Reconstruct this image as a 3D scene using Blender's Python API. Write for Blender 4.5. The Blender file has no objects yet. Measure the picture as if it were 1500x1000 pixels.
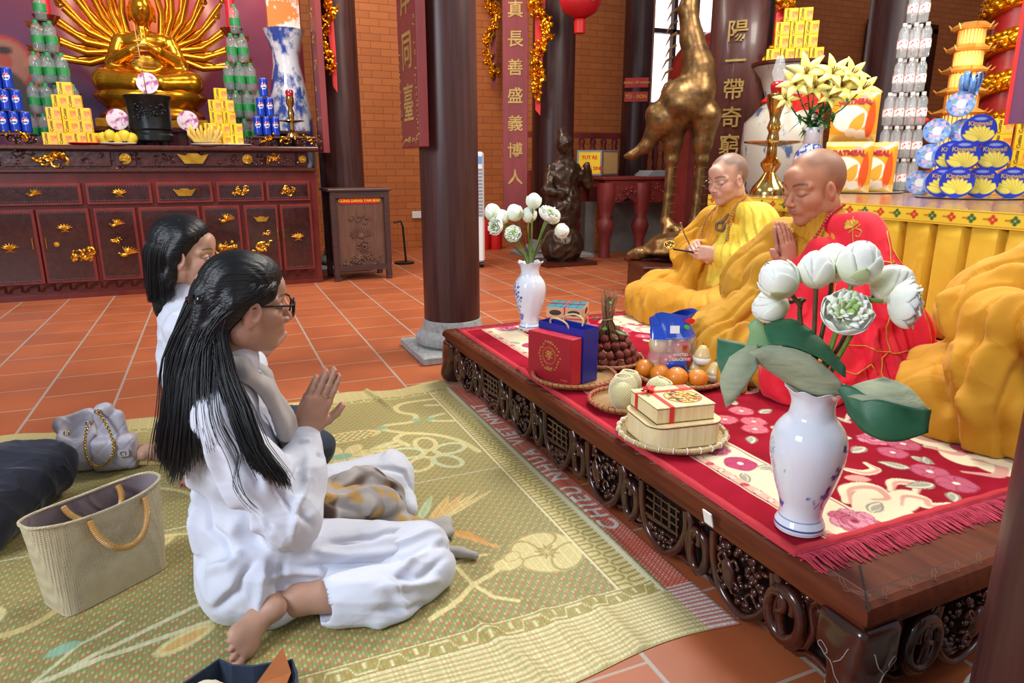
import bpy, math, random
import numpy as np
from mathutils import Vector, Matrix, Euler
random.seed(7)
sc = bpy.context.scene
COL = sc.collection
pi = math.pi
R = math.radians

# ---------------------------------------------------------------- camera, sky, lights, exposure
EYE = (0.0, 0.0, 1.06)
cam_d = bpy.data.cameras.new('camera')
cam_d.sensor_width = 36.0
cam_d.lens = 24.0
cam_d.clip_start = 0.02
cam = bpy.data.objects.new('camera', cam_d)
COL.objects.link(cam)
cam.location = EYE
cam.rotation_euler = (R(90 - 14.57), 0, R(-23.2))
sc.camera = cam

w = bpy.data.worlds.new('world')
sc.world = w
w.use_nodes = True
bg = w.node_tree.nodes['Background']
bg.inputs[0].default_value = (0.80, 0.88, 1.0, 1)
bg.inputs[1].default_value = 0.34

def area(name, loc, target, size, power, col, sy=None):
 l = bpy.data.lights.new(name, 'AREA')
 l.energy = power
 l.color = col
 l.shape = 'RECTANGLE'
 l.size = size
 l.size_y = sy or size
 o = bpy.data.objects.new(name, l)
 o.location = loc
 o.rotation_euler = (Vector(target) - Vector(loc)).to_track_quat('-Z', 'Y').to_euler()
 COL.objects.link(o)
 return o

# daylight through the open temple doors behind and to the left, warm ceiling lamps inside, plus one added fill
area('door_daylight', (-3.0, .4, 2.5), (.6, 2.0, 0.3), 1.5, 158, (0.82, 0.90, 1.0), 1.5)
area('doorway_daylight', (1.6, -3.2, 3.0), (2.4, 2.6, 0.7), 1.8, 30, (0.93, 0.96, 1.0), 1.5)
area('ceiling_lamp', (2.6, 3.6, 3.6), (2.1, 2.0, 0.3), 0.9, 135, (1.0, 0.96, 0.88))
area('skirt_fill_light', (1.9, 1.2, 3.5), (3.0, 2.2, 0.7), 0.9, 42, (1.0, 0.95, 0.86))  # unseen fill light, added to brighten the yellow skirt and the monks
area('altar_lamp', (-0.4, 5.0, 3.4), (-0.5, 7.2, 1.3), 1.0, 85, (1.0, 0.86, 0.78))
area('hall_lamp', (1.6, 6.6, 4.2), (2.2, 8.8, 1.6), 1.4, 85, (1.0, 0.90, 0.76))
area('side_altar_lamp', (4.4, 1.6, 3.6), (4.6, 3.2, 0.9), 1.2, 110, (1.0, 0.94, 0.84))
sc.view_settings.view_transform = 'Standard'
sc.view_settings.look = 'None'
sc.view_settings.gamma = 1.0
sc.view_settings.use_curve_mapping = False
sc.view_settings.exposure = 0.06

# ---------------------------------------------------------------- materials
def srgb(c):
 if isinstance(c, str):
  c = [int(c[i:i + 2], 16) / 255 for i in (0, 2, 4)]
 return tuple((x / 12.92 if x <= 0.04045 else ((x + 0.055) / 1.055) ** 2.4) for x in c) + (1.0,)

def nt(name):
 m = bpy.data.materials.new(name)
 m.use_nodes = True
 t = m.node_tree
 return m, t, t.nodes['Principled BSDF']

def nd(t, kind, **kw):
 n = t.nodes.new(kind)
 for k, v in kw.items():
  if k in ('ins',):
   for a, b in v.items():
    n.inputs[a].default_value = b
  else:
   setattr(n, k, v)
 return n

def M(name, c, c2=None, rough=0.5, metal=0.0, scale=8.0, stretch=(1, 1, 1), bump=0.0, bscale=None, detail=4,
   spec=0.5, sheen=0.0, sss=0.0, ssc=None, alpha=1.0, trans=0.0, coat=0.0, emit=None, es=0.0, ior=None, weave=0.0, wd=0.3, mix=(0.35, 0.65), coord='Object'):
 """procedural material: two tones mixed by stretched noise, optional noise or weave bump"""
 m, t, b = nt(name)
 tc = nd(t, 'ShaderNodeTexCoord')
 mp = nd(t, 'ShaderNodeMapping')
 mp.inputs['Scale'].default_value = stretch
 t.links.new(tc.outputs[coord], mp.inputs[0])
 no = nd(t, 'ShaderNodeTexNoise', ins={'Scale': scale, 'Detail': detail, 'Roughness': 0.6})
 t.links.new(mp.outputs[0], no.inputs['Vector'])
 cr = nd(t, 'ShaderNodeValToRGB')
 e = cr.color_ramp.elements
 e[0].position, e[1].position = mix
 e[0].color = srgb(c)
 e[1].color = srgb(c2 or c)
 t.links.new(no.outputs['Fac'], cr.inputs[0])
 t.links.new(cr.outputs[0], b.inputs['Base Color'])
 I = b.inputs
 I['Roughness'].default_value = rough
 I['Metallic'].default_value = metal
 I['Specular IOR Level'].default_value = spec
 if sheen:
  I['Sheen Weight'].default_value = sheen
  I['Sheen Roughness'].default_value = 0.4
 if sss:
  I['Subsurface Weight'].default_value = sss
  I['Subsurface Radius'].default_value = ssc or (0.012, 0.005, 0.003)
  I['Subsurface Scale'].default_value = 1.0
 if alpha < 1: I['Alpha'].default_value = alpha
 if trans: I['Transmission Weight'].default_value = trans
 if coat:
  I['Coat Weight'].default_value = coat
  I['Coat Roughness'].default_value = 0.08
 if ior: I['IOR'].default_value = ior
 if emit:
  I['Emission Color'].default_value = srgb(emit)
  I['Emission Strength'].default_value = es
 if bump:
  b2 = nd(t, 'ShaderNodeTexNoise', ins={'Scale': bscale or scale, 'Detail': 3.0})
  t.links.new(mp.outputs[0], b2.inputs['Vector'])
  bn = nd(t, 'ShaderNodeBump', ins={'Strength': bump, 'Distance': 0.01})
  t.links.new(b2.outputs['Fac'], bn.inputs['Height'])
  t.links.new(bn.outputs[0], I['Normal'])
 if weave:
  h = None
  for ax in ('X', 'Y', 'Z'):
   wv = nd(t, 'ShaderNodeTexWave', bands_direction=ax, ins={'Scale': weave, 'Distortion': 0.4})
   t.links.new(tc.outputs['Object'], wv.inputs['Vector'])
   if h is None: h = wv.outputs['Fac']
   else:
    mm = nd(t, 'ShaderNodeMath', operation='MULTIPLY')
    t.links.new(h, mm.inputs[0]); t.links.new(wv.outputs['Fac'], mm.inputs[1]); h = mm.outputs[0]
  bn = nd(t, 'ShaderNodeBump', ins={'Strength': 0.8, 'Distance': 0.004})
  mm = nd(t, 'ShaderNodeMixRGB', blend_type='MULTIPLY'); mr = nd(t, 'ShaderNodeMapRange', ins={'To Min': wd * 2.2, 'To Max': 0.0, 'From Max': 0.35})
  t.links.new(h, mr.inputs['Value']); t.links.new(mr.outputs[0], mm.inputs['Fac']); t.links.new(cr.outputs[0], mm.inputs['Color1']); mm.inputs['Color2'].default_value = (.45, .36, .26, 1); t.links.new(mm.outputs[0], b.inputs['Base Color'])
  t.links.new(h, bn.inputs['Height'])
  t.links.new(bn.outputs[0], I['Normal'])
 return m

def vcol_mat(name, rough=0.8, sheen=0.0, bump=0.0, bscale=200.0, metal=0.0, coat=0.0, spec=0.4, sss=0.0):
 """the pattern of a printed or woven thing, held as a colour attribute on its mesh"""
 m, t, b = nt(name)
 a = nd(t, 'ShaderNodeVertexColor', layer_name='pattern')
 t.links.new(a.outputs[0], b.inputs['Base Color'])
 b.inputs['Roughness'].default_value = rough
 b.inputs['Metallic'].default_value = metal
 b.inputs['Specular IOR Level'].default_value = spec
 if coat: b.inputs['Coat Weight'].default_value = coat; b.inputs['Coat Roughness'].default_value = 0.06
 if sheen: b.inputs['Sheen Weight'].default_value = sheen
 if sss:
  b.inputs['Subsurface Weight'].default_value = sss
  b.inputs['Subsurface Radius'].default_value = (0.01, 0.01, 0.006)
 if bump:
  n = nd(t, 'ShaderNodeTexNoise', ins={'Scale': bscale, 'Detail': 2.0})
  tc = nd(t, 'ShaderNodeTexCoord')
  t.links.new(tc.outputs['Object'], n.inputs['Vector'])
  bn = nd(t, 'ShaderNodeBump', ins={'Strength': bump, 'Distance': 0.004})
  t.links.new(n.outputs['Fac'], bn.inputs['Height'])
  t.links.new(bn.outputs[0], b.inputs['Normal'])
 return m

# ---------------------------------------------------------------- objects
def tag(o, label=None, cat=None, group=None, kind=None):
 if label: o['label'] = label
 if cat: o['category'] = cat
 if group: o['group'] = group
 if kind: o['kind'] = kind
 return o

def thing(name, label, cat, loc=(0, 0, 0), rz=0.0, group=None, rot=None):
 o = bpy.data.objects.new(name, None)
 o.empty_display_size = 0.05
 COL.objects.link(o)
 o.location = loc
 o.rotation_euler = rot or (0, 0, rz)
 return tag(o, label, cat, group)

def link_mesh(name, me, mat=None, parent=None):
 o = bpy.data.objects.new(name, me)
 COL.objects.link(o)
 if mat is not None:
  for m in (mat if isinstance(mat, (list, tuple)) else [mat]): me.materials.append(m)
 if parent is not None: o.parent = parent
 return o

def dup(root, loc=None, rz=None, label=None, group=None, rot=None, scale=None):
 kids = [c for c in COL.objects if c.parent == root]
 r = root.copy(); COL.objects.link(r)
 if loc is not None: r.location = loc
 if rz is not None: r.rotation_euler = (0, 0, rz)
 if rot is not None: r.rotation_euler = rot
 if scale is not None: r.scale = scale
 if label: r['label'] = label
 if group: r['group'] = group
 for ch in kids:
  sub = [c for c in COL.objects if c.parent == ch]
  c = ch.copy(); COL.objects.link(c); c.parent = r
  for g in sub:
   d = g.copy(); COL.objects.link(d); d.parent = c
 return r

class MB:
 """collects plain shapes; build() links them as one mesh object"""
 def __init__(s): s.v = []; s.f = []; s.m = []; s.mi = 0
 def add(s, vs, fs, T=None):
  n = len(s.v)
  if T is not None: vs = [T @ Vector(p) for p in vs]
  s.v.extend([tuple(p) for p in vs])
  for f in fs:
   s.f.append([i + n for i in f]); s.m.append(s.mi)
  return s
 def box(s, c, d, rz=0, bev=0.0, T=None, rot=None):
  x, y, z = d[0] / 2, d[1] / 2, d[2] / 2
  b = min(bev, x * .9, y * .9, z * .9)
  Q = Matrix.Translation(Vector(c)) @ (Euler(rot).to_matrix().to_4x4() if rot else Matrix.Rotation(rz, 4, 'Z'))
  if T is not None: Q = T @ Q
  if b <= 0:
   vs = [(i * x, j * y, k * z) for i in (-1, 1) for j in (-1, 1) for k in (-1, 1)]
   fs = [(0, 1, 3, 2), (4, 6, 7, 5), (0, 4, 5, 1), (2, 3, 7, 6), (0, 2, 6, 4), (1, 5, 7, 3)]
   return s.add(vs, fs, Q)
  rings = []
  for (zz, o) in ((-z, b), (-z + b, 0), (z - b, 0), (z, b)):
   X, Y = x - o, y - o
   c4 = b if o == 0 else b * 0.4
   rings.append([(X, -Y + c4, zz), (X, Y - c4, zz), (X - c4, Y, zz), (-X + c4, Y, zz), (-X, Y - c4, zz), (-X, -Y + c4, zz), (-X + c4, -Y, zz), (X - c4, -Y, zz)])
  vs = [p for r_ in rings for p in r_]
  fs = [[i * 8 + j, i * 8 + (j + 1) % 8, (i + 1) * 8 + (j + 1) % 8, (i + 1) * 8 + j] for i in range(3) for j in range(8)]
  fs += [list(range(7, -1, -1)), list(range(24, 32))]
  return s.add(vs, fs, Q)
 def lathe(s, prof, c=(0, 0, 0), n=24, T=None, flute=None, cap=True, sx=1, sy=1):
  vs = []; fs = []
  for i, (r, z) in enumerate(prof):
   for j in range(n):
    a = 2 * pi * j / n
    k = 1 + (flute(a, i, z) if flute else 0)
    vs.append((r * k * math.cos(a) * sx, r * k * math.sin(a) * sy, z))
  for i in range(len(prof) - 1):
   for j in range(n):
    fs.append((i * n + j, i * n + (j + 1) % n, (i + 1) * n + (j + 1) % n, (i + 1) * n + j))
  if cap:
   if prof[0][0] > 1e-6: fs.append(list(range(n - 1, -1, -1)))
   if prof[-1][0] > 1e-6: fs.append([(len(prof) - 1) * n + j for j in range(n)])
  Q = Matrix.Translation(Vector(c))
  return s.add(vs, fs, (T @ Q) if T is not None else Q)
 def tube(s, pts, r, n=8, T=None, closed=False, flat=1.0):
  pts = [Vector(p) for p in pts]
  rs = r if isinstance(r, (list, tuple)) else [r] * len(pts)
  vs = []; fs = []; L = len(pts)
  up = None
  for i, p in enumerate(pts):
   if closed: d = pts[(i + 1) % L] - pts[i - 1]
   else: d = pts[min(i + 1, L - 1)] - pts[max(i - 1, 0)]
   if d.length < 1e-9: d = Vector((0, 0, 1))
   d.normalize()
   if up is None:
    up = Vector((0, 0, 1)) if abs(d.z) < .9 else Vector((1, 0, 0))
   u = (up - d * up.dot(d))
   if u.length < 1e-6: u = d.orthogonal()
   u.normalize(); v = d.cross(u); up = u
   for j in range(n):
    a = 2 * pi * j / n
    vs.append(p + (u * math.cos(a) * flat + v * math.sin(a)) * rs[i])
  for i in range(L if closed else L - 1):
   k = (i + 1) % L
   for j in range(n):
    fs.append((i * n + j, i * n + (j + 1) % n, k * n + (j + 1) % n, k * n + j))
  if not closed:
   fs.append(list(range(n - 1, -1, -1))); fs.append([(L - 1) * n + j for j in range(n)])
  return s.add(vs, fs, T)
 def ball(s, c, r, n=12, m=8, T=None, rot=None):
  rr = r if isinstance(r, (list, tuple)) else (r, r, r)
  vs = [(0, 0, -1)]; fs = []
  for i in range(1, m):
   a = -pi / 2 + pi * i / m
   for j in range(n):
    b = 2 * pi * j / n
    vs.append((math.cos(a) * math.cos(b), math.cos(a) * math.sin(b), math.sin(a)))
  vs.append((0, 0, 1))
  for j in range(n): fs.append((0, 1 + (j + 1) % n, 1 + j))
  for i in range(m - 2):
   for j in range(n):
    fs.append((1 + i * n + j, 1 + i * n + (j + 1) % n, 1 + (i + 1) * n + (j + 1) % n, 1 + (i + 1) * n + j))
  e = len(vs) - 1; o = 1 + (m - 2) * n
  for j in range(n): fs.append((o + j, o + (j + 1) % n, e))
  Q = Matrix.Translation(Vector(c)) @ (Euler(rot).to_matrix().to_4x4() if rot else Matrix.Identity(4)) @ Matrix.Diagonal((*rr, 1))
  return s.add(vs, fs, (T @ Q) if T is not None else Q)
 def prism(s, out, h, T=None, z0=0.0):
  """outline in xy extruded from z0 to z0+h"""
  n = len(out)
  vs = [(x, y, z0) for x, y in out] + [(x, y, z0 + h) for x, y in out]
  fs = [list(range(n - 1, -1, -1)), list(range(n, 2 * n))] + [(i, (i + 1) % n, n + (i + 1) % n, n + i) for i in range(n)]
  return s.add(vs, fs, T)
 def grid(s, P, T=None, close_u=False):
  """P: rows of points"""
  nr = len(P); nc = len(P[0])
  vs = [p for row in P for p in row]
  fs = []
  for i in range(nr - 1):
   for j in range(nc if close_u else nc - 1):
    fs.append((i * nc + j, i * nc + (j + 1) % nc, (i + 1) * nc + (j + 1) % nc, (i + 1) * nc + j))
  return s.add(vs, fs, T)
 def build(s, name, mat, parent=None, smooth=None, loc=None, solid=None, sub=0):
  me = bpy.data.meshes.new(name)
  me.from_pydata(s.v, [], s.f)
  mats = mat if isinstance(mat, (list, tuple)) else [mat]
  for m in mats: me.materials.append(m)
  if len(mats) > 1: me.polygons.foreach_set('material_index', s.m)
  me.update()
  if smooth is not None:
   me.shade_smooth()
   if smooth < 180: me.set_sharp_from_angle(angle=R(smooth))
  o = bpy.data.objects.new(name, me)
  COL.objects.link(o)
  if parent is not None: o.parent = parent
  if loc is not None: o.location = loc
  if solid:
   md = o.modifiers.new('thick', 'SOLIDIFY'); md.thickness = solid; md.offset = 0
  if sub:
   md = o.modifiers.new('sub', 'SUBSURF'); md.levels = sub; md.render_levels = sub
  return o

def frameT(o, x, y=None, z=None):
 """matrix with origin o, columns x, y, z"""
 x = Vector(x).normalized()
 if y is None: z = Vector(z).normalized(); y = z.cross(x).normalized()
 else:
  y = Vector(y).normalized(); z = x.cross(y).normalized()
 return Matrix(((x.x, y.x, z.x, o[0]), (x.y, y.y, z.y, o[1]), (x.z, y.z, z.z, o[2]), (0, 0, 0, 1)))

def rotz(a): return Matrix.Rotation(a, 4, 'Z')
def TR(x, y, z): return Matrix.Translation((x, y, z))

def text(name, s, size, mat, T, parent=None, depth=0.002, bold=0.0, sx=1.0, align='CENTER', spacing=1.0):
 cu = bpy.data.curves.new(name, 'FONT')
 cu.body = s; cu.size = size; cu.extrude = depth; cu.align_x = align; cu.align_y = 'CENTER'
 cu.offset = bold; cu.space_character = spacing; cu.resolution_u = 2
 ob = bpy.data.objects.new(name, cu)
 COL.objects.link(ob)
 dg = bpy.context.evaluated_depsgraph_get()
 me = bpy.data.meshes.new_from_object(ob.evaluated_get(dg))
 bpy.data.objects.remove(ob)
 me.transform(T @ Matrix.Diagonal((sx, 1, 1, 1)))
 me.materials.clear(); me.materials.append(mat)
 o = bpy.data.objects.new(name, me); COL.objects.link(o)
 if parent is not None: o.parent = parent
 return o

def face_T(p, normal, up=(0, 0, 1), roll=0):
 """text plane at p, facing normal"""
 n = Vector(normal).normalized(); u = Vector(up); u = (u - n * u.dot(n)).normalized(); x = u.cross(n)
 T = Matrix(((x.x, u.x, n.x, p[0]), (x.y, u.y, n.y, p[1]), (x.z, u.z, n.z, p[2]), (0, 0, 0, 1)))
 return T @ rotz(roll)

# ---------------------------------------------------------------- distance-field sculpting (people, statues, cloth masses)
class SDF:
 """smooth union of tapered limbs and ellipsoids, meshed by surface nets"""
 def __init__(s, h=0.01, k=0.03): s.h = h; s.k = k; s.ops = []
 def cap(s, a, b, ra, rb=None, k=None, sub=False, flat=None):
  a = np.array(a, float); b = np.array(b, float); rb = ra if rb is None else rb
  m = max(ra, rb)
  s.ops.append(('c', np.minimum(a, b) - m, np.maximum(a, b) + m, (a, b, ra, rb, flat), s.k if k is None else k, sub)); return s
 def chain(s, pts, rs, k=None, flat=None):
  for i in range(len(pts) - 1): s.cap(pts[i], pts[i + 1], rs[i], rs[i + 1], k, flat=flat)
  return s
 def ell(s, c, r, rot=None, k=None, sub=False):
  c = np.array(c, float); r = np.array(r, float)
  Q = np.array(Euler(rot).to_matrix()).T if rot else None
  m = r.max() if rot else r
  s.ops.append(('e', c - m, c + m, (c, r, Q), s.k if k is None else k, sub)); return s
 def box(s, c, d, rot=None, rd=0.01, k=None, sub=False):
  c = np.array(c, float); d = np.array(d, float) / 2
  Q = np.array(Euler(rot).to_matrix()).T if rot else None
  m = np.linalg.norm(d) if rot else d
  s.ops.append(('b', c - m, c + m, (c, d, Q, rd), s.k if k is None else k, sub)); return s
 def field(s):
  h = s.h
  lo = np.min([o[1] for o in s.ops if not o[5]], axis=0) - 4 * h - .01
  hi = np.max([o[2] for o in s.ops if not o[5]], axis=0) + 4 * h + .01
  n = np.ceil((hi - lo) / h).astype(int) + 1
  V = np.full(n, 0.3, np.float32)
  ax = [lo[i] + h * np.arange(n[i]) for i in range(3)]
  for typ, l, u, pr, k, sub in s.ops:
   mg = k + 3 * h
   i0 = np.maximum(((l - mg - lo) / h).astype(int), 0); i1 = np.minimum(((u + mg - lo) / h).astype(int) + 2, n)
   if (i1 <= i0).any(): continue
   X = ax[0][i0[0]:i1[0], None, None]; Y = ax[1][None, i0[1]:i1[1], None]; Z = ax[2][None, None, i0[2]:i1[2]]
   if typ == 'c':
    a, b, ra, rb, flat = pr
    d = b - a; L = max(d @ d, 1e-12)
    x, y, z = X - a[0], Y - a[1], Z - a[2]
    t = np.clip((x * d[0] + y * d[1] + z * d[2]) / L, 0, 1)
    x = x - t * d[0]; y = y - t * d[1]; z = z - t * d[2]
    if flat is not None:
     nn = np.array(flat[0], float); nn /= np.linalg.norm(nn); g = (1 / flat[1] - 1)
     q = (x * nn[0] + y * nn[1] + z * nn[2]) * g
     x = x + nn[0] * q; y = y + nn[1] * q; z = z + nn[2] * q
    D = np.sqrt(x * x + y * y + z * z) - (ra + (rb - ra) * t)
   else:
    c, r, Q = pr[:3]
    x, y, z = X - c[0], Y - c[1], Z - c[2]
    if Q is not None:
     x, y, z = (Q[0, 0] * x + Q[0, 1] * y + Q[0, 2] * z, Q[1, 0] * x + Q[1, 1] * y + Q[1, 2] * z, Q[2, 0] * x + Q[2, 1] * y + Q[2, 2] * z)
    if typ == 'e':
     k0 = np.sqrt((x / r[0]) ** 2 + (y / r[1]) ** 2 + (z / r[2]) ** 2)
     k1 = np.sqrt((x / r[0] ** 2) ** 2 + (y / r[1] ** 2) ** 2 + (z / r[2] ** 2) ** 2) + 1e-9
     D = k0 * (k0 - 1) / k1
     D = np.where(k0 < 1e-3, -r.min(), D)
    else:
     rd = pr[3]
     qx, qy, qz = np.abs(x) - r[0] + rd, np.abs(y) - r[1] + rd, np.abs(z) - r[2] + rd
     D = np.sqrt(np.maximum(qx, 0) ** 2 + np.maximum(qy, 0) ** 2 + np.maximum(qz, 0) ** 2) + np.minimum(np.maximum(np.maximum(qx, qy), qz), 0) - rd
   sl = tuple(slice(i0[i], i1[i]) for i in range(3))
   v = V[sl]
   k = max(k, 1e-5)
   if sub:
    hh = np.clip(0.5 - 0.5 * (v + D) / k, 0, 1)
    V[sl] = v * (1 - hh) + (-D) * hh + k * hh * (1 - hh)
   else:
    hh = np.clip(0.5 + 0.5 * (v - D) / k, 0, 1)
    V[sl] = v * (1 - hh) + D * hh - k * hh * (1 - hh)
  return V, lo
 def arrays(s):
  V, lo = s.field(); h = s.h
  S = V < 0
  n = np.array(V.shape) - 1
  cnt = np.zeros(n, np.int8)
  C8 = [(i, j, k) for i in (0, 1) for j in (0, 1) for k in (0, 1)]
  for i, j, k in C8: cnt += S[i:i + n[0], j:j + n[1], k:k + n[2]]
  act = (cnt > 0) & (cnt < 8)
  ci = np.argwhere(act)
  idx = np.full(n, -1, np.int64); idx[act] = np.arange(len(ci))
  vals = np.stack([V[ci[:, 0] + i, ci[:, 1] + j, ci[:, 2] + k] for i, j, k in C8], 1)
  acc = np.zeros((len(ci), 3)); w_ = np.zeros(len(ci))
  for a in range(8):
   for b in range(a + 1, 8):
    pa, pb = np.array(C8[a]), np.array(C8[b])
    if np.abs(pa - pb).sum() != 1: continue
    va, vb = vals[:, a], vals[:, b]
    m = (va < 0) != (vb < 0)
    t = va[m] / (va[m] - vb[m])
    acc[m] += pa + (pb - pa) * t[:, None]; w_[m] += 1
  P = lo + h * (ci + acc / w_[:, None])
  F = []
  for axn in range(3):
   o1, o2 = [(1, 2), (2, 0), (0, 1)][axn]
   sl0 = [slice(None)] * 3; sl1 = [slice(None)] * 3
   sl0[axn] = slice(0, -1); sl1[axn] = slice(1, None)
   A, B = S[tuple(sl0)], S[tuple(sl1)]
   E = np.argwhere(A != B)
   E = E[(E[:, o1] > 0) & (E[:, o2] > 0) & (E[:, o1] < n[o1]) & (E[:, o2] < n[o2])]
   fl = A[tuple(E.T)]
   def g(d1, d2):
    e = E.copy(); e[:, o1] += d1; e[:, o2] += d2; return idx[tuple(e.T)]
   q = np.stack([g(-1, -1), g(0, -1), g(0, 0), g(-1, 0)], 1)
   q[~fl] = q[~fl][:, ::-1]
   F.append(q)
  F = np.concatenate(F)
  return P, F[(F >= 0).all(1)]
 def build(s, name, mat, parent=None, disp=None, smooth=1, zmin=None, colf=None, post=None):
  P, F = s.arrays()
  def lap(P, it):
   for _ in range(it):
    A = np.zeros_like(P); c = np.zeros(len(P))
    for a, b in ((0, 1), (1, 2), (2, 3), (3, 0)):
     for u, v in ((F[:, a], F[:, b]), (F[:, b], F[:, a])):
      for d in range(3): A[:, d] += np.bincount(u, P[v, d], len(P))
      c += np.bincount(u, minlength=len(P))
    P = P * .4 + .6 * A / np.maximum(c, 1)[:, None]
   return P
  P = lap(P, smooth)
  def normals(P):
   fn = np.cross(P[F[:, 2]] - P[F[:, 0]], P[F[:, 3]] - P[F[:, 1]])
   N = np.stack([sum(np.bincount(F[:, j], fn[:, d], len(P)) for j in range(4)) for d in range(3)], 1)
   return N / (np.linalg.norm(N, axis=1, keepdims=True) + 1e-12)
  if disp is not None:
   N = normals(P)
   P = P + N * disp(P, N)[:, None]
  if post is not None: P = post(P)
  if zmin is not None: P[:, 2] = np.maximum(P[:, 2], zmin)
  return np_mesh(name, P, F, mat, parent, None if colf is None else colf(P, normals(P)))

def np_mesh(name, P, F, mat, parent=None, col=None, smooth=True):
 me = bpy.data.meshes.new(name)
 me.vertices.add(len(P)); me.vertices.foreach_set('co', np.asarray(P, np.float32).ravel())
 nf, kk = F.shape
 me.loops.add(nf * kk); me.loops.foreach_set('vertex_index', F.astype(np.int32).ravel())
 me.polygons.add(nf)
 me.polygons.foreach_set('loop_start', np.arange(0, nf * kk, kk, dtype=np.int32))
 me.update(calc_edges=True)
 me.validate()
 if smooth: me.shade_smooth()
 if col is not None:
  ca = me.color_attributes.new('pattern', 'FLOAT_COLOR', 'POINT')
  c4 = np.ones((len(P), 4), np.float32); c4[:, :3] = col
  ca.data.foreach_set('color', c4.ravel())
 return link_mesh(name, me, mat, parent)

def grid_faces(ny, nx):
 i = np.arange(ny - 1)[:, None] * nx + np.arange(nx - 1)[None]
 i = i.ravel()
 return np.stack([i, i + 1, i + nx + 1, i + nx], 1)

_wr = np.random.RandomState(3)
_WD = _wr.normal(size=(40, 3)); _WD /= np.linalg.norm(_WD, axis=1, keepdims=True); _WP = _wr.uniform(0, 6.28, 40)
def wob(P, f, seed=0, n=5):
 """smooth pseudo noise in -1..1"""
 o = 0
 for i in range(n):
  k = (seed * 7 + i * 3) % 40
  o = o + np.sin((P @ _WD[k]) * f * (1 + .35 * i) + _WP[k] + 1.3 * np.sin((P @ _WD[(k + 5) % 40]) * f * .7 + _WP[(k + 9) % 40]))
 return o / n

def seg_d(P, a, b):
 a = np.array(a, float); b = np.array(b, float); d = b - a
 t = np.clip(((P - a) @ d) / max(d @ d, 1e-12), 0, 1)
 return np.linalg.norm(P - a - t[:, None] * d, axis=1), t

def folds(lines, base=None):
 """cloth folds: each line = (points, amplitude, width); ridge if amplitude>0, valley if <0"""
 def f(P, N):
  o = np.zeros(len(P)) if base is None else base(P, N)
  for pts, A, wd in lines:
   sm = []
   for i_ in range(len(pts) - 1):
    for t_ in np.linspace(0, 1, 5)[:4 if i_ < len(pts) - 2 else 5]:
     q_ = np.array(pts[i_], float) * (1 - t_) + np.array(pts[i_ + 1], float) * t_
     sm.append(P[((P - q_) ** 2).sum(1).argmin()])
   pts = sm
   best = np.full(len(P), 9.0); tt = np.zeros(len(P)); m = len(pts) - 1
   for i in range(m):
    d, t = seg_d(P, pts[i], pts[i + 1])
    u = d < best; best[u] = d[u]; tt[u] = (i + t[u]) / m
   o += A * np.exp(-(best / wd) ** 2) * np.clip(4 * np.minimum(tt, 1 - tt) + .15, 0, 1)
  return o
 return f

def wrinkle(amp, f, seed=0, stretch=(1, 1, 1)):
 st = np.array(stretch, float)
 def g(P, N):
  q = wob(P * st, f, seed)
  return amp * (1 - 2 * np.sqrt(np.abs(q)) + 0.4 * wob(P * st, f * 2.3, seed + 4))
 return g

def pleats(cx, cy, n, amp, ztop=.95, seed=0, warp=.9):
 """pleats falling round a seated body, deeper towards the hem"""
 def g(P, N):
  th = np.arctan2(P[:, 1] - cy, P[:, 0] - cx)
  ph = n * th * .5 + warp * wob(P, 7, seed, 4) * 2.2 + 7 * P[:, 2]
  w_ = np.clip((ztop - P[:, 2]) / .25, 0, 1) * (.5 + .5 * np.clip(wob(P, 5, seed + 3, 3) + .4, 0, 1))
  return amp * w_ * (.75 - 1.9 * np.exp(-(np.sin(ph) / .33) ** 2) + .5 * np.sin(2 * ph))
 return g

# ---------------------------------------------------------------- shared materials
lin = lambda c: np.array(srgb(c)[:3])
WOOD = M('dark lacquered wood', '3a140c', '54200f', rough=.35, scale=3, stretch=(9, 1, 9), bump=.04, coat=.1)
WOODY = M('dark lacquered wood, grain along y', '4c1d0f', '683016', rough=.5, scale=3, stretch=(9, .8, 9), spec=.2)
WOODZ = M('dark column wood', '351a17', '52302d', rough=.38, scale=2.2, stretch=(14, 14, .7), bump=.05, spec=.4, mix=(.3, .7))
CARVE = M('carved dark rosewood', '2c130d', '451c12', rough=.2, scale=9, bump=.1, coat=.3)
REDWOOD = M('red brown cabinet wood', '5a1a18', '6b231d', rough=.28, scale=4, stretch=(2, 8, 1), coat=.2)
REDDARK = M('deep red brown carving', '3c1512', '4d1c16', rough=.35, scale=20, bump=.3)
MATRED = M('dull red painted board', '8a3434', '7a2b2e', rough=.45, scale=3, stretch=(4, 4, .6))
GOLD = M('gilded carving', 'c98a22', 'e8b545', rough=.28, metal=.85, scale=14, bump=.25)
GOLDB = M('bright gold leaf', 'f0a81c', 'd98612', rough=.22, metal=.9, scale=6)
GILT = M('pale gilt characters', 'c9a865', 'b08a45', rough=.45, metal=.3)
STONE = M('pale grey stone', 'a6a6a4', '8b8c8c', rough=.85, scale=40, bump=.5)
STONED = M('rough grey stone', '77776f', '63635e', rough=.9, scale=60, bump=.7)
BRONZE = M('polished brown bronze', '8f6c3e', '5e4228', rough=.36, metal=.75, scale=12, bump=.15)
BRASS = M('polished brass', 'e0bc74', 'caa258', rough=.16, metal=1.0, scale=30, bump=.05)
BLACK = M('black metal', '17181a', '24262a', rough=.35, metal=.5, scale=12, bump=.2)
WHITE = M('white plastic', 'e9e9e6', rough=.4)
PORC = M('white glazed porcelain', 'e6ebf3', 'dfe6f1', rough=.08, coat=.5, spec=.6)
GLASS = M('clear glass', 'ffffff', rough=.03, trans=1.0, ior=1.3)
REDP = M('bright red paint', 'd8201c', rough=.45)
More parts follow.
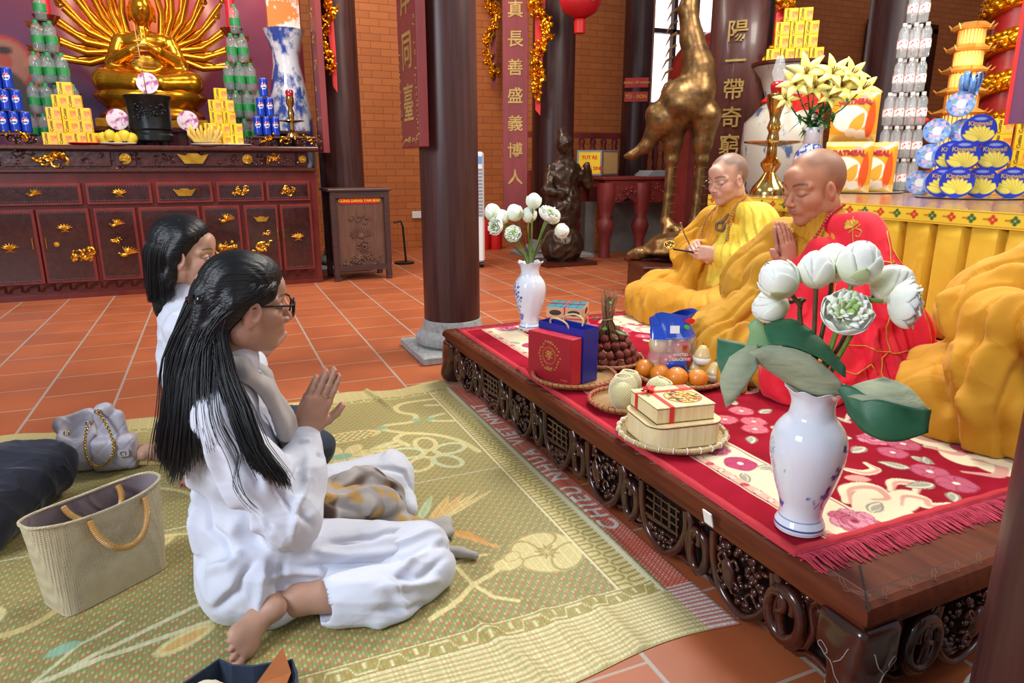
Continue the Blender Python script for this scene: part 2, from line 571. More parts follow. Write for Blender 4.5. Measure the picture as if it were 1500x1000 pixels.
YELT = M('yellow lettering', 'ffd21e', rough=.5)

# ---------------------------------------------------------------- room shell
def floor_mat():
 m, t, b = nt('terracotta floor tiles')
 tc = nd(t, 'ShaderNodeTexCoord'); sp = nd(t, 'ShaderNodeSeparateXYZ'); cb = nd(t, 'ShaderNodeCombineXYZ')
 t.links.new(tc.outputs['Object'], sp.inputs[0])
 t.links.new(sp.outputs['Y'], cb.inputs['X']); t.links.new(sp.outputs['X'], cb.inputs['Y'])
 mp = nd(t, 'ShaderNodeMapping'); mp.inputs['Location'].default_value = (-0.08, -0.135, 0)
 t.links.new(cb.outputs[0], mp.inputs[0])
 br = nd(t, 'ShaderNodeTexBrick', offset=0.5, ins={'Color1': srgb('b8633a'), 'Color2': srgb('aa5832'), 'Mortar': srgb('b79a86'),
   'Scale': 1.0, 'Mortar Size': 0.0048, 'Mortar Smooth': 0.2, 'Brick Width': 0.325, 'Row Height': 0.322, 'Bias': 0.0})
 t.links.new(mp.outputs[0], br.inputs['Vector'])
 # wide pale joints between the rows only
 mt = nd(t, 'ShaderNodeMath', operation='ADD', ins={1: -0.135 + 0.161 + 322.0}); t.links.new(sp.outputs['X'], mt.inputs[0])
 md = nd(t, 'ShaderNodeMath', operation='MODULO', ins={1: 0.322}); t.links.new(mt.outputs[0], md.inputs[0])
 su = nd(t, 'ShaderNodeMath', operation='SUBTRACT', ins={1: 0.161}); t.links.new(md.outputs[0], su.inputs[0])
 ab = nd(t, 'ShaderNodeMath', operation='ABSOLUTE'); t.links.new(su.outputs[0], ab.inputs[0])
 lt = nd(t, 'ShaderNodeMath', operation='LESS_THAN', ins={1: 0.0058}); t.links.new(ab.outputs[0], lt.inputs[0])
 n1 = nd(t, 'ShaderNodeTexNoise', ins={'Scale': 3.2, 'Detail': 6.0}); t.links.new(tc.outputs['Object'], n1.inputs['Vector'])
 cr = nd(t, 'ShaderNodeValToRGB'); cr.color_ramp.elements[0].position = .35; cr.color_ramp.elements[1].position = .75
 cr.color_ramp.elements[0].color = (.78, .76, .74, 1); cr.color_ramp.elements[1].color = (1.04, 1.04, 1.04, 1)
 t.links.new(n1.outputs['Fac'], cr.inputs[0])
 mx = nd(t, 'ShaderNodeMixRGB', blend_type='MULTIPLY', ins={'Fac': .8})
 t.links.new(br.outputs['Color'], mx.inputs['Color1']); t.links.new(cr.outputs[0], mx.inputs['Color2'])
 m2 = nd(t, 'ShaderNodeMixRGB', ins={'Color2': srgb('a8978a')})
 t.links.new(lt.outputs[0], m2.inputs['Fac']); t.links.new(mx.outputs[0], m2.inputs['Color1'])
 t.links.new(m2.outputs[0], b.inputs['Base Color'])
 ro = nd(t, 'ShaderNodeMapRange', ins={'To Min': 0.42, 'To Max': 0.6}); t.links.new(n1.outputs['Fac'], ro.inputs['Value'])
 t.links.new(ro.outputs[0], b.inputs['Roughness'])
 b.inputs['Specular IOR Level'].default_value = .35
 bn = nd(t, 'ShaderNodeBump', ins={'Strength': .4, 'Distance': .003}, invert=True)
 t.links.new(br.outputs['Fac'], bn.inputs['Height']); t.links.new(bn.outputs[0], b.inputs['Normal'])
 return m

fl = MB().box((4, 3.9, -.05), (22, 14, .1)).build('floor', floor_mat()); tag(fl, kind='structure')

def brick_mat(name, c1, c2, mo):
 m, t, b = nt(name)
 tc = nd(t, 'ShaderNodeTexCoord'); sp = nd(t, 'ShaderNodeSeparateXYZ'); cb = nd(t, 'ShaderNodeCombineXYZ')
 t.links.new(tc.outputs['Object'], sp.inputs[0])
 t.links.new(sp.outputs['X'], cb.inputs['X']); t.links.new(sp.outputs['Z'], cb.inputs['Y'])
 br = nd(t, 'ShaderNodeTexBrick', offset=0.5, ins={'Color1': srgb(c1), 'Color2': srgb(c2), 'Mortar': srgb(mo),
   'Scale': 1.0, 'Mortar Size': 0.004, 'Mortar Smooth': 0.3, 'Brick Width': 0.24, 'Row Height': 0.083})
 t.links.new(cb.outputs[0], br.inputs['Vector']); t.links.new(br.outputs['Color'], b.inputs['Base Color'])
 b.inputs['Roughness'].default_value = .7
 bn = nd(t, 'ShaderNodeBump', ins={'Strength': .5, 'Distance': .005}, invert=True)
 t.links.new(br.outputs['Fac'], bn.inputs['Height']); t.links.new(bn.outputs[0], b.inputs['Normal'])
 return m
BRICK = brick_mat('orange brick wall', 'bf6c34', 'b3632e', '8f4a22')
# back wall with a window opening behind the drum
WY = 8.8
wx0, wx1, wz0, wz1 = 5.96, 7.1, 1.9, 4.1
mb = MB()
for x0, x1, z0, z1 in ((-6, wx0, 0, 5.2), (wx1, 15, 0, 5.2), (wx0, wx1, 0, wz0), (wx0, wx1, wz1, 5.2)):
 mb.box(((x0 + x1) / 2, WY + .1, (z0 + z1) / 2), (x1 - x0, .2, z1 - z0))
tag(mb.build('wall_back', BRICK), kind='structure')
tag(MB().box((15.1, 4, 2.6), (.2, 10, 5.2)).build('wall_right', BRICK), kind='structure')
FR = M('dark window frame wood', '33160f', rough=.4)
mb = MB()
for x in (wx0, (wx0 * 2 + wx1) / 3, (wx0 + wx1 * 2) / 3, wx1): mb.box((x, WY + .08, (wz0 + wz1) / 2), (.06, .08, wz1 - wz0))
for z in (wz0, 2.9, wz1): mb.box(((wx0 + wx1) / 2, WY + .08, z), (wx1 - wx0, .08, .06))
win = mb.build('window_1', FR); tag(win, kind='structure')
MB().box(((wx0 + wx1) / 2, WY + .1, (wz0 + wz1) / 2), (wx1 - wx0, .01, wz1 - wz0)).build('pane', GLASS, win)
SKYM = M('bright sky outside', 'ffffff', emit='eef6ff', es=1.6)
tag(MB().box((6.5, 10.6, 3.1), (9, .02, 6)).build('sky_sheet_1', SKYM), kind='structure')  # glowing sheet outside the window, standing in for the bright sky
# dark timber door in the back wall behind the gold pagoda
dr = MB().box((10.75, WY - .04, 1.6), (1.25, .08, 3.2)).build('door_1', M('dark door timber', '3a1c14', '4a241a', rough=.45, stretch=(8, 8, 1)))
tag(dr, kind='structure')
mb = MB()
for i in range(3):
 mb.box((10.4 + .35 * i, WY - .1, 2.1), (.26, .04, .9)); mb.box((10.4 + .35 * i, WY - .1, .9), (.26, .04, 1.1))
mb.box((10.75, WY - .12, 3.25), (1.5, .14, .14)); mb.box((10.05, WY - .12, 1.65), (.12, .14, 3.2)); mb.box((11.45, WY - .12, 1.65), (.12, .14, 3.2))
mb.build('door_frame', CARVE, dr)

# ---------------------------------------------------------------- columns
def column(x, y, r, label, h=4.8, base=True, sq=.25, z0=.2, bmat=None, taper=.98):
 t = thing('wooden_column', label, 'column', (x, y, 0))
 MB().lathe([(r, z0), (r * 1.0, 1.2), (r * taper, h)], n=48).build('shaft', WOODZ, t, smooth=40)
 if base:
  k = r / .16
  pr = [(r + .03 * k, .05), (r + .052 * k, .07), (r + .056 * k, .095), (r + .045 * k, .12), (r + .018 * k, .138), (r + .012 * k, .142), (r + .009 * k, .15), (r + .009 * k, z0 - .01), (r + .004, z0 + .002)]
  MB().lathe(pr, n=48).build('stone_drum', bmat or STONE, t, smooth=35)
  mb = MB().box((0, 0, .022), (2 * sq, 2 * sq, .044), bev=.006)
  mb.lathe([(sq * 1.04, .04), (sq * .98, .054)], n=8, T=rotz(pi / 8))
  mb.build('plinth', bmat or STONE, t, smooth=30)
 return t

CMAIN = column(1.205, 3.69, .16, 'thick brown wooden column on a white stone base at the far corner of the low platform')
CNEAR = column(1.176, .452, .16, 'brown wooden column cut off by the right edge, in front of the low platform', bmat=STONED)
CB1 = column(1.24, 7.32, .22, 'dark column behind the small carved donation box', z0=.2, sq=.34)
CB2 = column(3.66, 7.35, .24, 'dark column behind the far lotus vase, with a narrow red inscribed board', sq=.38)
CB3 = column(5.25, 8.1, .185, 'dark column with two red stickers, left of the bright window', sq=.4)
CB4 = column(4.66, 5.45, .27, 'dark column behind the monk in yellow, carrying a brown inscribed board', sq=.4)
CB5 = column(6.53, 5.36, .26, 'dark column behind the tall tower of water bottles', sq=.4)
# scratches and a paint splash on the near column
mb = MB(); rr = .1612
def onc(a, z, r=rr): return (r * math.cos(a), r * math.sin(a), z)
mb.tube([onc(2.75 + .028 * i, .62 - .016 * i + .004 * math.sin(i * 2)) for i in range(16)], .0016, n=5)
mb.tube([onc(2.95 + .03 * i, .72 - .017 * i + .004 * math.sin(i * 3)) for i in range(12)], .0014, n=5)
for i in range(7): mb.ball(onc(3.17 + .006 * math.sin(i * 5), .39 + .004 * i), (.003, .003, .004), n=6, m=4)
mb.build('scratch_mark', M('pale scratch', '9a8a86', rough=.8), CNEAR)

# ---------------------------------------------------------------- painting patterns on dense grids
class Paint:
 def __init__(s, x0, x1, y0, y1, st, base):
  s.nx = int((x1 - x0) / st) + 1; s.ny = int((y1 - y0) / st) + 1
  s.x = np.linspace(x0, x1, s.nx); s.y = np.linspace(y0, y1, s.ny)
  s.X, s.Y = np.meshgrid(s.x, s.y)
  s.C = np.zeros((s.ny, s.nx, 3)); s.C[:] = lin(base)
  s.st = st
 def win(s, x0, x1, y0, y1):
  i = np.searchsorted(s.y, [y0, y1]); j = np.searchsorted(s.x, [x0, x1])
  return slice(i[0], i[1]), slice(j[0], j[1])
 def put(s, sl, a, col):
  a = np.clip(a, 0, 1)[..., None]
  s.C[sl] = s.C[sl] * (1 - a) + (lin(col) if not isinstance(col, np.ndarray) else col) * a
 def rect(s, x0, x1, y0, y1, col, a=1.0):
  sl = s.win(x0, x1, y0, y1); s.put(sl, np.full(s.X[sl].shape, a), col)
 def ell(s, c, r, col, rot=0, a=1.0, edge=None, pow_=2, soft=None):
  m = max(r) + .01; sl = s.win(c[0] - m, c[0] + m, c[1] - m, c[1] + m)
  x = s.X[sl] - c[0]; y = s.Y[sl] - c[1]
  u = x * math.cos(rot) + y * math.sin(rot); v = -x * math.sin(rot) + y * math.cos(rot)
  d = ((np.abs(u) / r[0]) ** pow_ + (np.abs(v) / r[1]) ** pow_) ** (1 / pow_)
  sf = soft or max(s.st / min(r), .02)
  s.put(sl, a * np.clip((1 - d) / sf + .5, 0, 1), col)
  if edge: s.put(sl, a * np.clip(1 - np.abs(d - .93) / .1, 0, 1), edge)
 def leafy(s, c, L, W, rot, col, edge=None, vein=None, a=1.0):
  """pointed leaf from c, length L along rot"""
  m = L + .01; sl = s.win(c[0] - m, c[0] + m, c[1] - m, c[1] + m)
  x = s.X[sl] - c[0]; y = s.Y[sl] - c[1]
  u = (x * math.cos(rot) + y * math.sin(rot)) / L; v = (-x * math.sin(rot) + y * math.cos(rot))
  hw = W * np.sin(np.clip(u, 0, 1) ** .8 * pi) ** .8 + 1e-6
  ins = (u > 0) & (u < 1)
  d = np.abs(v) / hw
  s.put(sl, a * np.clip((1 - d) * hw / s.st + .5, 0, 1) * ins, col)
  if edge: s.put(sl, a * np.clip(1 - np.abs(d - .85) * hw / s.st / 1.2, 0, 1) * ins, edge)
  if vein: s.put(sl, a * np.clip(1 - np.abs(v) / s.st, 0, 1) * ins * (u < .9), vein)
 def line(s, pts, w, col, a=1.0, taper=False):
  P = np.array(pts, float); m = w * 1.5 + s.st * 2
  n = len(P) - 1
  for i in range(n):
   p, q = P[i], P[i + 1]
   sl = s.win(min(p[0], q[0]) - m, max(p[0], q[0]) + m, min(p[1], q[1]) - m, max(p[1], q[1]) + m)
   x = s.X[sl] - p[0]; y = s.Y[sl] - p[1]; d = q - p; L = max(d @ d, 1e-12)
   t = np.clip((x * d[0] + y * d[1]) / L, 0, 1)
   D = np.hypot(x - t * d[0], y - t * d[1])
   ww = w * (math.sin(pi * min(max((i + .5) / n, .08), .92)) ** .6 if taper else 1)
   s.put(sl, a * np.clip((ww - D) / s.st + .5, 0, 1), col)
 def flower(s, c, r, n, col, edge, centre, rot=0, pw=.55, pl=.62):
  for k in range(n):
   a = rot + 2 * pi * k / n
   s.ell((c[0] + r * pl * math.cos(a), c[1] + r * pl * math.sin(a)), (r * .45, r * pw * .62), col, a, edge=edge)
  s.ell(c, (r * .2, r * .2), centre)

def spline(pts, n=8):
 P = [np.array(p, float) for p in pts]; P = [2 * P[0] - P[1]] + P + [2 * P[-1] - P[-2]]
 out = []
 for i in range(1, len(P) - 2):
  for k in range(n):
   t = k / n
   out.append(.5 * ((2 * P[i]) + (P[i + 1] - P[i - 1]) * t + (2 * P[i - 1] - 5 * P[i] + 4 * P[i + 1] - P[i + 2]) * t * t + (3 * P[i] - P[i - 1] - 3 * P[i + 1] + P[i + 2]) * t ** 3))
 out.append(P[-2]); return out

# ---------------------------------------------------------------- woven plastic mat on the floor
MX0, MX1, MY0, MY1 = -1.45, 1.052, 1.075, 3.14
pt = Paint(MX0, MX1, MY0, MY1, .0032, 'a39a5a')
X, Y = pt.X, pt.Y
# the weave: staggered red, green and straw dots, the accent colours changing in broad bands
fx = (X / .0088); fy = (Y / .0105)
ix = np.floor(fx); iy = np.floor(fy + .5 * (ix % 2))
ph = (ix + iy * 2) % 3
band = .5 + .5 * np.sin(Y * 5.1 + 1.2) * np.cos(X * 2.1 - .4)
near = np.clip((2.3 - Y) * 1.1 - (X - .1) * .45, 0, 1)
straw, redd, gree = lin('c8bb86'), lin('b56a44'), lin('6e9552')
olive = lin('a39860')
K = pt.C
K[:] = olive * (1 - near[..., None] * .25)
dotx = np.abs((fx % 1) - .5) < .27
amt = (.32 + .5 * near)
K[:] = np.where(((ph == 0) & dotx)[..., None], K * (1 - amt[..., None]) + redd * amt[..., None], K)
K[:] = np.where(((ph == 1) & dotx)[..., None], K * (1 - amt[..., None]) + gree * amt[..., None], K)
K[:] = np.where(((ph == 2) & dotx)[..., None], K * .45 + straw * .55, K)
CRM, CRD, AQ, ORG = 'd9c98c', '9a8746', '8fb496', 'cf9748'
# lotus, seed cone and leaves far side
pt.ell((.40, 2.60), (.135, .052), CRM, .05)
for i in range(9):
 for j in range(5):
  x, y = .285 + i * .027 + (j % 2) * .013, 2.565 + j * .017
  if ((x - .40) / .12) ** 2 + ((y - 2.6) / .045) ** 2 < 1: pt.ell((x, y), (.008, .006), 'a0663a' if (i + j) % 3 else '5f8a5a')
for k in range(7):
 a = -2.7 + k * .9
 pt.ell((.345 + .085 * math.cos(a), 2.415 + .065 * math.sin(a)), (.055, .034), CRM, a, edge=CRD)
pt.ell((.345, 2.415), (.045, .03), AQ, .1, edge=CRM)
for a, L in ((.12, .16), (.45, .17), (-.2, .14)): pt.leafy((.44, 2.42), L, .022, a, CRM, edge=AQ if a > .3 else CRD)
pt.line([(.30, 2.33), (.42, 2.31), (.5, 2.29)], .014, CRM, taper=True)
# ribbon and curling motif
pt.line(spline([(.86, 2.9), (.72, 2.90), (.66, 2.86), (.66, 2.79), (.71, 2.73), (.68, 2.66), (.57, 2.66), (.55, 2.62), (.62, 2.55), (.73, 2.48), (.80, 2.38), (.83, 2.26)], 10), .012, CRM)
pt.line(spline([(.83, 2.7), (.77, 2.68), (.76, 2.64), (.82, 2.61), (.85, 2.6)], 8), .01, CRM)
for p in ((.55, 2.64), (.70, 2.67), (.76, 2.66)): pt.ell(p, (.022, .018), AQ, .4)
pt.line([(.79, 2.83), (.86, 2.81)], .012, CRM)
for k in range(5):
 a = .2 + k * 2 * pi / 5; c = (.655 + .085 * math.cos(a), 2.31 + .10 * math.sin(a))
 pt.line([(c[0] + .062 * math.cos(t) * math.cos(a) - .04 * math.sin(t) * math.sin(a), c[1] + .062 * math.cos(t) * math.sin(a) + .045 * math.sin(t) * math.cos(a)) for t in np.linspace(0, 6.28, 22)], .009, CRM if k % 2 else 'c9cfa0')
pt.line(spline([(.63, 2.31), (.66, 2.34), (.69, 2.31), (.66, 2.28), (.62, 2.3)], 6), .006, CRM)
pt.line(spline([(.60, 2.42), (.57, 2.5), (.62, 2.54), (.68, 2.52)], 8), .012, CRM)
# feathered leaf
for k, (L, a) in enumerate(((.30, .50), (.27, .62), (.24, .76), (.2, .95))):
 pt.leafy((.50, 1.80), L, .012 + .002 * k, a, CRM if k < 2 else 'd8b878', vein=ORG)
for k in range(9): pt.line([(.48 + k * .014, 1.79 - k * .008), (.53 + k * .012, 1.75 - .012 * k)], .0045, ORG)
for k in range(5): pt.ell((.56 + .02 * k, 1.72 - .025 * k), (.018, .009), 'd8a060', -1)
pt.leafy((.48, 1.84), .17, .016, 1.05, 'b9c79a', vein=AQ)
# five petal blossom with bud and twigs
pt.flower((.765, 1.535), .098, 5, CRM, CRD, 'cbb87a', .5, pw=1.25)
for k in range(9): a = k * .7; pt.line([(.765 + .012 * math.cos(a), 1.535 + .012 * math.sin(a)), (.765 + .034 * math.cos(a), 1.535 + .034 * math.sin(a))], .0025, CRD)
pt.ell((.64, 1.52), (.05, .032), CRM, .2, edge=CRD); pt.ell((.665, 1.55), (.03, .02), CRM, .5, edge=CRD)
pt.line([(.60, 1.5), (.52, 1.47), (.44, 1.40), (.38, 1.38)], .008, CRM); pt.line([(.52, 1.47), (.50, 1.60), (.46, 1.63)], .006, CRM); pt.line([(.52, 1.47), (.55, 1.40), (.60, 1.36)], .006, CRM)
pt.line([(.49, 1.59), (.60, 1.585)], .006, CRM)
# near left: long stems, pods and leaves
pt.line(spline([(-.72, 1.42), (-.45, 1.50), (-.2, 1.56), (.02, 1.60)], 10), .008, 'cfc9a0')
pt.line(spline([(-.42, 1.505), (-.25, 1.60), (-.08, 1.68), (.1, 1.73)], 10), .007, 'cfc9a0')
pt.line([(-.62, 1.36), (-.47, 1.48), (-.38, 1.60), (-.30, 1.66)], .005, 'cfc9a0')
for c, r, a in (((-.16, 1.53), .07, .5), ((-.585, 1.60), .06, .35), ((-.47, 1.40), .06, .5), ((-.30, 1.38), .05, .3)):
 pt.ell(c, (r, r * .42), CRM, a, edge='c9b77c'); pt.ell(c, (r * .75, r * .22), ORG, a, a=.7)
pt.ell((-.66, 1.79), (.10, .075), CRM, .1); pt.ell((-.66, 1.80), (.085, .055), AQ, .1, a=.8)
pt.line(spline([(-.8, 1.69), (-.6, 1.71), (-.5, 1.72), (-.44, 1.79)], 8), .01, 'cdb878')
pt.ell((-.41, 1.60), (.035, .018), AQ, .3)
pt.line(spline([(-.35, 2.45), (-.2, 2.35), (-.1, 2.2)], 8), .008, CRM)
for c in ((-.3, 2.28), (-.12, 2.1), (-.05, 2.0), (-.9, 2.3), (-.25, 2.0)): pt.ell(c, (.08, .03), CRM, .9, edge=CRD); pt.ell(c, (.05, .014), ORG, .9, a=.6)
pt.line([(-.4, 2.1), (-.1, 2.02), (.0, 2.06)], .006, CRM)
# stitched seam across
pt.line([(-1.45, 2.075), (.4, 2.09), (.86, 2.10)], .003, 'd9d3b6', a=.8)
# border: key pattern bands (near and far) and interlocking arches along the red strip
def arches(x0, x1, y0, y1):
 sl = pt.win(x0, x1, y0, y1); x = pt.X[sl]; y = pt.Y[sl]
 pt.put(sl, np.ones(x.shape), 'd8ca92')
 w = x1 - x0; p = .0415
 for half, cx, sg in ((0, x0 + w * .24, 1), (.5, x1 - w * .26, -1)):
  q = ((y / p + half) % 1 - .5) * p
  tip = cx + sg * w * .13
  u = (x - cx) * sg
  d = np.where(u < w * .1, np.abs(np.abs(q) - .0118), np.abs(np.hypot(q, (u - w * .1)) - .0118))
  d = np.where(u < -w * .2, 1, d)
  pt.put(sl, np.clip((.0042 - d) / pt.st + .5, 0, 1), 'a8954c')
 for xx in (x0 + .002, x1 - .002): pt.put(sl, np.clip((.003 - np.abs(x - xx)) / pt.st + .5, 0, 1), 'ece2bb')
 pt.put(sl, np.clip((.0022 - np.abs(x - x0 - .008)) / pt.st + .5, 0, 1) * .7, 'a08a48')
def keys(x0, x1, y0, y1):
 sl = pt.win(x0, x1, y0, y1); x = pt.X[sl]; y = pt.Y[sl]
 pt.put(sl, np.full(x.shape, .55), 'a8994f')
 p = .115; q = (x / p) % 1; v = (y - y0) / (y1 - y0)
 zig = .5 + .26 * np.clip(np.sin(q * 2 * pi) * 3, -1, 1)
 a = np.clip((.085 - np.abs(v - zig)) * 14, 0, 1)
 a = np.maximum(a, np.clip((.05 - np.abs(q - .25)) * 30, 0, 1) * (v > .2) * (v < .55) * .9)
 a = np.maximum(a, np.clip((.05 - np.abs(q - .75)) * 30, 0, 1) * (v < .8) * (v > .45) * .9)
 a = np.maximum(a, (v > .93) * 1.0); a = np.maximum(a, (v < .06) * 1.0)
 pt.put(sl, a, 'e2d7a8')
arches(.853, .95, 1.30, 3.0)
keys(MX0, .95, 1.245, 1.305)
keys(MX0, .95, 2.975, 3.02)
# striped end bands
def stripes(x0, x1, y0, y1, c1, c2, p):
 sl = pt.win(x0, x1, y0, y1); y = pt.Y[sl]; x = pt.X[sl]
 pt.put(sl, np.ones(y.shape), c1)
 pt.put(sl, np.clip(.5 + 1.6 * np.sin(y / p * 2 * pi), 0, 1) * .85, c2)
 pt.put(sl, .28 * (np.sin(x / .0105 * 2 * pi) > .2), 'b98a6a')
stripes(MX0, .972, MY0, 1.245, 'ddd2a2', 'aaa05c', .0145)
stripes(MX0, .972, 3.02, MY1 + .01, 'cfc389', 'bdb273', .02)
sl = pt.win(.95, .972, 1.245, 3.02); pt.put(sl, np.clip((.009 - np.abs(pt.X[sl] - .955)) / pt.st, 0, 1), 'ebe2bd')
RX = .97
sl = pt.win(RX, MX1 + .01, 1.26, 3.02); x = pt.X[sl]; y = pt.Y[sl]
pt.put(sl, np.ones(x.shape), 'd9644c')
i_ = np.floor(x / .0085); dots = (np.abs((x / .0085) % 1 - .5) < .25) & (np.abs(((y / .013 + .5 * (i_ % 2)) % 1) - .5) < .2)
pt.put(sl, dots * .75, 'f0cdbd')
stripes(RX, MX1 + .01, MY0, 1.26, 'efe0d6', 'c4564a', .0145)
stripes(RX, MX1 + .01, 3.02, MY1 + .01, 'dca48a', 'cf9a80', .02)
def woven_text(s_, x, y, size):
 cu = bpy.data.curves.new('t', 'FONT'); cu.body = s_; cu.size = size; cu.resolution_u = 3; cu.align_y = 'CENTER'; cu.offset = .0025; cu.space_character = 1.25
 ob = bpy.data.objects.new('t', cu); COL.objects.link(ob)
 me = bpy.data.meshes.new_from_object(ob.evaluated_get(bpy.context.evaluated_depsgraph_get()))
 bpy.data.objects.remove(ob)
 me.transform(TR(x, y, 0) @ rotz(pi / 2)); me.calc_loop_triangles()
 V = np.array([v.co[:2] for v in me.vertices])
 for tr in me.loop_triangles:
  a, b, c = V[list(tr.vertices)]
  sl = pt.win(min(a[0], b[0], c[0]), max(a[0], b[0], c[0]) + pt.st, min(a[1], b[1], c[1]), max(a[1], b[1], c[1]) + pt.st)
  x_ = pt.X[sl]; y_ = pt.Y[sl]
  if x_.size == 0: continue
  def e(p, q): return (q[0] - p[0]) * (y_ - p[1]) - (q[1] - p[1]) * (x_ - p[0])
  e1, e2, e3 = e(a, b), e(b, c), e(c, a)
  ins = ((e1 >= 0) & (e2 >= 0) & (e3 >= 0)) | ((e1 <= 0) & (e2 <= 0) & (e3 <= 0))
  pt.put(sl, ins * .95, 'efe6d6')
woven_text('CHIEU NHUA', 1.006, 1.565, .088)
woven_text('VIET NHAT', 1.006, 2.26, .082)
rowx = np.abs((X / .0088) % 1 - .5); colr = np.abs(((Y / .0105 + .5 * (np.floor(X / .0088) % 2)) % 1) - .5)
pt.C *= (1 - .16 * (rowx > .36) - .12 * (colr > .34))[..., None]
dd_ = ((ph == 1) & dotx & (X < .85))[..., None] * .18; pt.C[:] = pt.C * (1 - dd_) + lin('6f9a58') * dd_
dd_ = ((ph == 0) & dotx & (X < .85))[..., None] * .18; pt.C[:] = pt.C * (1 - dd_) + lin('c06a48') * dd_
def ridge(x, y, ang, L, W, A):
 u = (X - x) * math.cos(ang) + (Y - y) * math.sin(ang); v = -(X - x) * math.sin(ang) + (Y - y) * math.cos(ang)
 return A * np.exp(-(v / W) ** 2) * np.exp(-(u / L) ** 4)
Zm = .0045 + .002 * np.sin(X * 9 + 2 * np.sin(Y * 3)) * np.clip((Y - 2.6), 0, 1)
for r_ in ((.60, 3.06, 1.75, .22, .014, .014), (.40, 3.10, 1.4, .2, .018, .016), (.18, 3.05, 1.9, .3, .02, .010), (.50, 1.25, 1.9, .42, .016, .007), (.66, 1.2, 1.75, .4, .02, .005),
     (.78, 1.15, 1.65, .2, .02, .007), (.30, 1.55, 2.2, .5, .018, .005), (-.3, 1.5, 2.3, .6, .03, .004), (.93, 2.5, 1.5, .6, .02, .004), (.98, 1.7, 1.5, .5, .02, .005)):
 Zm += ridge(*r_)
edge = np.minimum(np.minimum(MX1 - X, 1), np.minimum(Y - MY0, MY1 - Y)); Zm = np.where(edge < .004, .002, Zm)
Xo = X.copy(); Yo = Y + np.where(Y > 2.9, (Y - 2.9) * .12 * np.sin(X * 14 + 1), 0) * 1.0 + np.where(Y < 1.3, (1.3 - Y) * .08 * np.sin(X * 9), 0)
P = np.stack([Xo.ravel(), Yo.ravel(), Zm.ravel()], 1)
MATM = vcol_mat('woven plastic straw', rough=.5, bump=.25, bscale=260)
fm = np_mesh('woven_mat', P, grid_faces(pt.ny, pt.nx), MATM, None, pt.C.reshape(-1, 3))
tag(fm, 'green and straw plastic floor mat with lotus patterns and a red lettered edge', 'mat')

# ---------------------------------------------------------------- low carved platform
DA = R(1.14); DO = (1.024, .737)
dais = thing('low_platform', 'low dark carved wooden platform under the red carpet', 'platform', (DO[0], DO[1], 0), DA)
DL, DW, DH = 2.42, 2.0, .27          # length away from camera (local y), width (local x)
mb = MB()
mb.box((DW / 2, DL / 2, DH - .018), (DW - .06, DL - .06, .036))
mb.build('top_boards', WOODY, dais, smooth=30)
mb = MB()
# frame rim with rounded moulding on all four sides
def rim2(p, q, inn):
 p = Vector(p); q = Vector(q); d = (q - p).normalized(); inn = Vector(inn)
 prof = [(.09, .001), (.020, .001), (.008, -.006), (.001, -.022), (0, -.034), (.010, -.040), (.012, -.062), (.028, -.070), (.09, -.072)]
 rows = []
 for a, b in prof:
  rows.append([p + d * a + inn * a + Vector((0, 0, DH + b)), q - d * a + inn * a + Vector((0, 0, DH + b))])
 mb.grid(rows)
rim2((0, DL, 0), (0, 0, 0), (1, 0, 0)); rim2((0, 0, 0), (DW, 0, 0), (0, 1, 0)); rim2((DW, DL, 0), (0, DL, 0), (0, -1, 0)); rim2((DW, 0, 0), (DW, DL, 0), (-1, 0, 0))
mb.build('rim', WOODY, dais, smooth=28)
# engraved lotus petal line along the rim edge
mb = MB()
def petals(p, d, inn, L, st=.07):
 p = Vector(p); d = Vector(d); inn = Vector(inn); n = int(L / st)
 for i in range(n):
  a = p + d * (i * st)
  for off in (0, .006):
   pts = [(off, .03 - 0), (.012 + off, .016 + off), (.024, .012 + off), (.035, .002 + off * 1.3), (.046, .012 + off), (.058 - off, .016 + off), (.07 - off, .03)]
   mb.tube([a + d * u + inn * (v + .012) + Vector((0, 0, DH + .0012 if v > .004 else DH - .001)) for u, v in pts], .0011, n=4)
 mb.tube([p + inn * .044 + Vector((0, 0, DH + .001)), p + d * L + inn * .044 + Vector((0, 0, DH + .001))], .0014, n=4)
petals((0, .03, 0), (0, 1, 0), (1, 0, 0), DL - .06); petals((.03, 0, 0), (1, 0, 0), (0, 1, 0), DW - .06)
mb.build('petal_engraving', M('worn pale engraving', '6e4c3e', rough=.5), dais)
mb = MB(); mb.box((.0, 0, 0), (.004, .16, .0015), T=TR(.055, .055, DH + .0013) @ rotz(-pi / 4)); mb.box((.012, .012, DH - .035), (.004, .004, .07))
mb.build('mitre_joint', M('black joint', '0c0706', rough=.8), dais)
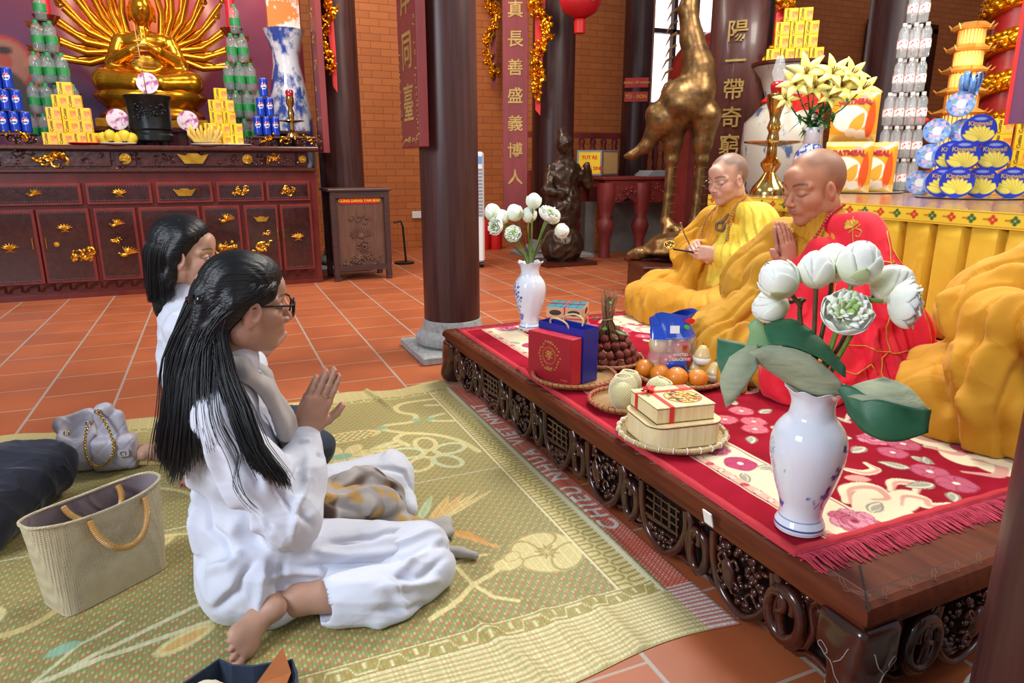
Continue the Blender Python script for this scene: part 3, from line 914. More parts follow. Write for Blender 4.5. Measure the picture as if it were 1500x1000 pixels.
# carved openwork skirt, built once in a plane and set along both visible sides
def skirt(T, L, seed, corner=True):
 rnd = random.Random(seed); mb = MB()
 def tb(pts, r, n=8, y=0.0): mb.tube([(p[0], y + (p[2] if len(p) > 2 else 0), p[1]) for p in pts], r, n=n, T=T)
 z1 = DH - .07
 def oval(cx, cz, rx, rz, r, a0=0, a1=2 * pi, y=0, n=20):
  tb([(cx + rx * math.cos(a0 + (a1 - a0) * i / n), cz + rz * math.sin(a0 + (a1 - a0) * i / n)) for i in range(n + 1)], r, y=y)
 s = .14; k = 0
 while s < L - .18:
  # ruyi ring pair
  oval(s + .045, .115, .030, .052, .0125, y=-.012)
  oval(s + .052, .15, .016, .024, .009, -1, 3.6, y=-.02)
  tb(spline([(s + .10, z1), (s + .082, .17), (s + .092, .12), (s + .075, .07), (s + .045, .052)], 6), .010, y=-.008)
  tb(spline([(s - .01, z1), (s + .008, .17), (s - .004, .12), (s + .012, .075)], 6), .009, y=0)
  # hanging bowl with carved fruit and flowers or lattice and fish
  a = s + .105; b = s + .30
  tb(spline([(a, z1), (a - .004, .14), (a + .03, .07), (a + .085, .035), (a + .15, .06), (b - .01, .12), (b, z1)], 8), .011, y=-.01)
  if k % 2 == 0:
   for _ in range(75):
    u = rnd.uniform(.02, .18); v = rnd.uniform(.055, .19)
    if v < .05 + .5 * abs(u - .09) ** 1.1: continue
    mb.ball((a + u, rnd.uniform(-.012, .004), v), (rnd.uniform(.006, .013), .008, rnd.uniform(.005, .012)), n=7, m=5, T=T)
   for _ in range(7):
    u = rnd.uniform(.03, .15); v = rnd.uniform(.08, .18)
    tb(spline([(a + u, v), (a + u + .015, v + .014), (a + u + .03, v - .004), (a + u + .02, v - .018)], 4), .004, y=-.016)
   mb.ball((a + .13, -.014, .12), (.022, .012, .04), n=10, m=7, T=T, rot=(0, .3, 0))
  else:
   for i in range(4):
    tb([(a + .035 + i * .032, .19), (a + .025 + i * .034, .11)], .0045, n=6, y=-.012)
    tb([(a + .02, .185 - i * .022), (a + .165, .185 - i * .024)], .0045, n=6, y=-.012)
   for i in range(3): tb([(a + .01 + .02 * i, .115 - .02 * i), (a + .18, .10 - .022 * i)], .006, n=6, y=-.006)
   for _ in range(26): mb.ball((a + rnd.uniform(.03, .17), -.01, rnd.uniform(.05, .09)), (rnd.uniform(.005, .011),) * 3, n=6, m=4, T=T)
  for _ in range(16):
   u = rnd.uniform(-.02, .10); v = rnd.uniform(.14, .19)
   mb.ball((s + u, .004, v), (.012, .008, .009), n=6, m=4, T=T)
  s += .30; k += 1
 # lower scalloped rail joining the bowls
 n = 90
 tb([(.1 + (L - .2) * i / n, .05 + .016 * math.sin(i * 1.31) * math.sin(i * .5)) for i in range(n + 1)], .008, y=.008)
 # corner brackets with a pierced ring and curling stem
 for c, sg in ((0, 1), (L, -1)):
  oval(c + sg * .20, .125, .045, .058, .014, y=-.016)
  oval(c + sg * .215, .15, .02, .02, .008, 0, 4.6, y=-.024)
 return mb
Tl = Matrix(((0, 1, 0, .034), (1, 0, 0, 0), (0, 0, 1, 0), (0, 0, 0, 1)))          # (s, out, z) -> (x = .034 + out, y = s)
Tn = Matrix(((1, 0, 0, 0), (0, 1, 0, .034), (0, 0, 1, 0), (0, 0, 0, 1)))
skirt(Tl, DL, 4).build('carved_skirt', CARVE, dais, smooth=60)
skirt(Tn, DW, 9).build('carved_skirt', CARVE, dais, smooth=60)
mb = MB()
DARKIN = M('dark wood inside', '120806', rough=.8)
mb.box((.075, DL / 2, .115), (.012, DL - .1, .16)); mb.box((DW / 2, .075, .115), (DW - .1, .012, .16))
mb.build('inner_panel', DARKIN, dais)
# heavy corner legs: curved cabriole blocks with engraved flowers
def leg(cx, cy, sx, sy, nm):
 L = SDF(.006, .02)
 L.box((cx + sx * .055, cy + sy * .055, .17), (.115, .115, .1), rd=.02)
 L.cap((cx + sx * .045, cy + sy * .045, .15), (cx + sx * .03, cy + sy * .03, .05), .055, .045)
 L.cap((cx + sx * .03, cy + sy * .03, .05), (cx + sx * .05, cy + sy * .05, .024), .045, .02)
 for a, b in ((1, 0), (0, 1)):
  L.chain([(cx + sx * (.05 + a * .06), cy + sy * (.05 + b * .06), .15), (cx + sx * (.05 + a * .14), cy + sy * (.05 + b * .14), .165), (cx + sx * (.045 + a * .2), cy + sy * (.045 + b * .2), .185)], [.045, .03, .018], flat=((b, a, 0), .5))
 return L.build('leg', WOODZ if nm else CARVE, dais, zmin=0)
NLEG = leg(0, 0, 1, 1, 0); leg(0, DL, 1, -1, 0); leg(DW, 0, -1, 1, 0); leg(DW, DL, -1, -1, 0)
# ---------------------------------------------------------------- red flowered carpet on the platform
CX0, CX1, CY0, CY1 = 1.035, 2.985, .925, 3.06
cp = Paint(CX0, CX1, CY0, CY1, .004, '960a22')
X, Y = cp.X, cp.Y
q = wob(np.stack([X.ravel(), Y.ravel(), 0 * X.ravel()], 1), 16, 3, 6).reshape(X.shape) + .6 * wob(np.stack([X.ravel(), Y.ravel(), 0 * X.ravel()], 1), 42, 9, 5).reshape(X.shape)
cp.C *= (1 + .22 * np.clip(q, -1, 1))[..., None]
cp.C[..., 1:] *= (1 + .5 * np.clip(q, 0, 1))[..., None]
CR, PK, DP, GY, PP = 'e8d8b6', 'd39a8c', '96304c', '8f8b80', 'bd6478'
CXc = (CX0 + CX1) / 2; CYc = (CY0 + CY1) / 2
def both(f):
 """same motif on both halves of the carpet"""
 for mx in (0, 1):
  for my in (0, 1):
   f(lambda x, y: ((2 * CXc - x) if mx else x, (2 * CYc - y) if my else y), lambda a: (pi - a if mx and not my else (-a if my and not mx else (a + pi if mx and my else a))))
# cream bands parallel to the edges, 1.14 .. 1.30 from the side
def band(vert, c0, c1, lo, hi):
 def rect(a0, a1, col, al=1.0):
  if vert: cp.rect(a0, a1, lo, hi, col, al)
  else: cp.rect(lo, hi, a0, a1, col, al)
 rect(c0, c1, CR); s = 1 if c1 > c0 else -1
 for a, w_, col in ((c0 + .004, .003, DP), (c0 + .03, .0025, '8a5a50'), (c1 - .012, .003, DP)):
  rect(a, a + w_, col)
 rect(c0 + .008, c0 + .03, 'd8a08c', .75)
 n = int((hi - lo) / .045)
 for i in range(n):
  t = lo + (i + .5) * .045; p = (c0 + .019, t) if vert else (t, c0 + .019)
  cp.ell(p, (.011, .011), 'e9c7b4' if i % 3 else 'c24a56', edge=DP)
band(True, 1.142, 1.305, CY0, CY1)
band(True, 2 * CXc - 1.305, 2 * CXc - 1.142, CY0, CY1)
def rose(c, r, col=DP, lt='d98fa0', rot=0.0):
 for ring, n in ((1, 7), (.62, 5), (.3, 3)):
  for k in range(n):
   a = rot + 2 * pi * k / n + ring
   cp.ell((c[0] + r * ring * .62 * math.cos(a), c[1] + r * ring * .62 * math.sin(a)), (r * .40, r * .30), lt if (k + n) % 2 else PP, a + 1.2, edge=col)
 cp.ell(c, (r * .16, r * .16), col)
def five(c, r, rot=0.0, col='bd5c72', ctr='f3e6cf'):
 cp.flower(c, r, 5, col, DP, ctr, rot, pw=1.3)
def leaf(c, L, rot, g=GY, cr='e6dcc0'):
 cp.leafy(c, L, L * .26, rot, cr, edge='6d6a60'); cp.leafy((c[0] + .1 * L * math.cos(rot), c[1] + .1 * L * math.sin(rot)), L * .8, L * .13, rot - .08, g, a=.8)
def scroll(pts, w, col=CR):
 S_ = [p[:2] for p in spline(pts, 10)]
 cp.line(S_, w, col, taper=True); cp.line([(p[0] + w * .3, p[1] - w * .3) for p in S_], w * .4, PK, a=.8, taper=True)
def corner_motif(T, A):
 def S(pts, w, col=CR): scroll([T(*p) for p in pts], w, col)
 def L(c, l, a, **k): leaf(T(*c), l, A(a), **k)
 # cream cartouche with rose by the near edge
 for p, r, a in (((1.37, 1.0), (.10, .06), .8), ((1.34, .96), (.08, .07), 0), ((1.44, 1.0), (.08, .04), .3)): cp.ell(T(*p), r, CR, A(a))
 S([(1.32, 1.05), (1.38, 1.10), (1.44, 1.08), (1.42, 1.03), (1.38, 1.04)], .022)
 S([(1.42, .99), (1.47, 1.02), (1.50, .99), (1.48, .96), (1.54, .945)], .018)
 S([(1.47, 1.05), (1.52, 1.08), (1.56, 1.05), (1.52, 1.02)], .016)
 rose(T(1.262, .975), .062)
 L((1.33, .99), .07, .4); L((1.22, .935), .05, 3.5)
 # blossom trails into the red field
 rose(T(1.71, 1.30), .048, lt='dd8a98'); five(T(1.76, 1.24), .042, .3); five(T(1.79, 1.37), .034, 1); five(T(1.68, 1.21), .036)
 L((1.66, 1.33), .075, 2.6); L((1.64, 1.27), .07, 3.4); L((1.80, 1.21), .06, -.6); L((1.83, 1.40), .06, .7); L((1.70, 1.17), .06, -1.3); L((1.76, 1.42), .055, 1.6)
 five(T(1.66, 1.085), .042, .5); five(T(1.655, 1.01), .045, 1.0); L((1.63, 1.12), .075, 2.2); L((1.60, 1.03), .08, 2.9); L((1.60, .985), .06, 3.9); L((1.70, 1.12), .05, .8)
 S([(1.46, 1.20), (1.49, 1.15), (1.54, 1.15), (1.55, 1.19)], .014); S([(1.43, 1.14), (1.47, 1.12)], .02, PK)
 # great cream field with arabesques on the right
 for p, r, a in (((1.90, 1.24), (.09, .10), .3), ((1.98, 1.05), (.18, .12), .1), ((1.86, 1.12), (.09, .07), .6), ((2.0, 1.25), (.10, .14), 0)): cp.ell(T(*p), r, CR, A(a))
 S([(1.83, 1.30), (1.86, 1.22), (1.93, 1.24), (1.92, 1.30), (1.88, 1.28)], .016, PK); S([(1.80, 1.2), (1.84, 1.13), (1.91, 1.16), (1.89, 1.2)], .014, PK)
 S([(1.93, 1.4), (1.97, 1.34), (1.93, 1.30)], .02, PK); S([(1.74, 1.05), (1.8, 1.0), (1.87, 1.04), (1.84, 1.09)], .015, PK)
 five(T(1.90, 1.145), .04, .2); five(T(1.96, 1.47), .045, .6); L((1.96, 1.12), .07, 0.2); L((1.93, 1.10), .06, -1)
 S([(1.76, 1.44), (1.84, 1.48), (1.90, 1.44), (1.97, 1.40)], .012, 'e8c8ae')
 # mid side sprays
 for i, (x, y) in enumerate(((1.42, 1.60), (1.49, 1.55), (1.45, 1.50), (1.52, 1.64), (1.38, 1.67))):
  five(T(x, y), .036, i, col='d9707c')
 for x, y, a in ((1.37, 1.56, 3.0), (1.40, 1.46, 4.0), (1.47, 1.44, -1.4), (1.50, 1.49, -.4), (1.56, 1.60, .2), (1.54, 1.69, 1.2), (1.38, 1.74, 2.2), (1.33, 1.63, 2.9)): L((x, y), .062, a)
 S([(1.60, 1.85), (1.64, 1.79), (1.70, 1.78), (1.72, 1.82), (1.69, 1.85)], .013, 'e8c0ae'); S([(1.72, 1.76), (1.76, 1.70), (1.83, 1.68), (1.9, 1.72)], .013, 'e8c0ae')
 S([(1.6, 1.9), (1.5, 1.93), (1.45, 1.88)], .012, 'e8c0ae')
 # side band flowers
 for i, y in enumerate((1.32, 1.62, 1.9)):
  five(T(1.236, y), .04, i, col='b8456a'); rose(T(1.235, y + .10), .045, lt='d986a2'); L((1.26, y - .04), .06, -.3); L((1.20, y - .05), .05, -2)
  cp.ell(T(1.285, y - .1), (.01, .01), 'dba0a8', edge=DP); cp.ell(T(1.285, y - .075), (.01, .01), 'dba0a8', edge=DP)
both(corner_motif)
for i, (x, y) in enumerate(((1.9, 2.0), (2.05, 1.95), (1.97, 2.08))): rose((x, y), .07)
for k in range(8): leaf((1.98 + .14 * math.cos(k * .785), 2.0 + .14 * math.sin(k * .785)), .09, k * .785)
for x0_ in (1.75, 2.25): scroll([(x0_, 1.9), (x0_ + .06, 2.0), (x0_, 2.1), (x0_ - .06, 2.05)], .016)
# bound hem
for a in ((CX0, CX0 + .022, CY0, CY1), (CX1 - .022, CX1, CY0, CY1), (CX0, CX1, CY0, CY0 + .022), (CX0, CX1, CY1 - .022, CY1)): cp.rect(*a, 'c03a42')
Zc = DH + .008 + .0012 * np.sin(X * 60) * np.sin(Y * 55)
ed = np.minimum(np.minimum(X - CX0, CX1 - X), np.minimum(Y - CY0, CY1 - Y))
Zc = Zc + .004 * np.exp(-((ed - .011) / .009) ** 2); Zc = np.where(ed < .002, DH + .002, Zc)
Zc += .006 * np.exp(-((Y - 2.35 - .05 * np.sin(X * 9)) / .02) ** 2) * (X < 1.3)
P = np.stack([X.ravel(), Y.ravel(), Zc.ravel()], 1)
CARM = vcol_mat('red plush pile', rough=.95, bump=.5, bscale=420, spec=.15)
car = thing('flowered_carpet', 'red flowered plush carpet with a fringed end, spread on the low platform', 'carpet')
np_mesh('pile', P, grid_faces(cp.ny, cp.nx), CARM, car, cp.C.reshape(-1, 3))
mb = MB(); rn = random.Random(5)
def fringe(y, sg, z):
 x = CX0
 mb.tube([(CX0 + .0, y - sg * .004, z + .004), (CX1, y - sg * .004, z + .004)], .004, n=6)
 mb.tube([(CX0 + .0, y + sg * .016, z + .003), (CX1, y + sg * .016, z + .003)], .0025, n=6)
 while x < CX1:
  x += .0052
  L = rn.uniform(.055, .075); dx = rn.uniform(-.012, .004)
  mb.tube([(x, y, z + .004), (x + dx * .2, y + sg * .02, z + .006 + rn.uniform(0, .004)), (x + dx * .7, y + sg * L * .7, z + .004), (x + dx, y + sg * L, z + .0025)], [.0016, .0017, .0021, .0012], n=5)
FRM = M('crimson fringe thread', 'a8203c', 'c03a50', rough=.8, scale=60)
fringe(CY0, -1, DH); mb.build('fringe', FRM, car); mb = MB(); fringe(CY1, 1, DH); mb.build('fringe', FRM, car)
tg = MB().box((.99, 1.145, DH - .012), (.003, .03, .036), rot=(0, -.25, 0)).build('white_care_tag', WHITE, car)

# ---------------------------------------------------------------- people: shared builders
def skin_mat(name):
 m = vcol_mat(name, rough=.48, spec=.4, bump=.12, bscale=700, sss=.12)
 m.node_tree.nodes['Principled BSDF'].inputs['Subsurface Radius'].default_value = (.012, .005, .003)
 return m
SKIN = skin_mat('skin')
def rig(T):
 Mx = np.array(T)[:3, :3]; o = np.array(T)[:3, 3]
 return lambda P: P @ Mx.T + o
def pose(loc, yaw=0, pitch=0, roll=0, s=1.0):
 """local x forward, z up; pitch>0 looks down"""
 return Matrix.Translation(Vector(loc)) @ rotz(yaw) @ Matrix.Rotation(pitch, 4, 'Y') @ Matrix.Rotation(roll, 4, 'X') @ Matrix.Scale(s, 4)

def blobmix(C, P, c, r, col, a=1.0, hard=1.0):
 d = np.sqrt((((P - np.array(c)) / np.array(r)) ** 2).sum(1))
 w_ = np.clip((1 - d) * 2.2 * hard, 0, 1)[:, None] * a
 C[:] = C * (1 - w_) + lin(col) * w_

def head_arrays(T, skin, lip='b0605a', male=True, closed=True, stubble=None, blush=None, h=.0027, brow='3a2a22', jaw=1.0, neck=True, neckv=(-.03, 0, -.17), wide=1.0):
 S = SDF(h, .018); w_ = wide
 S.ell((-.014, 0, .036), (.094, .075 * w_, .079), k=.02)
 S.ell((-.045, 0, .015), (.058, .068 * w_, .07))
 S.ell((.024, 0, -.03), (.066, .061 * w_, .084), k=.02)
 S.ell((.028, 0, -.074), (.050, .047 * w_ * jaw, .036), k=.02)
 S.ell((.064, 0, -.098), (.021, .022 * jaw, .017), k=.018)
 for s in (-1, 1):
  S.ell((.052, .037 * s, -.032), (.033, .026, .028), k=.016)
  S.cap((.076, .012 * s, .017), (.062, .05 * s, .016), .012, .010, k=.014)
  S.ell((-.01, .062 * s * jaw, -.06), (.03, .014, .03), k=.02)
 S.ell((.075, 0, .045), (.02, .04, .03), k=.02)
 for s in (-1, 1): S.ell((.097, .031 * s, -.001), (.017, .020, .012), k=.012, sub=True)
 for s in (-1, 1): S.ell((.0735, .0315 * s, -.002), (.0145, .0165, .0115), k=.003)
 S.chain([(.083, 0, .012), (.094, 0, -.012), (.108, 0, -.031)], [.0065, .0075, .0098], k=.010)
 for s in (-1, 1): S.ell((.097, .0125 * s, -.036), (.011, .008, .0075), k=.006)
 S.cap((.078, -.016, -.056), (.078, .016, -.056), .016, k=.012)
 S.cap((.0925, -.004, -.0535), (.082, -.021, -.0575), .0052, .003, k=.003); S.cap((.0925, .004, -.0535), (.082, .021, -.0575), .0052, .003, k=.003)
 S.cap((.091, -.009, -.0635), (.091, .009, -.0635), .0062, k=.003)
 S.cap((.101, -.014, -.0585), (.101, .014, -.0585), .0052, k=.002, sub=True) if False else None
 for s in (-1, 1):
  S.ell((.006, .077 * s * w_, -.014), (.020, .007, .032), rot=(0, .18, .28 * s), k=.006)
  S.ell((.0, .072 * s * w_, -.014), (.014, .012, .024), k=.008)
  S.ell((.012, .087 * s * w_, -.008), (.011, .007, .019), rot=(0, .18, .28 * s), k=.004, sub=True)
 if neck:
  S.cap((-.022, 0, -.05), neckv, .052 if male else .043, .056 if male else .046, k=.025)
 P, F = S.arrays()
 C = np.zeros((len(P), 3)); C[:] = lin(skin)
 q = wob(P, 60, 5, 4)[:, None]; C *= 1 + .05 * q
 bl = blush or 'c06a55'
 for s in (-1, 1): blobmix(C, P, (.07, .045 * s, -.03), (.035, .03, .025), bl, .35)
 blobmix(C, P, (.108, 0, -.032), (.02, .02, .014), bl, .4)
 for s in (-1, 1): blobmix(C, P, (-.0, .085 * s, -.01), (.03, .02, .04), bl, .3)
 if stubble:
  hl = .052 + .035 * np.clip((P[:, 0] + .02) / .1, -1, 1) + .010 * np.sin(P[:, 1] * 90)
  cr = P[:, 2] - hl * np.where(P[:, 0] > .0, 1, 1)
  a = np.clip(cr / .018, 0, 1)
  back = .9 * np.clip((-.012 - P[:, 0]) / .012, 0, 1) * np.clip((P[:, 2] + .045) / .015, 0, 1)
  side = .9 * np.clip((.03 - P[:, 0]) / .035, 0, 1) * np.clip((P[:, 2] - .008) / .03, 0, 1)
  a = np.maximum(np.maximum(a * 0.9, back), side)[:, None]
  a *= ((np.abs(P[:, 1]) < .0775 * w_) | (P[:, 2] > .022) | (P[:, 0] < -.03))[:, None]
  C = C * (1 - a * stubble[1]) + lin(stubble[0]) * a * stubble[1]
 # lips, brows, lid lines, lashes, nostrils
 f = P[:, 0] > .06
 for s in (-1, 1):
  blobmix(C, P, (.089, .008 * s, -.055), (.02, .0155, .0052), lip, .9);
 blobmix(C, P, (.092, 0, -.0645), (.02, .0165, .006), lip, .85)
 d = np.abs(P[:, 2] + .0592 - 10 * P[:, 1] ** 2 * -.5) ; m = f & (np.abs(P[:, 1]) < .0225)
 a = (np.clip(1 - d / .0019, 0, 1) * m)[:, None] * .75; C = C * (1 - a) + lin('5a2620') * a
 for s in (-1, 1):
  y = P[:, 1] * s
  zb = .0225 + .006 * np.sin(np.clip((y - .012) / .042, 0, 1) * pi) ; mb_ = f & (y > .012) & (y < .055)
  th = .0042 if male else .003
  a = (np.clip(1.4 - np.abs(P[:, 2] - zb) / th, 0, 1) * mb_ * .7)[:, None]; C = C * (1 - a) + lin(brow) * a
  m = (P[:, 0] > .05) & (y > .013) & (y < .051)
  if closed:
   zl = -.0065 - .0045 * np.sin(np.clip((y - .013) / .037, 0, 1) * pi)
   a = (np.clip(1.3 - np.abs(P[:, 2] - zl) / .0016, 0, 1) * m * .85)[:, None]; C = C * (1 - a) + lin('3a221c') * a
  else:
   e = np.sqrt(((y - .0315) / .0155) ** 2 + ((P[:, 2] + .002) / .0055) ** 2); a = (np.clip((1 - e) * 5, 0, 1) * m)[:, None]
   C = C * (1 - a) + lin('d8cfc8') * a
   e = np.sqrt(((y - .0315) / .0058) ** 2 + ((P[:, 2] + .0015) / .0058) ** 2); a2 = (np.clip((1 - e) * 6, 0, 1) * m)[:, None] * (a > .3)
   C = C * (1 - a2) + lin('1c1210') * a2
   zl = .0035 - .006 * np.clip(np.abs(y - .0315) / .0155, 0, 1) ** 2
   a = (np.clip(1.3 - np.abs(P[:, 2] - zl) / .0018, 0, 1) * m)[:, None]; C = C * (1 - a) + lin('15100e') * a
  blobmix(C, P, (.103, .0085 * s, -.0415), (.006, .0045, .004), '5a2c24', .8)
 return rig(T)(P), F, C

def hand_arrays(T, side, skin, curl=(0, 0, 0, 0), thumb=None, spread=.0, h=.0023, sc=1.0, fore=.09, tips='c98a78', wr=.024, knuckle=.35):
 """local x from wrist to fingertips, y towards the thumb, z out of the back of the hand"""
 S = SDF(h, .008); s = side
 y0 = [.026, .0085, -.0095, -.026]; L = [.072, .080, .074, .058]; R0 = [.0086, .0088, .0084, .0074]
 x0 = [.088, .091, .087, .080]
 S.cap((-fore, 0, 0), (-.005, 0, 0), wr * 1.25, wr, k=.01, flat=((0, 0, 1), .78))
 for i in range(4):
  S.cap((.0, y0[i] * .55 * s, 0), (x0[i], y0[i] * s, 0), .0155, .0105, k=.012)
 S.ell((.042, 0, -.004), (.045, .036, .0135), k=.01)
 cols = []
 for i in range(4):
  c = curl[i]; p = np.array([x0[i], y0[i] * s, 0.]); a = 0; ang = (spread * (1.5 - i)) * s
  ph = [L[i] * .46, L[i] * .30, L[i] * .24]; rr = [R0[i], R0[i] * .94, R0[i] * .86, R0[i] * .70]
  for j in range(3):
   a += c * (.8, 1.1, .7)[j]
   q = p + ph[j] * np.array([math.cos(a) * math.cos(ang), math.cos(a) * math.sin(ang), -math.sin(a)])
   S.cap(p, q, rr[j], rr[j + 1], k=.004 if j == 0 else .003); p = q
  cols.append(p)
 th = thumb or [(.018, .030, -.006), (.045, .048, -.012), (.072, .052, -.012), (.095, .046, -.010)]
 S.cap((.006, .012 * s, -.002), (th[1][0], th[1][1] * s, th[1][2]), .018, .0125, k=.012)
 S.chain([(p[0], p[1] * s, p[2]) for p in th[1:]], [.0115, .0100, .0078], k=.004)
 cols.append(np.array([th[3][0], th[3][1] * s, th[3][2]]))
 P, F = S.arrays()
 C = np.zeros((len(P), 3)); C[:] = lin(skin); C *= 1 + .06 * wob(P, 110, 2, 4)[:, None]
 for p in cols: blobmix(C, P, p, (.014, .013, .013), tips, .55)
 for i in range(4): blobmix(C, P, (x0[i], y0[i] * s, .01), (.012, .009, .009), tips, .4)
 return rig(T @ Matrix.Scale(sc, 4))(P), F, C

def limb_arrays(pts, rs, skin, h=.005, k=.02, extra=None, redder=None):
 S = SDF(h, k); S.chain(pts, rs)
 if extra: extra(S)
 P, F = S.arrays(); C = np.zeros((len(P), 3)); C[:] = lin(skin); C *= 1 + .05 * wob(P, 50, 1, 4)[:, None]
 if redder:
  for c, r, col, a in redder: blobmix(C, P, c, r, col, a)
 return P, F, C

def join_body(name, parts, parent, mat=SKIN):
 n = 0; Ps = []; Fs = []; Cs = []
 for P, F, C in parts: Ps.append(P); Fs.append(F + n); Cs.append(C); n += len(P)
 return np_mesh(name, np.concatenate(Ps), np.concatenate(Fs), mat, parent, np.concatenate(Cs))

def rebase(root):
 """children were modelled in world coordinates: carry them into the frame of their thing"""
 Ti = Matrix.Translation(root.location) @ root.rotation_euler.to_matrix().to_4x4()
 Ti.invert()
 done = set()
 for c in [c for c in COL.objects if c.parent == root]:
  if c.type == 'MESH' and c.data.name not in done: c.data.transform(Ti); done.add(c.data.name)
  for g in [g for g in COL.objects if g.parent == c]:
   if g.type == 'MESH' and g.data.name not in done: g.data.transform(Ti); done.add(g.data.name)

def strands(guides, n, r, seed, jit, mb, wgt=None, steps=16, tipr=.4):
 """hair strands interpolated between neighbouring guide curves"""
 rn = random.Random(seed)
 G = [np.array(spline(g, max(2, steps // (len(g) - 1)))) for g in guides]
 m = min(len(g) for g in G); G = [g[np.linspace(0, len(g) - 1, m).astype(int)] for g in G]
 for _ in range(n):
  u = rn.random() * (len(G) - 1); i = min(int(u), len(G) - 2); f = u - i
  p = G[i] * (1 - f) + G[i + 1] * f
  o = np.array([rn.gauss(0, jit), rn.gauss(0, jit), rn.gauss(0, jit * .6)])
  t = np.linspace(0, 1, m)[:, None]; p = p + o * (.35 + .65 * t) + np.sin(t * 5 + rn.random() * 6) * jit * .35
  e = int(m * rn.uniform(.86, 1.0)); p = p[:max(e, 4)]
  rad = [r * (1 - (1 - tipr) * (k / (len(p) - 1)) ** 3) for k in range(len(p))]
  mb.tube(p, rad, n=4)


def cloth(name, c, c2=None, rough=.8, bump=.55, scale=6.0, sheen=.15, dist=.018, weave=0):
 """fabric with real-looking soft creases: ridged, distorted noise as bump"""
 m = M(name, c, c2 or c, rough=rough, scale=3, sheen=sheen)
 t = m.node_tree; b = t.nodes['Principled BSDF']; tc = t.nodes['Texture Coordinate']
 n = nd(t, 'ShaderNodeTexNoise', ins={'Scale': scale, 'Detail': 2.0, 'Distortion': 1.1, 'Roughness': .45})
 t.links.new(tc.outputs['Object'], n.inputs['Vector'])
 s1 = nd(t, 'ShaderNodeMath', operation='SUBTRACT', ins={1: .5}); t.links.new(n.outputs['Fac'], s1.inputs[0])
 s2 = nd(t, 'ShaderNodeMath', operation='ABSOLUTE'); t.links.new(s1.outputs[0], s2.inputs[0])
 s3 = nd(t, 'ShaderNodeMath', operation='MULTIPLY', ins={1: 6.0}); t.links.new(s2.outputs[0], s3.inputs[0]); s3.use_clamp = True
 s4 = nd(t, 'ShaderNodeMath', operation='SMOOTH_MIN', ins={1: .55, 2: .5}); t.links.new(s3.outputs[0], s4.inputs[0])
 bn = nd(t, 'ShaderNodeBump', ins={'Strength': bump, 'Distance': dist}, invert=True); t.links.new(s4.outputs[0], bn.inputs['Height'])
 n2 = nd(t, 'ShaderNodeTexNoise', ins={'Scale': 420.0, 'Detail': 1.0}); t.links.new(tc.outputs['Object'], n2.inputs['Vector'])
 b2 = nd(t, 'ShaderNodeBump', ins={'Strength': .12, 'Distance': .002}); t.links.new(n2.outputs['Fac'], b2.inputs['Height'])
 t.links.new(bn.outputs[0], b2.inputs['Normal']); t.links.new(b2.outputs[0], b.inputs['Normal'])
 return m
def drape(perp, freq, amp, seed=0, along=None, warp=.5):
 """long ridges crossing the direction perp"""
 pv = np.array(perp, float)
 def g(P, N):
  ph = P @ pv * freq + warp * wob(P, 9, seed, 4) * 3 + .6 * wob(P, 23, seed + 5, 3)
  return amp * (1 - 2 * np.sqrt(np.abs(np.sin(ph)) + 1e-4)) * (.55 + .45 * wob(P, 7, seed + 2, 3))
 return g
def addf(*fs): return lambda P, N: sum(f(P, N) for f in fs)
HAIRB = M('black hair mass', '060608', '0c0c11', rough=.42, spec=.35, scale=3, stretch=(3, 60, 60), bump=.28)
HAIR = M('glossy black hair', '07070a', '101016', rough=.33, scale=3, stretch=(60, 60, 4), spec=.55)
CLOTHW = cloth('white cotton', 'd0d2de', 'c9ccda', bump=.22, scale=5, dist=.014)

# ---------------------------------------------------------------- woman kneeling in front, white blouse and trousers
SK1 = 'b08772'
w1 = thing('person', 'woman with long black hair and black glasses in white clothes, sitting with joined palms', 'person', (.05, 1.70, .005))
HT = pose((.040, 1.72, .738), R(9), R(7), 0)
parts = [head_arrays(HT, SK1, lip='9c4a45', male=False, closed=False, blush='b06a58', brow='1c1412', neckv=(-.055, 0, -.20), h=.0025)]
# joined palms
def prayer(wrist, tip, across, skin, parts, gap=.0135, sc=1.0, fore=.10, tips='c98a78', thumb=None, order=(1, -1)):
 """two palms together; across = unit vector from the first hand to the second"""
 wv, tv, ac = Vector(wrist), Vector(tip), Vector(across).normalized()
 x = (tv - wv).normalized(); ac = (ac - x * ac.dot(x)).normalized()
 for k, sg in ((0, 1), (1, -1)):
  z = -ac * sg               # back of the hand points away from the other palm
  o = wv + z * gap
  y = z.cross(x)
  T = Matrix(((x.x, y.x, z.x, o.x), (x.y, y.y, z.y, o.y), (x.z, y.z, z.z, o.z), (0, 0, 0, 1)))
  parts.append(hand_arrays(T, order[k], skin, curl=(.05, .03, .03, .06), thumb=thumb or [(.018, .030, -.006), (.040, .046, -.010), (.064, .060, -.010), (.088, .066, -.008)], sc=sc, fore=fore, tips=tips))
# hands point up and forward; thumbs towards the face
prayer((.158, 1.715, .405), (.252, 1.72, .590), (0, 1, 0), SK1, parts, order=(-1, 1), sc=.98)
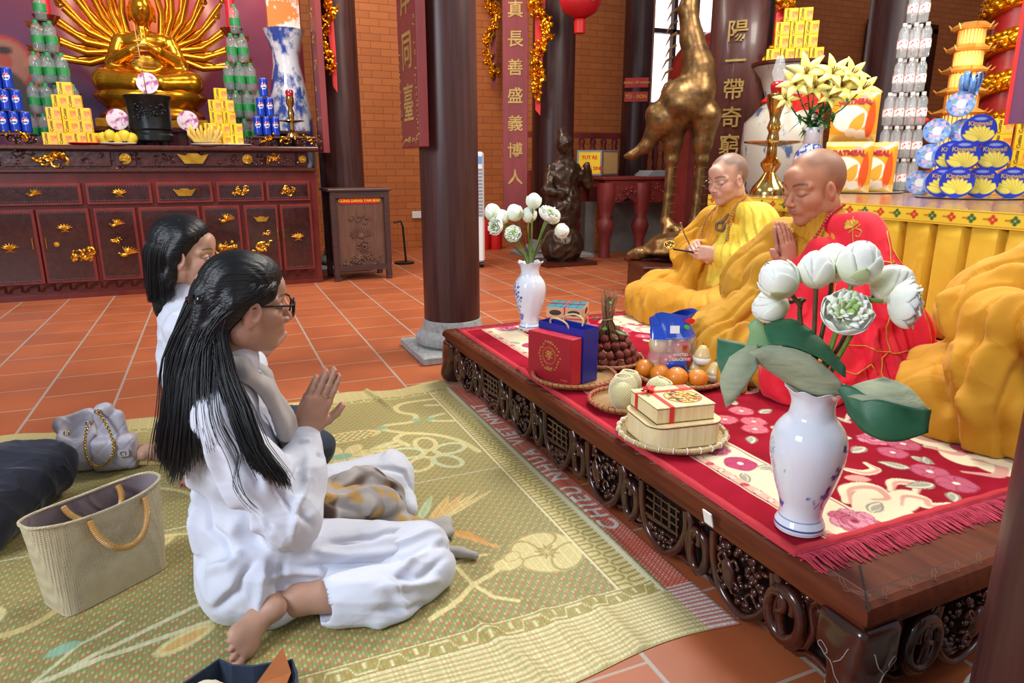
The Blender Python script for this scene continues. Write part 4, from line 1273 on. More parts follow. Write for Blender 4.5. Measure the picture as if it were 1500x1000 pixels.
# feet and shins
def foot(heel, toe, up, skin, side=1, ankle=None, sc=1.0):
 """x heel->toe, z = towards the shin"""
 x = (Vector(toe) - Vector(heel)); L = x.length; x.normalize(); z = Vector(up); z = (z - x * z.dot(x)).normalized(); y = z.cross(x)
 T = Matrix(((x.x, y.x, z.x, heel[0]), (x.y, y.y, z.y, heel[1]), (x.z, y.z, z.z, heel[2]), (0, 0, 0, 1)))
 s = L / .22; S = SDF(.0035, .02)
 S.ell((.028, 0, .028), (.032, .028, .030)); S.cap((.03, 0, .03), (.06, 0, .062), .028, .030)
 S.cap((.05, .0, .045), (.14, .008 * side, .026), .030, .022, flat=((0, 0, 1), .8)); S.cap((.05, -.008 * side, .022), (.15, -.02 * side, .016), .020, .016)
 S.ell((.150, .0, .018), (.030, .042, .016)); S.cap((.145, .026 * side, .018), (.16, .026 * side, .018), .017, .016)
 ty = [.028, .008, -.008, -.022, -.034]; tl = [.034, .032, .027, .022, .017]; tr = [.0125, .0085, .0082, .0078, .0075]
 for i in range(5): S.cap((.168 - .006 * i, ty[i] * side, .014), (.168 - .006 * i + tl[i], ty[i] * side * 1.05, .011), tr[i], tr[i] * .9, k=.003)
 S.ell((.045, .031 * side, .058), (.011, .008, .012), k=.008); S.ell((.04, -.030 * side, .05), (.011, .008, .012), k=.008)
 P, F = S.arrays(); C = np.zeros((len(P), 3)); C[:] = lin(skin); C *= 1 + .06 * wob(P, 70, 6, 4)[:, None]
 a = np.clip((.012 - P[:, 2]) / .012, 0, 1)[:, None] * .6; C = C * (1 - a) + lin('d09a88') * a
 blobmix(C, P, (.02, 0, .01), (.035, .035, .03), 'c98f7c', .6)
 return rig(T @ Matrix.Scale(s, 4))(P), F, C
parts.append(foot((.022, 1.545, .062), (-.085, 1.375, .028), (.75, -.25, .35), SK1, side=1))
parts.append(limb_arrays([(.36, 1.51, .06), (.22, 1.475, .06), (.085, 1.50, .062), (.03, 1.52, .066)], [.045, .047, .036, .030], SK1))
parts.append(foot((.17, 1.62, .045), (.02, 1.66, .03), (.0, 1, .2), SK1, side=-1))
parts.append(limb_arrays([(.42, 1.98, .07), (.28, 1.78, .05), (.18, 1.64, .05)], [.05, .045, .032], SK1))
join_body('body', parts, w1)
# blouse
B = SDF(.0058, .03)
B.ell((-.03, 1.72, .50), (.085, .155, .095)); B.ell((-.02, 1.72, .36), (.110, .150, .14)); B.ell((-.01, 1.72, .20), (.125, .165, .13)); B.ell((.0, 1.72, .09), (.135, .19, .085))
for sg in (-1, 1): B.ell((-.035, 1.72 + sg * .12, .515), (.055, .05, .05))
B.cap((-.01, 1.72, .585), (.005, 1.72, .60), .068, .062, k=.02)
# near (right) sleeve
B.chain([(-.035, 1.59, .49), (.035, 1.555, .37), (.09, 1.535, .255)], [.054, .064, .066])
B.chain([(.095, 1.535, .255), (.125, 1.60, .325), (.148, 1.665, .375)], [.068, .060, .046])
B.cap((.145, 1.66, .365), (.152, 1.69, .385), .046, .040, k=.01)
B.cap((.09, 1.55, .22), (.135, 1.64, .30), .045, .03)
# far sleeve
B.chain([(-.02, 1.87, .52), (.06, 1.90, .37), (.11, 1.89, .27)], [.062, .066, .066])
B.chain([(.11, 1.89, .27), (.14, 1.82, .34), (.158, 1.765, .378)], [.064, .055, .044])
# long tails: behind and down to the mat, front panel over the thigh
B.ell((-.03, 1.66, .06), (.105, .16, .10)); B.cap((-.01, 1.56, .10), (.03, 1.515, .055), .10, .055)
B.cap((.05, 1.60, .12), (.30, 1.57, .115), .095, .062, flat=((0, 0, 1), .9)); B.cap((.30, 1.57, .108), (.40, 1.585, .095), .062, .04)
B.cap((.02, 1.53, .05), (.16, 1.50, .055), .05, .03)
fl1 = [([(-.05, 1.50, .52), (-.03, 1.49, .40), (.03, 1.47, .28), (.08, 1.465, .22)], .010, .014), ([(-.09, 1.50, .50), (-.10, 1.53, .36), (-.04, 1.50, .22)], .012, .018),
    ([(.05, 1.48, .40), (.10, 1.48, .30), (.12, 1.50, .25)], -.008, .010), ([(.14, 1.58, .36), (.10, 1.50, .30), (.09, 1.48, .24)], .009, .010), ([(.12, 1.64, .30), (.15, 1.60, .36)], -.007, .008),
    ([(.14, 1.57, .40), (.08, 1.49, .33)], -.007, .009), ([(.0, 1.50, .30), (-.06, 1.50, .20), (-.12, 1.56, .15)], .010, .014), ([(.02, 1.50, .24), (-.04, 1.47, .13), (-.10, 1.52, .07)], -.010, .014),
    ([(.04, 1.49, .20), (.0, 1.44, .10), (-.02, 1.45, .03)], .010, .012), ([(.08, 1.49, .19), (.06, 1.46, .10), (.02, 1.44, .03)], -.009, .010), ([(.10, 1.50, .19), (.22, 1.49, .15), (.36, 1.52, .12)], .007, .012),
    ([(.08, 1.48, .15), (.20, 1.475, .11), (.30, 1.49, .08)], -.008, .012), ([(.16, 1.52, .19), (.28, 1.53, .165), (.42, 1.57, .14)], -.006, .010), ([(-.13, 1.62, .42), (-.14, 1.64, .25), (-.12, 1.62, .10)], .010, .02),
    ([(-.13, 1.72, .36), (-.13, 1.55, .26), (-.02, 1.50, .20)], -.009, .012), ([(.0, 1.48, .46), (.03, 1.47, .36)], -.008, .010), ([(-.06, 1.50, .44), (.0, 1.475, .33), (.07, 1.47, .24)], -.009, .009),
    ([(.13, 1.65, .345), (.155, 1.64, .395)], .005, .006), ([(.02, 1.46, .16), (.10, 1.48, .13), (.18, 1.48, .10)], .009, .010)]
wr_ = wrinkle(.002, 16, 3, (1, 1, .5))
B.build('blouse', CLOTHW, w1, disp=addf(folds([(a, b * 1.7, c * .85) for a, b, c in fl1], wr_), drape((.3, 0, 1), 48, .0035, 3)), smooth=1, zmin=.012)
# blouse collar and side vent piping
mb = MB(); mb.tube([(.055, 1.66, .585), (.062, 1.69, .56), (.078, 1.72, .53)], [.010, .012, .006], n=8, flat=.4)
mb.build('collar', CLOTHW, w1, smooth=180)
# trousers
Tq = SDF(.0058, .03)
Tq.cap((.03, 1.63, .11), (.415, 1.57, .078), .105, .066); Tq.cap((.415, 1.57, .075), (.36, 1.50, .06), .066, .06)
Tq.cap((.42, 1.50, .06), (.25, 1.455, .055), .062, .064); Tq.cap((.25, 1.455, .055), (.185, 1.465, .055), .064, .066)
Tq.cap((.42, 1.53, .045), (.32, 1.42, .03), .05, .035); Tq.cap((.40, 1.47, .03), (.26, 1.395, .02), .03, .02, k=.02)
Tq.cap((.03, 1.83, .12), (.42, 2.00, .095), .10, .075); Tq.cap((.42, 2.0, .085), (.25, 1.80, .06), .07, .055); Tq.cap((.45, 2.0, .06), (.46, 1.88, .03), .05, .03)
Tq.ell((.02, 1.72, .10), (.12, .17, .10))
Tq.ell((.15, 1.465, .062), (.058, .052, .043), k=.006, sub=True)
fl2 = [([(.30, 1.42, .12), (.37, 1.46, .14), (.46, 1.52, .13)], .009, .011), ([(.26, 1.41, .10), (.34, 1.42, .08), (.42, 1.46, .06)], .010, .011), ([(.24, 1.40, .06), (.32, 1.40, .04), (.38, 1.44, .02)], -.008, .010),
    ([(.30, 1.43, .13), (.36, 1.42, .09), (.44, 1.48, .09)], -.009, .010), ([(.28, 1.42, .12), (.31, 1.40, .07), (.33, 1.39, .03)], .008, .009), ([(.20, 1.54, .16), (.34, 1.52, .14), (.48, 1.56, .12)], .008, .012),
    ([(.22, 1.50, .12), (.36, 1.48, .115), (.50, 1.54, .08)], -.010, .012), ([(.40, 1.96, .17), (.44, 2.02, .14), (.47, 1.96, .06)], .006, .01), ([(.34, 1.93, .17), (.46, 1.95, .12), (.49, 1.93, .03)], -.007, .01)]
Tq.build('trousers', CLOTHW, w1, disp=addf(folds([(a, b * 1.6, c * .85) for a, b, c in fl2], wrinkle(.0018, 18, 8, (.6, 1, 1))), drape((.2, .5, .8), 70, .002, 6)), smooth=1, zmin=.012)
# long grey scarf with brown and gold blossoms
def scarf_col(P, N):
 C = np.zeros((len(P), 3)); C[:] = lin('a8a19e')
 a = np.clip(wob(P, 15, 4, 4) * 3 - .4, 0, 1)[:, None]; C = C * (1 - a) + lin('857c78') * a
 b = np.clip(wob(P, 36, 11, 4) * 4 - .7, 0, 1)[:, None] * (P[:, 2:3] > .05) * (P[:, 2:3] < .40); C = C * (1 - b) + lin('4a3428') * b
 c = np.clip(wob(P, 50, 17, 4) * 4 - 1.2, 0, 1)[:, None] * (P[:, 2:3] > .05) * (P[:, 2:3] < .36); C = C * (1 - c) + lin('b08a4a') * c
 return C
S = SDF(.006, .02)
for sg in (-1, 1):
 S.chain([(-.055, 1.72, .625), (-.03, 1.72 + sg * .062, .625), (.03, 1.72 + sg * .070, .595), (.075, 1.72 + sg * .05, .53), (.105, 1.72 + sg * .04, .44), (.125, 1.72 + sg * .03, .34), (.15, 1.73 + sg * .03, .25), (.20, 1.73 + sg * .05, .18)],
   [.022, .024, .028, .033, .036, .036, .04, .045], flat=((1, 0, 0), .55))
S.chain([(.18, 1.71, .19), (.27, 1.72, .17), (.34, 1.76, .14), (.38, 1.80, .10)], [.06, .07, .06, .05], flat=((0, 0, 1), .6))
S.chain([(.25, 1.80, .16), (.33, 1.86, .15), (.39, 1.86, .10), (.40, 1.80, .05)], [.06, .05, .045, .035])
S.chain([(.36, 1.78, .08), (.44, 1.74, .04), (.53, 1.755, .025), (.545, 1.77, .025)], [.05, .035, .026, .02], k=.015, flat=((0, 0, 1), .7))
S.chain([(.38, 1.76, .06), (.46, 1.70, .03), (.53, 1.715, .025)], [.035, .028, .022], k=.01, flat=((0, 0, 1), .7))
S.chain([(.46, 1.64, .02), (.53, 1.60, .02), (.565, 1.575, .018)], [.02, .016, .012], k=.01)
fl3 = [([(.17, 1.66, .24), (.25, 1.68, .21), (.37, 1.76, .13)], .010, .010), ([(.17, 1.70, .25), (.28, 1.76, .21), (.40, 1.84, .10)], -.010, .010), ([(.20, 1.74, .24), (.30, 1.84, .20), (.43, 1.86, .08)], .010, .010), ([(.15, 1.65, .30), (.2, 1.65, .22), (.32, 1.68, .13)], -.009, .010),
    ([(.09, 1.68, .55), (.14, 1.68, .40), (.17, 1.68, .28)], .007, .008), ([(.10, 1.70, .52), (.15, 1.71, .38), (.19, 1.72, .26)], -.007, .008)]
S.build('scarf', vcol_mat('thin printed scarf', rough=.8, sheen=.2, bump=.2, bscale=500), w1, disp=folds(fl3, wrinkle(.003, 30, 12, (.6, 1, .6))), smooth=1, zmin=.012, colf=scarf_col)
# hair
Hh = SDF(.004, .02)
def hl(x, y, z): return tuple(HT @ Vector((x, y, z)))
Hh.ell(hl(-.012, 0, .040), (.088, .080, .080)); Hh.ell(hl(-.05, 0, .005), (.058, .070, .080)); Hh.ell(hl(.02, 0, .066), (.066, .066, .055)); Hh.ell(hl(-.02, -.02, .06), (.075, .06, .068))
for sg in (-1, 1):
 Hh.cap(hl(.045, .058 * sg, .035), hl(-.03, .072 * sg, .018), .016, .022); Hh.cap(hl(-.03, .066 * sg, .0), hl(-.07, .05 * sg, -.05), .024, .03)
Hh.chain([hl(-.09, 0, -.01), (-.085, 1.70, .64), (-.115, 1.68, .53), (-.150, 1.67, .42), (-.150, 1.655, .37)], [.058, .05, .044, .032, .014], flat=((1, 0, 0), .5))
Hh.cap(hl(.06, 0, .0), hl(.10, 0, .0), .05, .05, k=.01, sub=True)
strd = lambda P, N: .0006 * np.sin(P[:, 1] * 500 + 3 * np.sin(P[:, 2] * 9))
hr = Hh.build('hair', HAIRB, w1, disp=strd, smooth=1)
mb = MB()
crown = [hl(.0, -.03, .115), hl(-.05, .0, .11)]
g = []
for y, a in ((-.080, 0), (-.07, 1), (-.045, 2), (-.01, 3), (.03, 4), (.06, 5)):
 g.append([hl(.055, y * .6, .085 - abs(y) * .35), hl(-.02, y, .105 - abs(y) * .4), hl(-.085, y * .7, .05), hl(-.112, y * .3, .01)])
g = [[hl(.058, -.058, .06), hl(.03, -.076, .035), hl(-.03, -.083, .012), hl(-.075, -.062, -.035), (-.05, 1.61, .61), (-.05, 1.545, .52), (-.03, 1.51, .42)],
  [hl(.0, -.080, .06), hl(-.04, -.080, .02), hl(-.085, -.055, -.03), (-.09, 1.63, .60), (-.11, 1.60, .50), (-.13, 1.60, .40), (-.155, 1.60, .335)],
  [hl(-.05, -.05, .09), hl(-.10, -.03, .02), (-.125, 1.68, .64), (-.14, 1.66, .54), (-.165, 1.65, .44), (-.175, 1.64, .34)],
  [hl(-.07, .02, .08), hl(-.115, .01, .0), (-.13, 1.72, .62), (-.14, 1.72, .52), (-.165, 1.71, .43), (-.165, 1.70, .35)],
  [hl(-.06, .05, .06), hl(-.1, .04, .0), (-.115, 1.76, .62), (-.13, 1.77, .52), (-.15, 1.76, .42)]]
strands(g, 1300, .0012, 2, .008, mb)
g = [[hl(-.045, -.076, -.01), hl(-.055, -.075, -.06), (.0, 1.60, .60), (.025, 1.545, .53), (.045, 1.50, .45), (.085, 1.475, .385), (.095, 1.46, .35)],
  [hl(-.06, -.07, -.02), hl(-.07, -.07, -.07), (-.02, 1.58, .58), (.0, 1.53, .50), (.02, 1.495, .43), (.045, 1.475, .385)]]
strands(g, 560, .0011, 3, .009, mb)
g = [[hl(-.07, -.07, -.05), (-.03, 1.54, .54), (-.0, 1.50, .45), (-.02, 1.475, .39), (.02, 1.455, .31)], [hl(-.07, -.07, -.05), (-.05, 1.54, .54), (-.02, 1.50, .44), (.0, 1.47, .36), (.05, 1.45, .30)]]
strands(g, 9, .0008, 4, .006, mb)
mb.build('strand', HAIR, hr, smooth=180)
mb = MB(); mb.ball(hl(-.108, -.022, .012), (.016, .02, .018), n=14, m=10); mb.ball(hl(-.10, -.045, .012), (.012, .012, .016), n=12, m=8); mb.tube([hl(-.11, -.04, .02), hl(-.122, -.02, .012), hl(-.118, .01, .0)], .007, n=8)
mb.build('hair_claw', M('black plastic', '0c0c0d', rough=.2), w1, smooth=60)
# glasses
mb = MB()
BLK = M('black glasses frame', '0d0b0c', rough=.18)
for sg in (-1, 1):
 mb.tube([hl(.0 - .012, .081 * sg, -.002), hl(.02, .079 * sg, .006), hl(.10, .066 * sg, .008)], .0028, n=6)
 fr = [(.062, .012), (.052, .020), (.018, .018), (.010, .010), (.013, -.016), (.026, -.022), (.05, -.02), (.06, -.006)]
 mb.tube([hl(.117 - abs(a) * .22, a * sg, b) for a, b in fr], .0028, n=6, closed=True)
mb.tube([hl(.116, -.01, .010), hl(.119, 0, .012), hl(.116, .01, .010)], .0024, n=6)
gl = mb.build('glasses', BLK, w1, smooth=60)
# ring and bead bracelet
mb = MB(); d = Vector((.252 - .158, .005, .185)).normalized()
c = Vector((.158, 1.702, .405)) + d * .100 + Vector((.008, -.002, -.004))
mb.tube([c + Vector((.012 * math.cos(a) * .9, .010 * math.sin(a), -.006 * math.cos(a))) for a in np.linspace(0, 2 * pi, 17)[:-1]], .0013, n=6, closed=True); mb.ball(c + Vector((-.002, -.012, .002)), .003, n=8, m=6)
mb.build('ring', BRASS, w1, smooth=180)
mb = MB(); cw = Vector((.158, 1.712, .405)) - d * .022; u = d.orthogonal().normalized(); v = d.cross(u)
for i in range(22):
 a = 2 * pi * i / 22; mb.ball(cw + u * .038 * math.cos(a) * 1.0 + v * .038 * math.sin(a), .0058, n=8, m=6)
mb.build('bead_bracelet', M('brown wooden beads', '5a3020', '6b3c28', rough=.3), w1, smooth=180)
rebase(w1)

# ---------------------------------------------------------------- second woman behind, shoulder-length hair
w2 = thing('person', 'woman with shoulder-length black hair, white blouse and navy trousers, kneeling behind the first', 'person', (-.12, 2.42, .005))
HT2 = pose((-.100, 2.42, .782), R(-16), R(6), 0, .94)
def h2(x, y, z): return tuple(HT2 @ Vector((x, y, z)))
parts = [head_arrays(HT2, 'b98d76', lip='a8605a', male=False, closed=False, blush='b0705f', brow='1c1412', neckv=(-.05, 0, -.2))]
parts.append(foot((-.26, 2.60, .06), (-.40, 2.66, .03), (.4, -.9, .3), 'ad8470', side=1))
parts.append(limb_arrays([(-.02, 2.42, .07), (-.14, 2.50, .065), (-.25, 2.585, .06), (-.33, 2.62, .055)], [.05, .045, .034, .03], 'ad8470'))
parts.append(foot((-.155, 2.40, .04), (-.19, 2.30, .025), (.5, 0, .6), 'b5786c', side=-1))
prayer((.10, 2.50, .42), (.18, 2.53, .60), (-.2, 1, 0), 'b98d76', parts, order=(-1, 1), sc=.95)
join_body('body', parts, w2)
B = SDF(.0065, .03)
B.ell((-.125, 2.42, .55), (.085, .15, .09)); B.ell((-.125, 2.42, .42), (.10, .15, .16)); B.ell((-.10, 2.42, .28), (.115, .155, .08))
for sg in (-1, 1): B.ell((-.12, 2.42 + sg * .13, .57), (.055, .05, .05))
B.cap((-.12, 2.42, .61), (-.11, 2.42, .655), .066, .056, k=.02)
B.chain([(-.11, 2.29, .55), (-.05, 2.26, .40), (.02, 2.28, .33), (.075, 2.42, .40)], [.056, .064, .064, .042])
B.chain([(-.11, 2.55, .55), (-.02, 2.60, .38), (.05, 2.60, .35), (.09, 2.54, .41)], [.056, .06, .06, .042])
B.ell((-.10, 2.42, .20), (.15, .2, .05), k=.01, sub=True)
B.cap((-.17, 2.36, .56), (-.20, 2.34, .53), .014, .010, k=.01)
B.build('blouse', CLOTHW, w2, disp=addf(folds([([(-.15, 2.28, .52), (-.10, 2.24, .40), (-.0, 2.22, .34)], .010, .010), ([(-.18, 2.32, .46), (-.14, 2.27, .36), (-.04, 2.24, .28)], -.010, .010), ([(-.2, 2.36, .40), (-.16, 2.28, .30), (-.06, 2.26, .26)], .009, .009)], wrinkle(.003, 24, 2)), drape((.3, 0, 1), 55, .002, 8)))
NAVY = cloth('navy trouser cloth', '20283c', '1b2234', bump=.5, scale=7)
B = SDF(.007, .03)
B.ell((-.12, 2.42, .19), (.135, .18, .11)); B.cap((-.10, 2.34, .15), (.25, 2.34, .09), .10, .065); B.cap((-.10, 2.52, .15), (.25, 2.60, .09), .10, .065)
B.cap((.24, 2.34, .08), (.02, 2.38, .06), .06, .055); B.cap((.24, 2.6, .08), (.0, 2.55, .06), .06, .055)
B.build('trousers', NAVY, w2, disp=drape((.2, .2, 1), 40, .003, 3), zmin=.012)
Hh = SDF(.0045, .02)
Hh.ell(h2(-.024, 0, .046), (.086, .081, .082)); Hh.ell(h2(-.048, 0, .0), (.060, .078, .09)); Hh.ell(h2(.008, 0, .076), (.062, .062, .048))
for sg in (-1, 1): Hh.chain([h2(.02, .058 * sg, .065), h2(-.015, .072 * sg, .0), h2(-.03, .072 * sg, -.07), h2(-.035, .07 * sg, -.14)], [.026, .022, .022, .012])
Hh.chain([h2(-.07, 0, 0), h2(-.075, 0, -.08), h2(-.075, 0, -.18)], [.07, .07, .06], flat=((1, 0, 0), .5))
hr = Hh.build('hair', HAIRB, w2, disp=strd)
mb = MB()
g = [[h2(.035, -.052, .09), h2(.0, -.082, .03), h2(-.015, -.084, -.05), h2(-.01, -.078, -.15)], [h2(.0, -.05, .115), h2(-.03, -.086, .03), h2(-.04, -.086, -.06), h2(-.04, -.08, -.17)],
  [h2(-.03, -.04, .12), h2(-.08, -.072, .03), h2(-.09, -.07, -.07), h2(-.085, -.065, -.185)], [h2(-.04, 0, .122), h2(-.115, -.02, .03), h2(-.12, -.02, -.08), h2(-.11, -.02, -.19)],
  [h2(-.04, .03, .12), h2(-.11, .04, .03), h2(-.115, .04, -.08), h2(-.10, .04, -.19)]]
strands(g, 800, .0012, 12, .004, mb)
mb.build('strand', HAIR, hr, smooth=180)
rebase(w2)

# ---------------------------------------------------------------- third woman, mostly outside the left edge: a navy knee and a white sleeve
w3 = thing('person', 'seated person mostly beyond the left edge, navy trousers knee and white sleeve cuff', 'person', (-1.05, 2.42, .005))
B = SDF(.0075, .035)
B.chain([(-1.15, 2.30, .14), (-.80, 2.36, .15), (-.585, 2.47, .115)], [.13, .105, .085]); B.chain([(-.585, 2.47, .10), (-.70, 2.16, .085), (-.98, 2.02, .08)], [.085, .09, .09])
B.chain([(-1.1, 2.7, .13), (-.85, 2.72, .11)], [.12, .08]); B.ell((-1.15, 2.5, .14), (.16, .22, .14))
B.build('trousers', cloth('dark navy cotton', '181c30', '131728', bump=.5), w3, disp=addf(drape((.3, 1, .5), 30, .005, 5), wrinkle(.003, 20, 4)), zmin=.012)
B = SDF(.0075, .03)
B.ell((-1.17, 2.5, .42), (.11, .17, .22)); B.chain([(-1.15, 2.33, .56), (-1.0, 2.30, .40), (-.80, 2.45, .40)], [.06, .062, .05])
B.chain([(-1.15, 2.67, .56), (-1.02, 2.72, .40), (-.80, 2.55, .40)], [.06, .06, .048])
B.build('blouse', CLOTHW, w3, disp=wrinkle(.004, 24, 9))
parts = [head_arrays(pose((-1.12, 2.5, .80), R(5), R(5)), 'b98d76', male=False, closed=False, neckv=(-.04, 0, -.2))]
prayer((-.82, 2.49, .40), (-.86, 2.50, .57), (0, 1, 0), 'c09780', parts, order=(-1, 1), sc=.95)
join_body('body', parts, w3)
HT3 = pose((-1.12, 2.5, .80), R(5), R(5)); Hh = SDF(.006, .02)
Hh.ell(tuple(HT3 @ Vector((-.03, 0, .04))), (.097, .083, .085)); Hh.chain([tuple(HT3 @ Vector((-.08, 0, -.02))), tuple(HT3 @ Vector((-.08, 0, -.16)))], [.07, .05])
Hh.build('hair', HAIRB, w3, disp=strd)
rebase(w3)

# ---------------------------------------------------------------- monks on the platform
MZ = DH + .012
STB = ('6f6258', .55)
def beads(mb, pts, r, n=None, T=None):
 P_ = [np.array(p) for p in spline(pts, 24)]
 L = 0; nxt = 0
 for a, b in zip(P_[:-1], P_[1:]):
  d = np.linalg.norm(b - a)
  while nxt <= L + d:
   mb.ball(a + (b - a) * ((nxt - L) / max(d, 1e-9)), r, n=8, m=6); nxt += r * 2.02
  L += d
MUST = cloth('mustard robe cloth', 'd29414', 'c78a12', bump=.3, scale=3.5, dist=.02)
MUSTD = cloth('deep mustard robe cloth', 'c48c12', 'b88010', bump=.3, scale=3.5, dist=.02)
YELC = cloth('light yellow robe cloth', 'efd048', 'e6c63e', bump=.3, scale=5, dist=.02)
REDC = cloth('scarlet robe cloth', 'ea1c34', 'dd182e', bump=.3, scale=4.5, dist=.022)
DKIN = M('dark under robe', '3a2a26', rough=.9)

# monk in red
m1 = thing('person', 'monk in a scarlet robe over mustard, eyes closed and palms joined, seated on the platform', 'person', (2.08, 1.92, MZ))
HTm = pose((2.03, 1.925, .982), R(176), R(15), 0, 1.12)
parts = [head_arrays(HTm, 'c08464', lip='b0656a', stubble=('5b4a40', .5), neckv=(-.045, 0, -.17), blush='c07058', h=.0025, wide=1.04)]
prayer((1.955, 1.93, .685), (1.905, 1.945, .862), (.15, -1, 0), 'c58c72', parts, order=(-1, 1), sc=1.02, tips='d89a88')
join_body('body', parts, m1)
B = SDF(.0075, .035)
B.ell((2.09, 1.92, .76), (.10, .18, .11)); B.ell((2.08, 1.92, .60), (.13, .185, .18)); B.ell((2.08, 1.92, .42), (.18, .23, .15))
B.cap((2.085, 1.925, .84), (2.055, 1.925, .895), .098, .074, k=.03)
B.ell((2.10, 2.09, .785), (.08, .075, .07))
B.chain([(2.08, 2.12, .76), (2.0, 2.17, .60), (1.97, 2.14, .56)], [.078, .09, .09]); B.chain([(1.97, 2.14, .56), (1.96, 2.02, .65), (1.955, 1.965, .68)], [.085, .072, .055])
B.chain([(1.97, 2.02, .62), (1.86, 2.02, .48), (1.74, 2.04, .40)], [.07, .09, .10], flat=((0, 1, 0), .8))
B.chain([(2.08, 2.08, .40), (1.88, 2.15, .38), (1.74, 2.15, .35)], [.15, .13, .11]); B.chain([(1.74, 2.15, .36), (1.72, 1.98, .36), (1.78, 1.80, .37)], [.11, .11, .10])
B.cap((1.70, 2.16, .32), (1.66, 1.96, .30), .07, .05); B.cap((1.66, 1.98, .31), (1.64, 1.80, .295), .06, .035, k=.04)
B.cap((1.9, 1.76, .33), (1.72, 1.70, .31), .06, .04)
B.ell((1.975, 1.925, .955), (.058, .05, .05), k=.012, sub=True)
flm = [([(2.05, 2.15, .74), (1.96, 2.20, .60), (1.90, 2.16, .50)], .012, .014), ([(2.0, 2.12, .66), (1.93, 2.10, .56), (1.84, 2.08, .47)], -.012, .012), ([(1.95, 2.0, .62), (1.84, 2.04, .50), (1.68, 2.08, .42)], .012, .013),
    ([(1.92, 1.98, .58), (1.78, 1.98, .46), (1.62, 1.96, .36)], -.012, .012), ([(1.92, 1.94, .52), (1.75, 1.92, .44), (1.60, 1.86, .34)], .014, .013), ([(1.66, 2.24, .40), (1.60, 2.12, .35), (1.58, 1.96, .30)], .008, .012),
    ([(1.9, 1.86, .52), (1.76, 1.84, .42), (1.64, 1.76, .32)], -.012, .012), ([(1.98, 1.90, .80), (2.0, 2.03, .82), (2.06, 2.08, .83)], .006, .008), ([(1.97, 1.86, .76), (1.98, 1.95, .80), (2.02, 2.03, .84)], -.006, .007)]
B.build('mustard_robe', MUSTD, m1, disp=addf(folds([(a, b * 1.9, c * 1.15) for a, b, c in flm], wrinkle(.003, 16, 6)), pleats(2.08, 1.92, 26, .010, seed=2)), zmin=MZ)
B = SDF(.0075, .035)
B.ell((2.12, 1.80, .77), (.085, .10, .10)); B.cap((2.16, 1.90, .80), (2.14, 1.78, .82), .07, .075); B.cap((2.06, 1.84, .84), (2.10, 1.77, .83), .045, .055)
B.chain([(2.12, 1.755, .76), (2.10, 1.68, .60), (2.06, 1.68, .56)], [.09, .105, .10]); B.chain([(2.06, 1.68, .56), (2.0, 1.78, .62), (1.965, 1.865, .67)], [.10, .085, .062])
B.chain([(1.98, 1.82, .76), (1.96, 1.85, .60), (1.92, 1.82, .46)], [.05, .07, .10])
B.chain([(2.12, 1.80, .55), (2.10, 1.76, .42), (2.10, 1.72, .36)], [.17, .2, .2]); B.chain([(2.05, 1.80, .40), (1.88, 1.72, .38), (1.78, 1.68, .36)], [.16, .13, .11])
B.cap((1.76, 1.68, .33), (1.84, 1.60, .30), .08, .05); B.chain([(2.12, 1.70, .36), (2.28, 1.72, .32), (2.42, 1.80, .295)], [.16, .10, .04]); B.cap((2.2, 1.62, .33), (2.0, 1.56, .31), .10, .06); B.cap((1.95, 1.60, .32), (1.72, 1.62, .30), .06, .04)
B.chain([(2.14, 1.72, .62), (2.20, 1.66, .46), (2.28, 1.66, .32)], [.11, .12, .06])
flm = [([(2.14, 1.70, .84), (2.08, 1.60, .66), (2.02, 1.58, .50)], .010, .012), ([(2.08, 1.72, .84), (2.02, 1.62, .66), (1.98, 1.58, .48)], -.010, .011), ([(2.2, 1.66, .76), (2.18, 1.56, .58), (2.2, 1.52, .38)], .012, .014), ([(2.12, 1.60, .62), (2.14, 1.52, .44), (2.22, 1.50, .33)], -.012, .012),
    ([(2.04, 1.60, .55), (1.96, 1.54, .42), (1.86, 1.55, .34)], .012, .012), ([(1.96, 1.74, .60), (1.86, 1.68, .48), (1.74, 1.60, .38)], -.010, .012), ([(1.94, 1.80, .56), (1.80, 1.74, .46), (1.68, 1.66, .36)], .010, .012)]
rr_ = B.build('scarlet_robe', REDC, m1, disp=addf(folds([(a, b * 1.9, c * 1.15) for a, b, c in flm], wrinkle(.003, 16, 3)), pleats(2.1, 1.85, 24, .011, ztop=.80, seed=9)), zmin=MZ)
